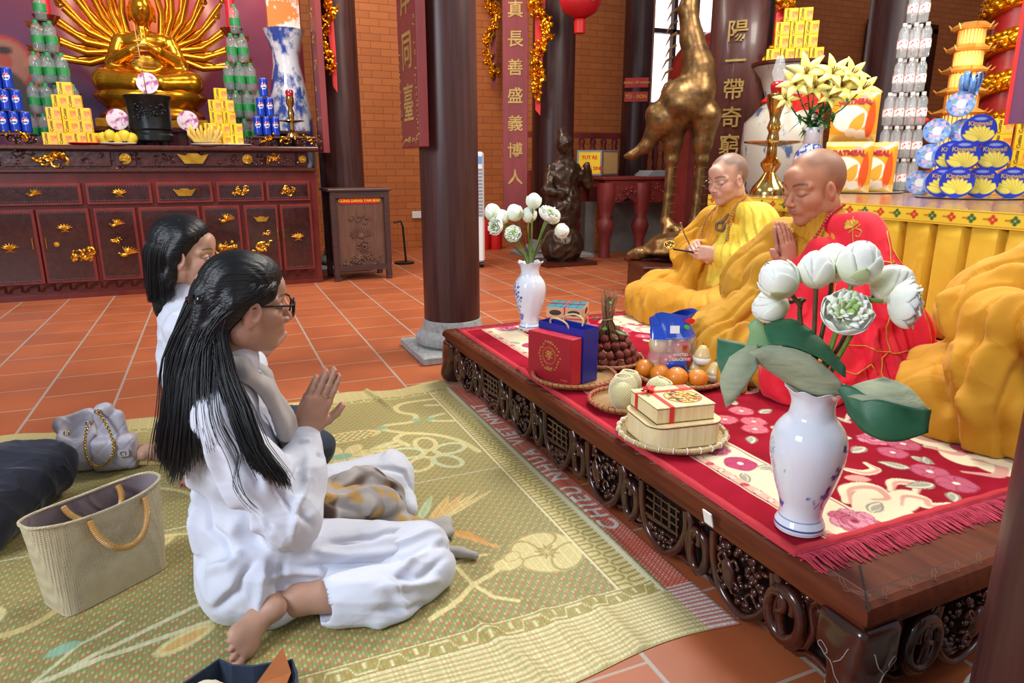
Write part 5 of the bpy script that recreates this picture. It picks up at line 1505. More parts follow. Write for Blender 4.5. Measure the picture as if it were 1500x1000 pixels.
# gold seams and a gold lotus on the scarlet robe, laid on its surface
def on_surface(o, pts, r, mat, name, parent, off=.001):
 """tubes that follow the cloth: each point is dropped on the nearest place of the mesh"""
 mb = MB()
 for line in pts:
  L = []
  for p in spline(line, 8):
   ok, co, no, _ = o.closest_point_on_mesh(Vector(p))
   if ok: L.append(co + no * off)
  if len(L) > 1: mb.tube(L, r, n=5)
 return mb.build(name, mat, parent, smooth=180)
bpy.context.view_layer.update()
GT = M('gold seam thread', 'd8a53a', 'c8922c', rough=.4, metal=.4)
on_surface(rr_, [[(2.05, 1.76, .90), (1.98, 1.70, .76), (1.92, 1.68, .62), (1.88, 1.62, .50)], [(2.14, 1.66, .86), (2.06, 1.58, .70), (2.02, 1.52, .50), (2.0, 1.5, .34)], [(2.2, 1.62, .8), (2.2, 1.52, .6), (2.24, 1.48, .36)],
     [(1.98, 1.72, .76), (2.06, 1.60, .77), (2.18, 1.56, .76)], [(1.95, 1.66, .62), (2.05, 1.54, .62), (2.18, 1.52, .60)], [(1.92, 1.60, .48), (2.02, 1.50, .46), (2.2, 1.48, .46)], [(1.80, 1.60, .50), (1.74, 1.54, .40), (1.70, 1.52, .32)],
     [(1.74, 1.62, .46), (1.86, 1.54, .42), (1.98, 1.50, .40)], [(1.90, 1.90, .60), (1.82, 1.80, .50), (1.72, 1.72, .42)], [(2.26, 1.56, .36), (2.1, 1.46, .35), (1.9, 1.48, .34)], [(2.3, 1.6, .42), (2.36, 1.64, .34)]], .0022, GT, 'gold_seam', m1)
c = Vector((2.055, 1.765, .835)); n = Vector((-.62, -.55, .5)).normalized()
emb = []
for k in range(9):
 a = -1.3 + k * .33; u = n.orthogonal().normalized(); v = n.cross(u)
 if abs(v.z) < abs(u.z): u, v = v, u
 if v.z < 0: v = -v
 tip = c + (u * math.sin(a) + v * math.cos(a)) * (.036 - .004 * abs(a)) + n * .05
 for q in (-.12, 0, .12): emb.append([c + n * .05, c + (u * math.sin(a + q) + v * math.cos(a + q)) * .024 + n * .05, tip])
emb.append([c + n * .05 + u * t * .03 - v * (.01 + .006 * math.sin(t * 6)) for t in (-1, -.5, 0, .5, 1)]); emb.append([c + n * .05 - v * .012 + u * .004, c + n * .05 - v * .035 + u * .02, c + n * .05 - v * .048, c + n * .05 - v * .036 - u * .014])
on_surface(rr_, emb, .0024, GT, 'gold_lotus_embroidery', m1)
mb = MB(); beads(mb, [(2.12, 2.01, .86), (2.05, 2.05, .83), (2.0, 2.03, .77), (1.97, 2.0, .72)], .0052); beads(mb, [(2.12, 1.86, .915), (2.03, 1.835, .885), (1.975, 1.83, .82), (1.945, 1.85, .75), (1.93, 1.87, .70)], .0062)
mb.build('prayer_beads', M('crimson wooden beads', 'a3182a', 'b5202f', rough=.25, coat=.4), m1, smooth=180)
rebase(m1)

# monk in yellow
m2 = thing('person', 'monk in yellow and mustard robes with rimless glasses, holding a small brass hand bell', 'person', (2.40, 2.76, MZ))
HTy = pose((2.335, 2.755, .992), R(186), R(14), 0, 1.02)
parts = [head_arrays(HTy, 'd3a48c', lip='bf7a7a', stubble=('3c352f', .75), neckv=(-.05, 0, -.18), blush='d08f80', jaw=.95)]
# two hands closed round the stick
HB = Vector((2.175, 2.745, .650))
def fist(T, side, skin, parts, sc=.98, **k): parts.append(hand_arrays(T, side, skin, curl=(1.15, 1.2, 1.25, 1.25), thumb=[(.018, .030, -.006), (.042, .042, -.020), (.066, .034, -.034), (.080, .014, -.040)], sc=sc, fore=.07, tips='d8a898', **k))
def T3(o, x, z):
 x = Vector(x).normalized(); z = Vector(z); z = (z - x * z.dot(x)).normalized(); y = z.cross(x)
 return Matrix(((x.x, y.x, z.x, o[0]), (x.y, y.y, z.y, o[1]), (x.z, y.z, z.z, o[2]), (0, 0, 0, 1)))
fist(T3((2.235, 2.665, .635), (-.75, .55, .05), (-.45, -.85, .0)), 1, 'd8ab95', parts)
fist(T3((2.235, 2.83, .665), (-.75, -.60, .08), (-.25, .6, .7)), -1, 'd8ab95', parts)
join_body('body', parts, m2)
B = SDF(.0075, .035)
B.ell((2.41, 2.76, .76), (.10, .17, .11)); B.ell((2.40, 2.76, .60), (.125, .175, .18)); B.ell((2.40, 2.76, .42), (.17, .22, .15)); B.cap((2.405, 2.76, .84), (2.38, 2.76, .885), .092, .066, k=.03)
B.ell((2.42, 2.92, .785), (.075, .07, .065))
B.chain([(2.40, 2.945, .76), (2.33, 2.99, .62), (2.30, 2.96, .57)], [.072, .082, .08]); B.chain([(2.30, 2.96, .57), (2.26, 2.86, .63)], [.075, .05])
B.chain([(2.26, 2.86, .60), (2.20, 2.86, .45), (2.16, 2.84, .38)], [.05, .055, .05], flat=((1, 0, 0), .7))
B.chain([(2.38, 2.92, .40), (2.18, 3.0, .38), (2.06, 2.98, .35)], [.145, .125, .11]); B.chain([(2.06, 2.98, .35), (2.06, 2.80, .35), (2.14, 2.60, .36)], [.11, .11, .10])
B.cap((2.04, 3.0, .31), (1.99, 2.86, .30), .07, .05); B.cap((1.99, 2.84, .30), (2.0, 2.62, .30), .05, .05); B.chain([(2.3, 2.6, .38), (2.1, 2.52, .36)], [.14, .11])
B.ell((2.28, 2.76, .955), (.056, .046, .05), k=.012, sub=True)
flm = [([(2.32, 2.98, .74), (2.26, 3.02, .62), (2.2, 2.96, .54)], .011, .013), ([(2.30, 2.9, .78), (2.27, 2.92, .68), (2.22, 2.90, .60)], -.010, .010), ([(2.22, 3.05, .48), (2.06, 3.07, .44), (1.96, 3.0, .36)], .010, .014), ([(2.2, 2.96, .48), (2.04, 2.96, .44), (1.94, 2.9, .34)], -.012, .012),
    ([(2.16, 2.86, .44), (2.0, 2.86, .40), (1.95, 2.8, .33)], .010, .012), ([(2.3, 2.8, .82), (2.29, 2.75, .74), (2.27, 2.7, .66)], .006, .007)]
B.build('mustard_robe', MUST, m2, disp=addf(folds([(a, b * 1.9, c * 1.15) for a, b, c in flm], wrinkle(.003, 16, 6)), pleats(2.4, 2.76, 26, .009, seed=5)), zmin=MZ)
B = SDF(.007, .03)
B.ell((2.43, 2.64, .77), (.082, .10, .10)); B.cap((2.44, 2.72, .80), (2.42, 2.60, .80), .07, .075); B.cap((2.37, 2.69, .84), (2.40, 2.60, .82), .04, .055)
B.chain([(2.42, 2.585, .76), (2.38, 2.53, .62), (2.34, 2.54, .57)], [.086, .098, .092]); B.chain([(2.34, 2.54, .57), (2.29, 2.60, .61), (2.255, 2.645, .632)], [.09, .072, .05])
B.chain([(2.28, 2.60, .60), (2.26, 2.60, .48), (2.22, 2.58, .36)], [.06, .075, .07], flat=((1, 0, 0), .6)); B.chain([(2.32, 2.68, .74), (2.29, 2.70, .62), (2.30, 2.70, .50)], [.04, .05, .07])
B.chain([(2.42, 2.62, .58), (2.40, 2.60, .40)], [.15, .17]); B.cap((2.22, 2.62, .38), (2.14, 2.66, .30), .06, .03)
flm = [([(2.38, 2.56, .84), (2.31, 2.49, .68), (2.27, 2.50, .58)], .010, .011), ([(2.44, 2.52, .80), (2.38, 2.44, .66), (2.32, 2.44, .54)], -.010, .012), ([(2.26, 2.55, .60), (2.22, 2.53, .48), (2.17, 2.53, .38)], .009, .009), ([(2.24, 2.60, .58), (2.19, 2.59, .46), (2.15, 2.60, .36)], -.009, .009), ([(2.22, 2.64, .56), (2.19, 2.64, .46), (2.14, 2.65, .36)], .008, .008),
    ([(2.3, 2.66, .80), (2.25, 2.68, .70), (2.24, 2.66, .62)], -.006, .007)]
B.build('yellow_kasaya', YELC, m2, disp=addf(folds([(a, b * 1.9, c * 1.15) for a, b, c in flm], wrinkle(.003, 18, 3)), pleats(2.38, 2.7, 26, .008, seed=4)), zmin=MZ)
mb = MB(); beads(mb, [(2.40, 2.85, .88), (2.335, 2.85, .83), (2.285, 2.84, .78), (2.262, 2.835, .70), (2.25, 2.82, .67)], .006); beads(mb, [(2.40, 2.69, .905), (2.325, 2.675, .86), (2.28, 2.655, .76), (2.255, 2.64, .68), (2.25, 2.66, .64)], .0068)
mb.build('prayer_beads', M('tan wooden beads', 'a9713c', 'b98048', rough=.35), m2, smooth=180)
mb = MB(); T = face_T((2.262, 2.695, .765), (-.85, -.45, .15))
mb.tube([T @ Vector((.020 * math.cos(a), .020 * math.sin(a), 0)) for a in np.linspace(0, 2 * pi, 19)[:-1]], .007, n=8, closed=True); mb.tube([T @ Vector(p) for p in ((.0, .012, .008), (.02, .035, .006), (.034, .062, .0))], [.006, .009, .006], n=8)
mb.build('robe_ring', M('dark wooden ring', '5a4436', '6b5240', rough=.35), m2, smooth=60)
mb = MB()
def hy(x, y, z): return tuple(HTy @ Vector((x, y, z)))
for sg in (-1, 1):
 mb.tube([hy(-.01, .083 * sg, .0), hy(.05, .078 * sg, .004), hy(.098, .060 * sg, .003)], .0013, n=5)
 mb.tube([hy(.112 - abs(a) * .2, a * sg, b) for a, b in ((.058, .004), (.05, .010), (.02, .010), (.012, .002), (.014, -.016), (.03, -.024), (.05, -.02), (.058, -.008))], .0009, n=5, closed=True)
mb.tube([hy(.111, -.012, .004), hy(.115, 0, .007), hy(.111, .012, .004)], .0011, n=5)
mb.build('glasses', M('thin steel glasses wire', '8f8f92', rough=.2, metal=1), m2, smooth=180)
rebase(m2)
# the bell on its stick and the striker, held in his hands
bl = thing('hand_bell', 'small brass bowl bell on a dark stick held by the monk in yellow', 'bell', tuple(HB))
mb = MB(); mb.lathe([(.002, -.02), (.012, -.018), (.022, -.006), (.026, .008), (.024, .008), (.019, -.004), (.008, -.012), (.0, -.014)], n=20, T=Matrix.Translation((-.125, .06, .02)) @ Euler((.5, -.5, 0)).to_matrix().to_4x4())
mb.build('bowl', BRASS, bl, smooth=60)
MB().tube([(-.108, .052, .002), (-.03, .01, -.01), (.03, -.01, -.03)], [.004, .005, .006], n=8).build('handle', BLACK, bl, smooth=180)
MB().tube([(-.012, .03, .0), (-.045, .055, .075), (-.06, .065, .12)], [.003, .003, .0035], n=6).ball((-.062, .066, .125), .007, n=8, m=6).build('striker', M('thin wooden striker', '8a5a30', rough=.5), bl, smooth=180)

# right-hand monk, cut by the frame
m3 = thing('person', 'monk in a mustard robe at the right edge, only the arm and lap in view', 'person', (2.34, 1.08, MZ))
B = SDF(.0085, .04)
B.ell((2.36, 1.08, .74), (.11, .19, .13)); B.ell((2.35, 1.08, .56), (.14, .19, .2)); B.ell((2.34, 1.08, .40), (.2, .25, .14)); B.cap((2.35, 1.08, .84), (2.32, 1.08, .89), .09, .065)
B.chain([(2.33, 1.26, .78), (2.22, 1.33, .66), (2.15, 1.33, .60)], [.085, .10, .10]); B.chain([(2.15, 1.33, .60), (2.08, 1.20, .60), (2.06, 1.10, .62)], [.10, .09, .06])
B.chain([(2.12, 1.24, .56), (2.02, 1.20, .46), (1.96, 1.14, .38)], [.09, .10, .08])
B.chain([(2.34, 1.26, .40), (2.12, 1.34, .38), (1.98, 1.33, .35)], [.16, .13, .10]); B.chain([(1.98, 1.33, .34), (2.0, 1.16, .34), (2.08, 1.0, .35)], [.10, .10, .10])
B.cap((2.18, 1.46, .33), (1.95, 1.36, .31), .08, .045); B.cap((1.96, 1.34, .31), (1.90, 1.24, .295), .05, .025, k=.03); B.cap((1.93, 1.25, .31), (1.93, 1.08, .30), .05, .04)
B.cap((2.32, 1.5, .31), (2.1, 1.50, .30), .06, .03, k=.04)
flm = [([(2.28, 1.36, .78), (2.17, 1.42, .66), (2.10, 1.42, .56)], .012, .014), ([(2.24, 1.30, .74), (2.14, 1.36, .68), (2.06, 1.34, .60)], -.012, .012), ([(2.1, 1.40, .68), (2.06, 1.36, .60), (2.06, 1.30, .52)], .012, .012), ([(2.24, 1.40, .62), (2.14, 1.42, .56), (2.04, 1.34, .50)], -.012, .012),
    ([(2.3, 1.40, .50), (2.1, 1.44, .44), (1.9, 1.36, .38)], .014, .014), ([(2.1, 1.30, .50), (1.96, 1.28, .44), (1.86, 1.2, .36)], -.014, .014), ([(2.05, 1.22, .50), (1.92, 1.18, .42), (1.86, 1.1, .34)], .014, .013), ([(2.3, 1.48, .40), (2.1, 1.48, .36), (1.92, 1.40, .32)], -.01, .012)]
B.build('mustard_robe', MUST, m3, disp=addf(folds([(a, b * 1.9, c * 1.15) for a, b, c in flm], wrinkle(.004, 14, 6)), pleats(2.3, 1.1, 22, .014, seed=12)), zmin=MZ)
parts = [head_arrays(pose((2.30, 1.08, .99), R(178), R(12), 0, 1.04), 'c08a6c', stubble=('4a4038', .6))]
prayer((2.06, 1.08, .62), (2.0, 1.08, .79), (0, -1, 0), 'c58c72', parts, order=(-1, 1))
join_body('body', parts, m3)
rebase(m3)

# ---------------------------------------------------------------- blue and white vases with lotus flowers
ZC = DH + .0105
VPROF = [(.0, .004), (.046, .0), (.052, .003), (.053, .012), (.049, .022), (.045, .032), (.0445, .045), (.048, .065), (.058, .095), (.068, .13), (.0755, .165), (.078, .19), (.0765, .21), (.070, .232), (.058, .250), (.048, .262), (.0445, .278), (.0445, .292), (.048, .306), (.055, .318), (.061, .3245), (.0595, .3255), (.052, .317), (.044, .303), (.040, .288), (.040, .265), (.05, .24), (.06, .2)]
VMAT = vcol_mat('blue painted white porcelain', rough=.07, coat=.6, spec=.6)
def make_vase(name, label, loc, rz, seed, h=1.0):
 t = thing(name, label, 'vase', loc, rz)
 pr = np.array([p for p in spline([(a * h, b * h) for a, b in VPROF], 5)])
 n = 120; th = np.linspace(0, 2 * pi, n, endpoint=False)
 pq = Paint(0, 2 * pi, 0, .33, .0032, 'e3e8f2'); rn = random.Random(seed)
 pq.X, pq.Y = np.meshgrid(np.linspace(0, 2 * pi, pq.nx), np.linspace(0, .33, pq.ny))
 # painted in an unrolled sheet: x = angle * .07
 K = .072; q = Paint(0, 2 * pi * K, 0, .33, .0012, 'e3e8f2'); BL, BD = '3a62b8', '1c3c92'
 q.rect(0, 9, .012, .0145, BD); q.rect(0, 9, .0285, .0305, '5f7fc4'); q.rect(0, 9, .034, .035, '5f7fc4')
 if seed == 1:
  cx = .195
  q.leafy((cx, .10), .03, .007, 1.5, BD); q.ell((cx, .095), (.01, .006), BL); q.leafy((cx, .095), .02, .006, .5, BL); q.leafy((cx, .095), .02, .006, 2.6, BL)
  q.line(spline([(cx + .0, .09), (cx + .005, .07), (cx + .02, .06)], 6), .0022, BD); q.line(spline([(cx - .01, .085), (cx - .02, .07), (cx - .03, .09), (cx - .05, .095)], 6), .0012, BL)
  for k in range(6): q.leafy((cx + .012, .15 + .004 * (k % 3)), .018, .005, k, BD if k % 2 else BL)
  for k in range(5): q.leafy((cx + .028, .20 + .003 * k), .014, .004, 1 + k * .8, BD)
  for k in range(12): q.line(spline([(.04, .08 + k * .011), (.052, .085 + k * .0115), (.064, .078 + k * .0105)], 5), .0009, '7d99d2')
  for k in range(3): q.line([(.03, .068 - .006 * k), (.075 - .005 * k, .066 - .006 * k)], .003, BL)
  q.ell((.095, .15), (.0018, .0018), BD); q.ell((.10, .12), (.0018, .0018), BD)
 else:
  for cx in (.10, .30):
   for k in range(26):
    a = k * 2.4; r_ = .006 + .0013 * k
    q.leafy((cx + r_ * math.cos(a), .155 + 1.5 * r_ * math.sin(a)), .018, .006, a, (BD, BL, '5f84cc')[k % 3])
   q.line(spline([(cx, .20), (cx - .02, .16), (cx - .01, .12), (cx + .02, .09)], 6), .002, BD)
   for k in range(5): q.line([(cx - .03 + .004 * k, .075 - .006 * k), (cx + .04 - .004 * k, .073 - .006 * k)], .003, '5a80c8')
   q.flower((cx + .015, .135), .02, 5, 'dfe6f4', BL, BD, .3)
   for k in range(10): q.ell((cx + rn.uniform(-.03, .04), rn.uniform(.1, .24)), (.003, .003), BL)
 P = []; C = []
 for (r, z) in pr:
  rim = np.clip((z / h - .285) / .04, 0, 1)
  f = 1 + rim * .055 * np.cos(th * 8)
  P.append(np.stack([r * f * np.cos(th), r * f * np.sin(th), z + rim * .004 * np.cos(th * 8) + 0 * th], 1))
  i = min(int(max(z / h, 0) / .0012), q.ny - 1); j = np.minimum((th * K / .0012).astype(int), q.nx - 1)
  C.append(q.C[i, j])
 P = np.concatenate(P); C = np.concatenate(C)
 m = len(pr); i = np.arange(m - 1)[:, None] * n + np.arange(n)[None]; i2 = np.arange(m - 1)[:, None] * n + (np.arange(n)[None] + 1) % n
 F = np.stack([i.ravel(), i2.ravel(), i2.ravel() + n, i.ravel() + n], 1)
 np_mesh('porcelain_body', P, F, VMAT, t, C)
 return t
V1 = (1.125, 1.005, ZC); V2 = (1.365, 2.965, ZC)
make_vase('vase', 'white vase with blue painting at the near corner of the red carpet', V1, R(114), 1)
make_vase('vase', 'white vase with blue flowers at the far corner of the red carpet', V2, R(-60), 2)

LOT = vcol_mat('lotus petal', rough=.5, sss=.15, bump=.15, bscale=120)
STEMG = M('green lotus stem', '5f7a2e', '6f8a3a', rough=.5, scale=40, bump=.3)
STEMB = M('brown lotus stem', '4a3f26', '5c5230', rough=.55, scale=40, bump=.3)
def petal_pts(L, W, th0, th1, R0, az, nu=9, nv=7, curl=0.0, cup=.8, off=0.0):
 """petal over a round bud: polar angle runs th0..th1 from the base"""
 P = []
 for i in range(nu):
  u = i / (nu - 1); th = th0 + (th1 - th0) * u
  w_ = W * math.sin(pi * min(.14 + .86 * u ** .85, 1) ** 1.05) ** .75 if u < 1 else .015 * W
  rr = R0 * (1 + off + curl * max(0, u - .6) ** 2)
  row = []
  for j in range(nv):
   v = j / (nv - 1) * 2 - 1
   a = az + v * w_ / max(math.sin(max(th, .25)), .3)
   r_ = rr * (1 + .05 * (1 - cup) * v * v - .03 * v * v)
   row.append((r_ * math.sin(th) * math.cos(a), r_ * math.sin(th) * math.sin(a), -L * math.cos(th)))
  P.append(row)
 return P
def bloom(kind, r, seed):
 """lotus head, base at the origin, opening along +z"""
 rn = random.Random(seed); mbs = MB(); cols = []
 def petal(*a, tint=.3, base='dce6bc', edge='f4f6f0', **k):
  P = petal_pts(*a, **k); n0 = len(mbs.v); mbs.grid([[(p[0], p[1], p[2] + r * 1.02) for p in row] for row in P])
  for i, row in enumerate(P):
   u = i / (len(P) - 1)
   for j in range(len(row)):
    t = tint * (1 - u) ** .8
    cols.append(lin(edge) * (1 - t) + lin(base) * t)
 def loose(base, L, W, tilt, az, col, nu=5):
  rows = []
  for i in range(nu):
   u = i / (nu - 1); w_ = W * math.sin(pi * (.2 + .75 * u)) ; a = tilt + .9 * u
   rows.append([Vector(base) + Vector((math.cos(az) * L * u * math.sin(a) - math.sin(az) * w_ * v, math.sin(az) * L * u * math.sin(a) + math.cos(az) * w_ * v, L * u * math.cos(a) - .3 * w_ * v * v)) for v in (-1, 0, 1)])
   for v in range(3): cols.append(lin(col))
  mbs.grid(rows)
 if kind == 'bud':
  for k in range(5): petal(r * 1.08, .75, .25, pi * .96, r * .92, k * 1.26 + .3, off=-.04, tint=.15)
  for k in range(5): petal(r * 1.04, .78, .12, pi * .86, r * .97, k * 1.26 + .9, off=.0, tint=.3)
  for k in range(4): petal(r * 1.0, .7, .05, pi * .70, r, k * 1.57 + .2, off=.045, tint=.75, base='cfe0a0', curl=.6)
  petal(r * .95, .5, .05, pi * .5, r, 1.1, off=.09, tint=1, base='bcd490', edge='d5e2b4', curl=1.2)
 else:
  for k in range(7): petal(r * .80, .72, .1, pi * .62, r * 1.05, k * .9 + .3, off=.0, tint=.35, curl=.2)
  for k in range(7): petal(r * .78, .66, .1, pi * .56, r * 1.05, k * .9 + .75, off=.05, tint=.5, base='d4e2b0', curl=.5)
  for k in range(44):
   a = k * 2.4; q = math.sqrt(k / 44) * r * .8
   loose((q * math.cos(a), q * math.sin(a), r * 1.25 - q * q / r * .25), r * rn.uniform(.30, .46), r * .20, rn.uniform(-.7, .3), a + rn.uniform(-.8, .8), ['f8f9f2', 'eef4dc', 'f8f9f2', 'd8e6b8'][k % 4] if q > r * .35 else ['9dc06e', 'c2d898', 'e8f0cc'][k % 3])
 return mbs, np.array(cols)
def lotus(vase, tip, axis, r, kind, seed, label, group, stem_mat, foot_=(0, 0), bend=None):
 """tip = where the stem meets the head"""
 t = thing('lotus_flower', label, 'flower', tip, 0, group)
 ax = Vector(axis).normalized(); z = ax; x = z.orthogonal().normalized(); y = z.cross(x)
 mbs, cols = bloom(kind, r, seed)
 T = Matrix(((x.x, y.x, z.x, 0), (x.y, y.y, z.y, 0), (x.z, y.z, z.z, 0), (0, 0, 0, 1))) @ rotz(seed * 1.7)
 P = np.array(mbs.v); F = np.array(mbs.f); P = rig(T)(P)
 o = np_mesh('bloom', P, F, LOT, t, cols)
 md = o.modifiers.new('thick', 'SOLIDIFY'); md.thickness = .0012
 b = Vector((vase[0] + foot_[0] * .3, vase[1] + foot_[1] * .3, vase[2] + .12)) - Vector(tip); rimp = Vector((vase[0] + foot_[0], vase[1] + foot_[1], vase[2] + .32)) - Vector(tip)
 mid = Vector(bend) - Vector(tip) if bend else (rimp * .45 - ax * .02)
 pts = spline([tuple(b), tuple(rimp), tuple(mid), tuple(-ax * .03), (0, 0, .002)], 6)
 MB().tube(pts, .0046, n=8).build('stem', stem_mat, t, smooth=180)
 return t
# screen-side direction at the near vase (to its right as seen from the entrance side)
rx, ry = .72, -.69
def nv(a, z, d=0.0): return (V1[0] + rx * a - .69 * d, V1[1] + ry * a - .72 * d, z)
G1 = None
lotus(V1, nv(-.066, .800, .01), (-.55, .35, .75), .040, 'bud', 1, 'leftmost large white lotus bud in the near vase', G1, STEMB, (-.012, .012), nv(-.045, .76, .0))
lotus(V1, nv(-.068, .775, -.03), (-.9, .75, -.35), .036, 'bud', 2, 'white lotus bud hanging lowest on the left of the near vase', G1, STEMB, (-.02, .018), nv(-.045, .76, -.02))
lotus(V1, nv(-.020, .815, .0), (-.05, .05, 1), .037, 'bud', 3, 'upright greenish white lotus bud, second from the left in the near vase', G1, STEMB, (-.008, .0))
lotus(V1, nv(.012, .82, -.06), (.1, .1, 1), .039, 'bud', 4, 'white lotus bud at the back of the near vase, before the monk in red', G1, STEMB, (.0, .012))
lotus(V1, nv(.045, .826, .0), (.15, -.12, 1), .043, 'bud', 5, 'tallest and largest white lotus bud in the near vase', G1, STEMG, (.004, .0))
lotus(V1, nv(.032, .755, .03), (-.42, -.55, .55), .043, 'open', 6, 'half-open white lotus with a green heart, front centre of the near vase', G1, STEMG, (-.002, -.01))
lotus(V1, nv(.095, .795, -.05), (.55, -.3, .55), .041, 'bud', 7, 'white lotus bud half hidden behind the rightmost one in the near vase', G1, STEMB, (.012, .004))
lotus(V1, nv(.100, .800, .03), (.85, -.75, -.05), .042, 'open', 8, 'rightmost white lotus, facing outwards, in the near vase', G1, STEMG, (.014, -.010), nv(.075, .785, .02))
lotus(V1, nv(.105, .52, .25), (1, 0, 0), .001, 'bud', 9, '', None, STEMG) if False else None
# far vase flowers
qx, qy = .875, -.485
def fv(a, z, d=0.0): return (V2[0] + qx * a, V2[1] + qy * a - d, z)
for i, (a, z, d, ax, r, kind, lab) in enumerate((
 (-.165, .800, 0, (-.3, .2, 1), .040, 'bud', 'upper left white lotus bud in the far vase'),
 (-.145, .775, .03, (-.8, -.2, .1), .040, 'open', 'leftmost white lotus, green at its heart, in the far vase'),
 (-.115, .79, .0, (-.4, .1, .6), .034, 'bud', 'small white lotus bud left of the middle in the far vase'),
 (-.095, .735, .05, (-.5, -.7, .3), .036, 'open', 'lowest white lotus, opened towards the front left, in the far vase'),
 (-.06, .80, .0, (-.3, .2, .9), .039, 'bud', 'white lotus bud beside the bent brown stem in the far vase'),
 (-.0, .79, -.02, (.1, .1, .8), .036, 'bud', 'white lotus bud in the middle of the far vase'),
 (.012, .855, .0, (.1, 0, 1), .036, 'bud', 'topmost white lotus bud in the far vase'),
 (.058, .80, .03, (.15, -.4, .75), .045, 'open', 'largest half-open white lotus in the far vase'),
 (.10, .795, -.03, (.6, .2, .5), .036, 'bud', 'white lotus bud behind the large open one in the far vase'),
 (.115, .750, .0, (.95, -.3, .1), .034, 'bud', 'rightmost white lotus bud in the far vase'))):
 lotus(V2, fv(a, z, d), ax, r, kind, 20 + i, lab, None, STEMB if i in (0, 4, 9) else STEMG, (.0025 * (i - 5), -.002 * (i - 5)))

# large folded lotus leaves round the near vase mouth
LTOP = M('lotus leaf upper side', '2f6a48', '24583c', rough=.5, scale=14, bump=.3)
LUND = M('lotus leaf underside', '8c9a80', 'a3a888', rough=.7, scale=18, stretch=(1, 1, 3), bump=.5, mix=(.3, .7))
def sheet(name, rows, mat, parent, nu=22, nv_=12, th=.0012, seed=0, wav=.004):
 R_ = [np.array(spline([nv(a, z, d) for a, z, d in row], 12)) for row in rows]
 R_ = [r[np.linspace(0, len(r) - 1, nu).astype(int)] for r in R_]
 cols = [np.array(spline([r[i] for r in R_], 6)) for i in range(nu)]
 cols = [c[np.linspace(0, len(c) - 1, nv_).astype(int)] for c in cols]
 P = np.array(cols).reshape(-1, 3)
 P = P + (wob(P, 60, seed, 4) * wav)[:, None] * np.array([.5, .5, .6])
 o = np_mesh(name, P, grid_faces(nu, nv_), mat, parent)
 md = o.modifiers.new('thick', 'SOLIDIFY'); md.thickness = th
 return o
lf = thing('lotus_leaf', 'large folded lotus leaf spreading left over the rim of the near vase', 'leaf', nv(0, .60))
sheet('leaf_blade', [[(-.055, .612, .02), (-.02, .606, .05), (.02, .604, .055), (.05, .606, .045)],
      [(-.12, .660, .05), (-.05, .668, .06), (.0, .655, .065), (.045, .632, .055)],
      [(-.165, .665, .06), (-.10, .700, .055), (-.03, .692, .055), (.03, .650, .055)],
      [(-.170, .59, .065), (-.145, .625, .07), (-.115, .655, .065), (-.10, .692, .05)]][:3], LUND, lf, seed=1)
sheet('leaf_blade', [[(-.175, .668, .055), (-.15, .690, .055), (-.12, .70, .05)], [(-.19, .62, .07), (-.155, .64, .075), (-.12, .67, .06)], [(-.172, .565, .08), (-.145, .60, .08), (-.115, .655, .065)]], LUND, lf, seed=2)
sheet('leaf_blade', [[(-.10, .700, .05), (-.05, .697, .05), (.0, .680, .05), (.05, .645, .045)], [(-.11, .73, .0), (-.06, .745, -.01), (.0, .71, .0), (.05, .66, .02)], [(-.05, .65, -.06), (-.02, .66, -.06), (.02, .65, -.04), (.05, .63, -.02)]], LTOP, lf, seed=3)
sheet('leaf_blade', [[(-.205, .695, .0), (-.17, .69, .0), (-.13, .685, .01), (-.10, .70, .03)], [(-.20, .65, .03), (-.17, .655, .03), (-.14, .66, .03), (-.11, .67, .04)], [(-.175, .60, .05), (-.16, .61, .05), (-.14, .63, .05), (-.12, .65, .05)]], LTOP, lf, seed=4)
sheet('leaf_blade', [[(-.145, .73, .0), (-.13, .745, .0), (-.115, .735, .0)], [(-.14, .71, .02), (-.115, .715, .02), (-.09, .71, .02)], [(-.15, .68, .04), (-.12, .69, .04), (-.09, .69, .04)]], M('pale green leaf fold', '7fa06a', '5f8a5c', rough=.5), lf, seed=5)
rebase(lf); lf = thing('lotus_leaf', 'large folded lotus leaf drooping right over the rim of the near vase', 'leaf', nv(0.05, .60))
sheet('leaf_blade', [[(.045, .606, .045), (.06, .625, .045), (.085, .640, .04), (.12, .652, .03)], [(.06, .615, .07), (.09, .628, .075), (.13, .635, .06), (.165, .635, .03)], [(.08, .615, .085), (.12, .622, .09), (.17, .605, .08), (.205, .598, .05)]], LUND, lf, seed=6)
sheet('leaf_blade', [[(.03, .63, .05), (.06, .632, .06), (.09, .625, .08), (.14, .618, .092), (.205, .602, .06)], [(.05, .60, .06), (.07, .59, .08), (.10, .575, .10), (.15, .568, .10), (.20, .578, .08)], [(.06, .575, .065), (.085, .555, .09), (.115, .545, .105), (.155, .545, .10), (.20, .565, .085)]], LTOP, lf, seed=7)

rebase(lf)
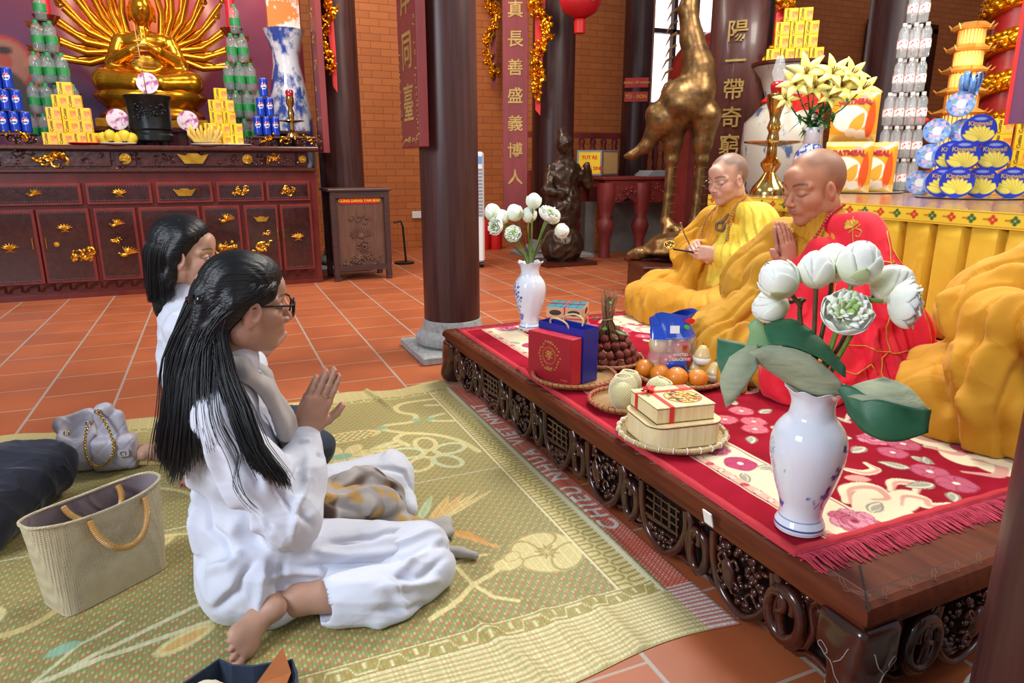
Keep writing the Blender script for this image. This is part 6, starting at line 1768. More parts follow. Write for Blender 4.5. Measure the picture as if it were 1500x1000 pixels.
# ---------------------------------------------------------------- offerings on the carpet
RATT = M('honey rattan weave', 'd0a468', 'bd8f52', rough=.55, scale=60, weave=70)
RATL = M('pale bamboo weave', 'e3cd9e', 'd8bf8c', rough=.55, scale=60, weave=70, wd=.2)
REDT = M('red binding tape', 'c8384a', rough=.5); WHT = M('white binding tape', 'eeeae0', rough=.5)
def tray(label, x, y, r, mat, tape, n=22, h=.022, group=None):
 t = thing('woven_tray', label, 'tray', (x, y, ZC))
 MB().lathe([(0, .004), (r * .86, .004), (r * .93, .010), (r * .985, h), (r, h + .002), (r, h - .004), (r * .95, .006), (r * .87, .0), (0, .0)], n=64).build('basket', mat, t, smooth=50)
 MB().tube([(r * math.cos(a), r * math.sin(a), h - .002) for a in np.linspace(0, 2 * pi, 65)[:-1]], .0065, n=8, closed=True).build('rim', mat, t, smooth=180)
 mb = MB()
 for k in range(n):
  a = 2 * pi * k / n
  mb.tube([(r * math.cos(a) + .0076 * math.cos(b) * math.cos(a), r * math.sin(a) + .0076 * math.cos(b) * math.sin(a), h - .002 + .0076 * math.sin(b)) for b in np.linspace(0, 2 * pi, 9)[:-1]], .0026, n=4, closed=True, flat=.4)
 mb.build('binding', tape, t, smooth=180)
 return t
tray('round rattan tray bound in red under the red gift box', 1.175, 2.15, .155, RATT, REDT, 44)
tray('round rattan tray bound in red under the foam-wrapped fruit', 1.205, 1.835, .125, RATT, REDT, 36)
tray('round rattan tray under the lychees', 1.40, 2.30, .15, RATT, REDT, 36)
tray('round rattan tray under the oranges and bagged apples', 1.545, 1.995, .165, RATT, REDT, 36)
tray('pale bamboo tray with white bindings under the wooden boxes', 1.175, 1.545, .155, RATL, WHT, 26)
ZT = ZC + .006
# red gift box and blue carrier bag
REDB = M('red gift box card', 'c22236', 'b81f33', rough=.4); BLUB = M('blue glossy paper', '26309a', '212a88', rough=.3); GPR = M('gold print', 'd8b054', rough=.35, metal=.4)
a = math.atan2(-.24, .09)
gb = thing('gift_box', 'upright red gift box with a gold printed emblem on the near round tray', 'box', (1.098, 2.165, ZT), a)
MB().box((0, 0, .087), (.215, .055, .174), bev=.002).build('card_box', REDB, gb)
MB().box((0, -.0285, .087), (.213, .0012, .172)).build('lid_edge', M('darker red card', 'a51c2c', rough=.4), gb)
mb = MB(); T = face_T((0, -.0295, .095), (0, -1, 0))
for rr_2, w_ in ((.030, .0006), (.034, .0004)): mb.tube([T @ Vector((rr_2 * math.cos(b), rr_2 * math.sin(b), 0)) for b in np.linspace(0, 2 * pi, 33)[:-1]], w_, n=4, closed=True)
rn = random.Random(2)
for k in range(26):
 b = k * .24; q = rn.uniform(.042, .056)
 mb.box((q * math.cos(b), 0, 0), (.006, .005, .0006), T=T @ TR(q * .0, q * math.sin(b), 0) , rz=rn.random() * 3)
mb.build('gold_ring_print', GPR, gb)
text('gold_lettering', '孝', .040, GPR, T, gb, depth=.0004)
text('gold_lettering', '潮州', .016, GPR, T @ TR(0, -.050, 0), gb, depth=.0004); text('gold_lettering', '上等禮品', .008, GPR, T @ TR(0, .052, 0), gb, depth=.0004); text('gold_lettering', 'GONGBING', .006, GPR, T @ TR(.075, -.078, 0), gb, depth=.0004)
bb = thing('gift_bag', 'blue paper carrier bag with cord handles behind the red gift box', 'bag', (1.165, 2.19, ZT), a)
mb = MB(); mb.box((0, -.04, .10), (.225, .0012, .2)); mb.box((0, .04, .10), (.225, .0012, .2)); mb.box((-.1125, 0, .10), (.0012, .08, .2)); mb.box((.1125, 0, .10), (.0012, .08, .2)); mb.box((0, 0, .002), (.225, .08, .003))
mb.build('paper_body', BLUB, bb)
mb = MB()
for y in (-.036, .036):
 mb.tube(spline([(-.055, y, .19), (-.05, y * 1.1, .215), (-.01, y * 1.4, .225), (.03, y * 1.3, .215), (.04, y, .19)], 8), .0035, n=7)
mb.build('cord_handle', M('golden cord', 'd8c28a', 'c8ae6c', rough=.6), bb, smooth=180)
# teal and kraft cartons
cb_ = thing('carton_bundle', 'bundle of teal and kraft cartons tied with red ribbon behind the blue bag', 'box', (1.555, 2.93, ZC), R(-38))
TEAL = M('teal carton', '2f7f8c', '2a7080', rough=.5); KRA = M('kraft carton side', 'c9a880', rough=.6); LAB = M('dark oval label', '3a2a22', rough=.5)
for j in range(2):
 for i in range(5):
  mb = MB(); mb.box((-.072 + i * .036, 0, .028 + j * .056), (.034, .17, .054), bev=.001); mb.build('carton', TEAL, cb_)
 MB().box((0, -.0865, .028 + j * .056), (.178, .002, .05)).box((.0905, 0, .028 + j * .056), (.002, .168, .05)).build('kraft_side', KRA, cb_)
 for x in (-.045, .045): MB().ball((x, -.088, .028 + j * .056), (.03, .0012, .014), n=16, m=6).build('oval_label', LAB, cb_)
 MB().ball((.0925, 0, .028 + j * .056), (.0012, .045, .014), n=16, m=6).build('oval_label', LAB, cb_)
mb = MB(); mb.box((0, 0, .1135), (.184, .008, .002)); mb.box((0, -.0885, .056), (.184, .002, .006)); mb.box((.0935, 0, .056), (.002, .17, .006)); mb.box((.0, -.0885, .056), (.007, .002, .113)); mb.box((0, 0, .1135), (.007, .178, .002)); mb.build('red_ribbon', REDT, cb_)
# lychees
ly = thing('lychee_bunch', 'bunch of red lychees with tied twigs behind the blue gift bag', 'fruit', (1.40, 2.30, ZT))
LYC = M('lychee skin', 'a83c34', 'c06048', rough=.6, scale=60, bump=.9, bscale=260, mix=(.3, .7))
rn = random.Random(8); cnt = 0; base = None; pos = []
for layer, (rad, z, n) in enumerate(((.115, .02, 20), (.105, .050, 19), (.085, .080, 15), (.065, .108, 11), (.07, .035, 6))):
 for k in range(n):
  b = 2 * pi * k / n + layer * .4
  p = (rad * math.cos(b) + rn.uniform(-.006, .006), rad * math.sin(b) + rn.uniform(-.006, .006), z + rn.uniform(-.004, .004)); r_ = rn.uniform(.0155, .0185)
  if base is None:
   base = MB().ball((0, 0, 0), (1, 1, 1.06), n=14, m=10).build('lychee', LYC, ly, smooth=180); o = base
  else:
   o = base.copy(); COL.objects.link(o); o.parent = ly
  o.location = p; o.scale = (r_, r_, r_); o.rotation_euler = (rn.random() * 3, rn.random() * 3, 0)
mb = MB()
for k in range(70):
 b = rn.random() * 6.28; q = rn.uniform(.0, .03); b2 = b + rn.uniform(-.5, .5); top = rn.uniform(.22, .30)
 mb.tube([(q * 2.4 * math.cos(b), q * 2.4 * math.sin(b), .08), (q * .7 * math.cos(b), q * .7 * math.sin(b), .17), (q * 1.3 * math.cos(b2), q * 1.3 * math.sin(b2), top)], [.0022, .0019, .0012], n=5)
 if k % 3 == 0: mb.tube([(q * math.cos(b2), q * math.sin(b2), top - .03), (q * math.cos(b2) + .012, q * math.sin(b2) - .01, top)], .001, n=4)
mb.build('twig', M('brown twig', '6e4a30', '8a6240', rough=.8, scale=50), ly, smooth=180)
mb = MB(); mb.tube([(.024 * math.cos(b), .024 * math.sin(b), .175 + .002 * math.sin(b * 3)) for b in np.linspace(0, 12.5, 40)], .0022, n=5); mb.build('raffia_tie', M('pale raffia', 'a88c6c', rough=.8), ly, smooth=180)
LEAFM = M('green fruit leaf', '5c7a38', '3f6a2c', rough=.5, scale=30)
for k, (b, z, L) in enumerate(((-1.0, .13, .06), (-1.6, .12, .055), (-2.3, .15, .04), (.2, .14, .04), (2.0, .17, .035), (-1.9, .25, .03), (-.7, .12, .05))):
 mb = MB(); d = Vector((math.cos(b), math.sin(b), -.25)); s_ = Vector((-math.sin(b), math.cos(b), 0)); o_ = Vector((.035 * math.cos(b), .035 * math.sin(b), z))
 mb.grid([[o_ + d * L * u + s_ * L * .3 * math.sin(pi * min(u + .03, 1)) * v + Vector((0, 0, .006 * (1 - v * v))) for v in (-1, 0, 1)] for u in np.linspace(0, 1, 7)]); mb.build('leaf', LEAFM, ly, smooth=180, solid=.0006)
# oranges under film
ORM = M('orange peel', 'e58a1e', 'dd7a18', rough=.35, scale=8, bump=.25, bscale=300, coat=.4)
def orange(lab, x, y, r, z=0.0, mat=ORM):
 o = thing('orange', lab, 'orange', (x, y, ZT + r * .94 + z), random.random() * 6, 'oranges on the far right tray')
 MB().ball((0, 0, 0), (r, r, r * .93), n=28, m=18).build('peel', mat, o, smooth=180)
 MB().lathe([(.0, r * .925), (.004, r * .93), (.0035, r * .915)], n=8).build('stem_scar', STEMG, o)
 return o
orange('leftmost orange at the back of the fruit tray', 1.425, 2.055, .036)
orange('orange left of the largest, beside the foam-wrapped fruit', 1.435, 1.975, .036)
orange('largest orange, nearest to the wooden gift box', 1.455, 1.905, .040)
orange('squarish orange with a paper label at the right of the fruit tray', 1.525, 1.875, .036)
# foam netted guavas and pears
FOAM = M('cream foam netting', 'f1e9c8', 'ece0b6', rough=.8); GUA = M('pale green guava', 'd8d59a', 'cdd08c', rough=.5)
def netted(lab, x, y, r, h, tilt=(0, 0, 0), zo=0):
 t = thing('wrapped_guava', lab, 'fruit', (x, y, ZT + zo)); t.rotation_euler = tilt
 MB().ball((0, 0, r * .95), (r * .93, r * .93, r * .98), n=24, m=16).build('guava', GUA, t, smooth=180)
 mb = MB(); n = 26; m_ = 22
 def q(i, j):
  u = j / m_; z = u * h;
  rr = r * (math.sin(pi * min(.10 + u * .74, 1)) ** .55) * (1.02 if u < .75 else 1.02 - (u - .75) * .6); a_ = 2 * pi * i / n
  return Vector((rr * math.cos(a_), rr * math.sin(a_), z))
 for i in range(n):
  mb.tube([q(i + .5 * (j % 2), j) for j in range(m_ + 1)], .0014, n=4); mb.tube([q(i - .5 * (j % 2), j) for j in range(m_ + 1)], .0014, n=4)
 mb.tube([q(i + .1 * math.sin(i * 3), m_) for i in range(n)], .0022, n=5, closed=True)
 mb.build('foam_net', FOAM, t, smooth=180)
netted('guava in a tall white foam net at the left of its tray', 1.165, 1.80, .045, .108)
netted('guava in a white foam net at the back of its tray', 1.225, 1.875, .043, .095, (0, .15, 0))
netted('guava in a white foam net leaning beside the wooden gift box', 1.283, 1.795, .045, .085, (.2, .35, 0), .004)
# apples in a printed plastic bag on the oranges
APR = M('red apple skin', 'b03030', 'd8b070', rough=.3, scale=9, coat=.4, mix=(.45, .7)); APY = M('yellow apple skin', 'd8c080', 'c8604a', rough=.3, scale=7, coat=.4, mix=(.5, .75))
AB = Vector((1.52, 2.03, ZT + .075))
for k, (dx, dy, dz, m_, lab) in enumerate(((-.045, .02, .045, APY, 'pale yellow apple at the left of the plastic bag'), (.025, -.02, .042, APR, 'red apple in the middle of the plastic bag'), (.065, .02, .048, APY, 'yellow apple at the right of the plastic bag'), (-.03, -.025, -.008, APR, 'red apple low at the left of the plastic bag'), (.04, -.02, -.012, APR, 'red apple low behind the blue band of the plastic bag'))):
 o = thing('apple', lab, 'apple', tuple(AB + Vector((dx, dy, dz))), k, 'apples in the printed bag')
 MB().lathe([(0, -.028), (.018, -.032), (.034, -.018), (.038, .002), (.034, .022), (.02, .031), (.006, .027), (0, .022)], n=24).build('flesh', m_, o, smooth=180)
 MB().tube([(0, 0, .022), (.003, 0, .036)], .0014, n=5).build('stalk', STEMB, o)
bg_ = thing('plastic_bag', 'clear fruit bag with a blue printed top standing on the oranges', 'bag', tuple(AB))
def bagpt(u, z, k=1.0):
 rr = (.078 + .012 * math.cos(3 * u + z * 30) + .005 * math.sin(7 * u + z * 50)) * k
 return Vector((rr * 1.15 * math.cos(u), rr * .8 * math.sin(u), z))
rows = []
for z, k in ((-.045, .55), (-.035, .9), (-.01, 1.02), (.03, 1.05), (.06, 1.0), (.085, .9)): rows.append([bagpt(u, z, k) for u in np.linspace(0, 2 * pi, 49)[:-1]])
MB().grid(rows, close_u=True).build('clear_film', M('clear plastic film', 'ffffff', rough=.06, alpha=.22, spec=1.0), bg_, smooth=180)
BLUEF = M('blue printed plastic film', '1f4fc8', '1a45b4', rough=.2, coat=.5)
rows = []
for z, k, fl_ in ((.080, .93, 0), (.105, .85, .3), (.13, .8, .6), (.158, .85, .9), (.165, .87, .95)):
 row = []
 for u in np.linspace(0, 2 * pi, 49)[:-1]:
  p = bagpt(u, z, k); p.y *= (1 - fl_ * .85); p.x *= 1 + fl_ * .25; p.z += fl_ * .012 * math.sin(u * 2); row.append(p)
 rows.append(row)
MB().grid(rows, close_u=True).build('blue_top', BLUEF, bg_, smooth=180)
rows = [[bagpt(u, z, k) for u in np.linspace(-2.2, .3, 20)] for z, k in ((-.048, .7), (-.035, 1.0), (-.012, 1.06), (.004 , 1.07))]
MB().grid(rows).build('blue_band', BLUEF, bg_, smooth=180, solid=.0008)
mb = MB(); Tb = face_T((-.03, -.052, .118), (-.4, -.9, .2))
MB().box((0, 0, 0), (.034, .028, .001), T=Tb).build('price_sticker', WHITE, bg_)
Tb = face_T((.045, -.040, .140), (-.3, -.95, .1)); MB().ball((0, 0, 0), (.018, .011, .001), n=16, m=4, T=Tb).build('red_logo_oval', REDP, bg_)
Tb = face_T((.028, -.046, .120), (-.3, -.95, .1)); MB().ball((0, 0, 0), (.012, .008, .001), n=16, m=4, T=Tb, rot=(0, 0, -.5)).build('green_logo_oval', M('bright green print', '3cb848', rough=.4), bg_)
text('white_lettering', 'WASTED', .014, WHITE, face_T((-.022, -.083, .03), (-.25, -.95, .1)), bg_, depth=.0005); text('white_lettering', 'DELICIOUS!', .013, WHITE, face_T((-.018, -.085, .012), (-.25, -.95, .05)), bg_, depth=.0005)
# pears in cellophane at the right of that tray
PEAR = M('pale yellow pear', 'dcc690', 'd2b878', rough=.4, scale=12, coat=.3)
for k, (x, y, z, r_, lab) in enumerate(((1.60, 1.985, 0, .036, 'pale wrapped pear behind the drooping lotus leaf'), (1.625, 1.905, 0, .034, 'pale pear in white net at the right end of the fruit tray'), (1.605, 1.955, .055, .033, 'pale wrapped pear lying on top of the others'))):
 o = thing('pear', lab, 'pear', (x, y, ZT + z), k)
 MB().lathe([(0, 0), (r_ * .6, .002), (r_, r_ * .8), (r_ * .95, r_ * 1.2), (r_ * .6, r_ * 1.8), (r_ * .35, r_ * 2.15), (0, r_ * 2.25)], n=22).build('flesh', PEAR, o, smooth=180)
 MB().tube([(0, 0, r_ * 2.2), (.003, 0, r_ * 2.5)], .0015, n=5).build('stalk', STEMB, o)
 MB().lathe([(r_ * .75, .0), (r_ * 1.05, r_ * .5), (r_ * 1.06, r_ * .9)], n=22, cap=False).build('foam_cup', WHITE, o, smooth=180, solid=.001)
# wooden cake boxes with red ribbon
BAM = M('pale plywood', 'ecd8a8', 'e2c890', rough=.5, scale=6, stretch=(20, 1, 1)); BURN = M('burnt plywood edge', '4a2c18', rough=.8)
ang = math.atan2(-.52, .86)
cb1 = thing('wooden_box', 'oval-cornered pale wooden box, the lower one on the bamboo tray', 'box', (1.175, 1.545, ZT + .001), R(-8))
def rr_out(w_, d_, r_, n=8):
 out = []
 for cx, cy, a0 in ((w_ / 2 - r_, d_ / 2 - r_, 0), (-w_ / 2 + r_, d_ / 2 - r_, pi / 2), (-w_ / 2 + r_, -d_ / 2 + r_, pi), (w_ / 2 - r_, -d_ / 2 + r_, 3 * pi / 2)):
  for i in range(n + 1): out.append((cx + r_ * math.cos(a0 + i * pi / 2 / n), cy + r_ * math.sin(a0 + i * pi / 2 / n)))
 return out
MB().prism(rr_out(.228, .20, .045), .062).build('box_side', M('pale bent plywood with fine grain', 'ecdcb4', 'e0cb98', rough=.5, scale=4, stretch=(18, 18, 1), bump=.2), cb1, smooth=40)
MB().prism(rr_out(.232, .204, .046), .003, z0=.0615).build('dark_edge', BURN, cb1); MB().prism(rr_out(.232, .204, .046), .003, z0=.0645).build('lid', BAM, cb1)
cb2 = thing('wooden_box', 'square wooden cake box tied with a red ribbon, on the larger box', 'box', (1.175, 1.555, ZT + .0695), R(-8))
MB().box((0, 0, .022), (.178, .172, .044)).build('box_side', BAM, cb2); MB().box((0, 0, .046), (.182, .176, .003)).build('lid', BAM, cb2)
mb = MB()
for z in (.0005, .0435):
 for k in range(36):
  u = -.088 + k * .0050
  mb.box((u, -.0865, z), (.003, .001, .003)); mb.box((.0895, u * .96, z), (.001, .003, .003)); mb.box((-.0895, u * .96, z), (.001, .003, .003))
mb.build('finger_joint_marks', BURN, cb2)
mb = MB(); mb.box((-.045, 0, .0484), (.014, .178, .001)); mb.box((-.045, -.0885, .022), (.014, .001, .05)); mb.box((0, .045, .0484), (.184, .014, .001)); mb.box((-.0915, .045, .022), (.001, .014, .05)); mb.box((.0915, .045, .022), (.001, .014, .05))
for s_, t_ in ((1, .3), (-1, -.3), (1, 2.2), (-1, 2.8)):
 d = Vector((math.cos(t_ + 1.2), math.sin(t_ + 1.2), 0)) * .035 * s_
 mb.tube([(-.045, .045, .05), Vector((-.045, .045, .062)) + d * .6, Vector((-.045, .045, .058)) + d, Vector((-.045, .045, .052)) + d * .5], [.004, .007, .007, .003], n=6, flat=.3)
mb.ball((-.045, .045, .053), (.009, .009, .006), n=10, m=6); mb.build('red_ribbon', REDP, cb2, smooth=40)
# round print on the lid
pr_ = Paint(-.06, .06, -.06, .06, .0012, 'e8c46a')
rn = random.Random(4)
for k in range(130):
 q = .048 * math.sqrt(rn.random()); b = rn.random() * 6.28
 pr_.ell((q * math.cos(b), q * math.sin(b)), (rn.uniform(.003, .009), rn.uniform(.002, .005)), rn.choice(['1f2a30', '8a2a22', 'e0902a', '2c5a50', 'c83a28', 'f0c850', '3a3430']), rn.random() * 3)
pp = np.stack([pr_.X.ravel(), pr_.Y.ravel(), np.zeros(pr_.X.size)], 1); ff = grid_faces(pr_.ny, pr_.nx); cen = pp[ff].mean(1); ff = ff[np.hypot(cen[:, 0], cen[:, 1]) < .052]
pp[:, 0] += .028; pp[:, 1] -= .012; pp[:, 2] = .0481
o = np_mesh('round_print', pp, ff, vcol_mat('printed picture', rough=.4), cb2, pr_.C.reshape(-1, 3))
MB().tube([(.028 + .0535 * math.cos(b), -.012 + .0535 * math.sin(b), .048) for b in np.linspace(0, 2 * pi, 49)[:-1]], .0012, n=4, closed=True).build('print_border', M('red brown print line', '9a4a30', rough=.5), cb2)
MB().box((.07, .07, .048), (.03, .03, .001)).build('red_square_stamp', M('faded red stamp', 'c86a52', rough=.6), cb2)

bpy.context.view_layer.update()
fp = [[(-.03, .0 + u, v) for u, v in q_] for q_ in ([(.01, .05), (.03, .07), (.07, .06), (.09, .075)], [(.01, .09), (.04, .105), (.06, .125), (.085, .12)], [(.085, .12), (.07, .14), (.09, .15), (.1, .135), (.085, .12)], [(.02, .18), (.03, .15), (.05, .13)])]
on_surface(NLEG, fp + [[(b, a, c) for a, b, c in l] for l in fp], .0013, M('worn scratch line', '8d7a74', rough=.5), 'flower_engraving', dais)
# ---------------------------------------------------------------- bags on the mat
STRAW = M('plaited straw', 'd4c6a6', 'cabb98', rough=.8, scale=30, weave=62, wd=.14)
sb = thing('straw_bag', 'plaited straw tote with two cane ring handles standing on the mat', 'bag', (-.350, 1.846, .006), math.atan2(.150, .216))
def ring_(L, D, z, bow=0, n=48, e=4.0, sag=0):
 out = []
 for k in range(n):
  a_ = 2 * pi * k / n; c_, s_ = math.cos(a_), math.sin(a_)
  out.append(Vector((L / 2 * math.copysign(abs(c_) ** (2 / e), c_), D / 2 * math.copysign(abs(s_) ** (2 / e), s_) * (1 + bow * (1 - (abs(c_)) ** 2)), z + sag * (abs(c_) ** 1.5) )))
 return out
def bagrows(k=1.0): return [ring_(.262 * k, .13 * k, 0.0, e=8), ring_(.266 * k, .132 * k, .01, e=6), ring_(.285 * k, .130 * k, .09, e=5), ring_(.305 * k, .125 * k, .17, e=3.6), ring_(.325 * k, .118 * k, .222, bow=.12, e=2.8, sag=.012), ring_(.328 * k, .118 * k, .230, bow=.12, e=2.8, sag=.012)]
mb = MB(); r_ = bagrows(); mb.grid(r_, close_u=True); mb.add([p for p in r_[0]], [list(range(47, -1, -1))]); mb.build('woven_body', STRAW, sb, smooth=60)
mb = MB(); r_ = bagrows(.965); mb.grid(r_[1:], close_u=True); mb.add([p for p in r_[1]], [list(range(48))]); mb.build('taupe_lining', cloth('taupe lining cloth', '8a7a7e', '7c6c70'), sb, smooth=60)
MB().tube(ring_(.326, .119, .2315, bow=.12, e=2.8, sag=.012), .0042, n=6, closed=True).build('rim', STRAW, sb, smooth=180)
CANE = M('wrapped cane', 'c99a58', 'b58644', rough=.4, coat=.3)
def handle(y, tilt, up):
 mb = MB(); pts = []
 for k in range(34):
  a_ = pi * (k / 33); x = .068 * math.cos(a_) + .02; q = .098 * math.sin(a_)
  pts.append(Vector((x, y + q * math.sin(tilt), .224 + q * math.cos(tilt) * up)))
 mb.tube(pts, .0068, n=10)
 for i in range(0, len(pts) - 1):
  for f_ in (0, .5):
   p = pts[i].lerp(pts[i + 1], f_); d = (pts[i + 1] - pts[i]).normalized(); u = d.orthogonal().normalized(); v = d.cross(u)
   mb.tube([p + (u * math.cos(b) + v * math.sin(b)) * .0072 for b in np.linspace(0, 2 * pi, 9)[:-1]], .0014, n=4, closed=True)
 mb.build('cane_handle', CANE, sb, smooth=60)
handle(-.068, -.35, -1); handle(.055, -.62, -.62)
MB().tube([(-.02, -.03, .18), (-.06, .0, .15), (-.09, .02, .19)], .004, n=6).build('gold_chain_inside', BRASS, sb)
# pale quilted bag with a gold chain
PALE = M('pale grey lilac leather', 'b7b0b8', 'a9a2ac', rough=.5, scale=20, bump=.15)
qb = thing('quilted_handbag', 'pale grey quilted handbag with a gold chain strap slumped on the mat', 'bag', (-.445, 2.68, .006), R(-10))
def quilt(P, N):
 u = (P[:, 0] - P[:, 2]) * 82; v = (P[:, 0] + P[:, 2]) * 82
 g = -np.exp(-(np.sin(u / 2) / .16) ** 2) - np.exp(-(np.sin(v / 2) / .16) ** 2)
 return .0022 * g * (np.abs(N[:, 1]) > .3)
B = SDF(.0045, .012)
B.box((.045, -.045, .062), (.145, .075, .125), rot=(0, 0, .05), rd=.022); B.box((.04, -.035, .16), (.10, .035, .10), rot=(-.15, -.15, 0), rd=.02)
B.cap((.015, -.03, .215), (.03, -.03, .22), .025, .024, k=.02)
B.build('flap_side', PALE, qb, disp=quilt, zmin=.002)
B = SDF(.0055, .015)
B.box((-.085, .0, .075), (.13, .13, .15), rot=(0, .15, .1), rd=.03); B.cap((-.13, -.0, .16), (-.05, .02, .18), .03, .03); B.ell((-.07, -.03, .17), (.055, .05, .055), k=.015, sub=True)
B.build('body', PALE, qb, disp=addf(quilt, wrinkle(.004, 30, 3)), zmin=.002)
mb = MB()
ch = spline([(.015, -.062, .222), (.045, -.078, .16), (.055, -.088, .09), (.03, -.095, .045), (-.005, -.098, .035), (-.03, -.095, .07), (-.035, -.08, .12), (-.025, -.06, .175)], 10)
for i in range(len(ch) - 1):
 p = Vector(ch[i]); d = (Vector(ch[i + 1]) - p).normalized(); u = d.orthogonal().normalized() if i % 2 else d.cross(d.orthogonal()).normalized()
 mb.tube([p + d * .0065 * math.cos(b) + u * .0042 * math.sin(b) for b in np.linspace(0, 2 * pi, 11)[:-1]], .0016, n=5, closed=True)
mb.build('gold_chain', BRASS, qb, smooth=180)
mb = MB()
for p in ((.012, -.058, .222), (-.022, -.056, .18), (-.09, -.068, .155)): mb.tube([Vector(p) + Vector((.008 * math.cos(b), -.002, .008 * math.sin(b))) for b in np.linspace(0, 2 * pi, 15)[:-1]], .0022, n=5, closed=True)
mb.build('eyelet', BRASS, qb, smooth=180)
T = face_T((.082, -.086, .072), (.05, -1, .05))
MB().prism(rr_out(.036, .026, .008), .004, T=T).build('lock_tab', PALE, qb)
mb = MB()
for s_ in (-1, 1): mb.tube([T @ Vector((s_ * -.0022 + s_ * .0065 * math.cos(b) , .0065 * math.sin(b), .006)) for b in np.linspace(.75, 2 * pi - .75, 14)], .0011, n=5)
mb.build('interlocked_clasp', BRASS, qb, smooth=180)

# ---------------------------------------------------------------- bottom edge: dark blue open bag with a beige cloth and a tan leather flap
db = thing('denim_bag', 'open dark denim bag with a tan leather flap, cut by the bottom edge', 'bag', (-.02, 1.27, .006))
DEN = cloth('dark denim', '1f2c46', '1a2640', bump=.3); TAN = M('tan leather', 'a8622e', '965426', rough=.5)
def wall(pts, z0, z1, th=.004):
 mb = MB()
 mb.grid([[(x, y, z0) for x, y in pts], [(x, y, z1) for x, y in pts]]); return mb
wall([(-.16, .02), (-.12, .045), (-.065, .085), (-.04, .055), (.0, .035), (.04, .03), (.055, .02), (.075, .025), (.08, -.02), (.06, -.16)], 0, .055).build('denim_side', DEN, db, solid=.005)
wall([(-.16, .02), (-.20, -.05), (-.16, -.16), (.06, -.16)], 0, .05).build('denim_side', DEN, db, solid=.005)
MB().add([(.0, -.02, .05), (.06, .03, .085), (.07, -.01, .05), (.05, -.06, .05)], [(0, 1, 2), (0, 2, 3)]).build('leather_flap', TAN, db, solid=.003)
bc = thing('beige_cloth', 'crumpled beige cloth lying over the denim bag at the bottom edge', 'cloth', (-.20, 1.20, .01))
B = SDF(.006, .02); B.ell((-.12, .02, .03), (.10, .05, .05)); B.ell((.0, .03, .04), (.09, .05, .048)); B.ell((.09, .02, .05), (.05, .04, .045)); B.ell((.0, -.08, .03), (.2, .1, .045))
B.build('folded_fabric', cloth('beige cotton', 'cfc4ae', 'c4b8a0'), bc, disp=wrinkle(.008, 26, 5), zmin=.0)

# ---------------------------------------------------------------- gilded carvings, boards and banners
def blobs(T, pts, seed, n=30, r=(.006, .014), spread=.015, mb=None):
 """carved relief: knobs and curls strewn along a path"""
 rn = random.Random(seed); mb = mb or MB(); S_ = spline(pts, 6)
 for _ in range(n):
  p = S_[rn.randrange(len(S_))]; q = [p[i] + rn.gauss(0, spread) * (1 if i < 2 else .3) for i in range(3)]
  if rn.random() < .45:
   a = rn.random() * 6.28; R_ = rn.uniform(*r) * 2
   mb.tube([(q[0] + R_ * math.cos(a + t) * (1 - t / 6), q[1] + R_ * math.sin(a + t) * (1 - t / 6), q[2]) for t in (0, .8, 1.6, 2.4, 3.2)], [rn.uniform(*r) * .55] * 4 + [r[0] * .4], n=5, T=T)
  else: mb.ball(q, (rn.uniform(*r), rn.uniform(*r), rn.uniform(*r)), n=7, m=5, T=T, rot=(0, 0, rn.random() * 3))
 return mb
def gilt_drop(label, loc, L, w_, seed, facing, lean=.05):
 t = thing('gilded_carving', label, 'carving', loc)
 T = face_T((0, 0, 0), facing)
 pts = [(0, L, 0), (w_ * .4, L * .8, .03), (-w_ * .3, L * .6, .02), (w_ * .35, L * .42, .03), (-w_ * .2, L * .25, .03), (lean, .05, .02)]
 mb = MB(); mb.tube([T @ Vector(p) for p in spline(pts, 8)], [w_ * .26] * 20 + [w_ * .20 - w_ * .006 * i for i in range(21)], n=8, flat=.6)
 mb2 = blobs(T, [(p[0], p[1], .06) for p in pts], seed, int(110 * L), (w_ * .07, w_ * .15), w_ * .15, mb)
 mb2.build('dragon_scrolls', GOLDB, t, smooth=60)
 MB().prism([(-w_ * .12 + lean, -.10), (w_ * .12 + lean, -.16), (w_ * .16 + lean, .2), (w_ * .35, L), (-w_ * .3, L), (-w_ * .14 + lean, .2)], .02, T=T).build('red_backing', REDP if seed % 2 else MATRED, t)
 return t
gilt_drop('gilded dragon carving on the column left of the brick wall', (1.13, 7.06, 1.88), 1.3, .16, 3, (-.2, -1, 0))
gilt_drop('gilded carving standing out from the brick wall', (3.36, 8.55, 2.10), 1.7, .2, 4, (-.3, -1, 0))
gilt_drop('gilded dragon carving in front of the column behind the far lotus vase', (3.30, 6.95, 1.72), 1.6, .22, 5, (-.4, -1, 0), -.02)
gilt_drop('gilded carving on the column right of the brown inscribed board', (4.74, 5.03, 1.72), 1.3, .22, 7, (-.4, -1, 0), -.05)
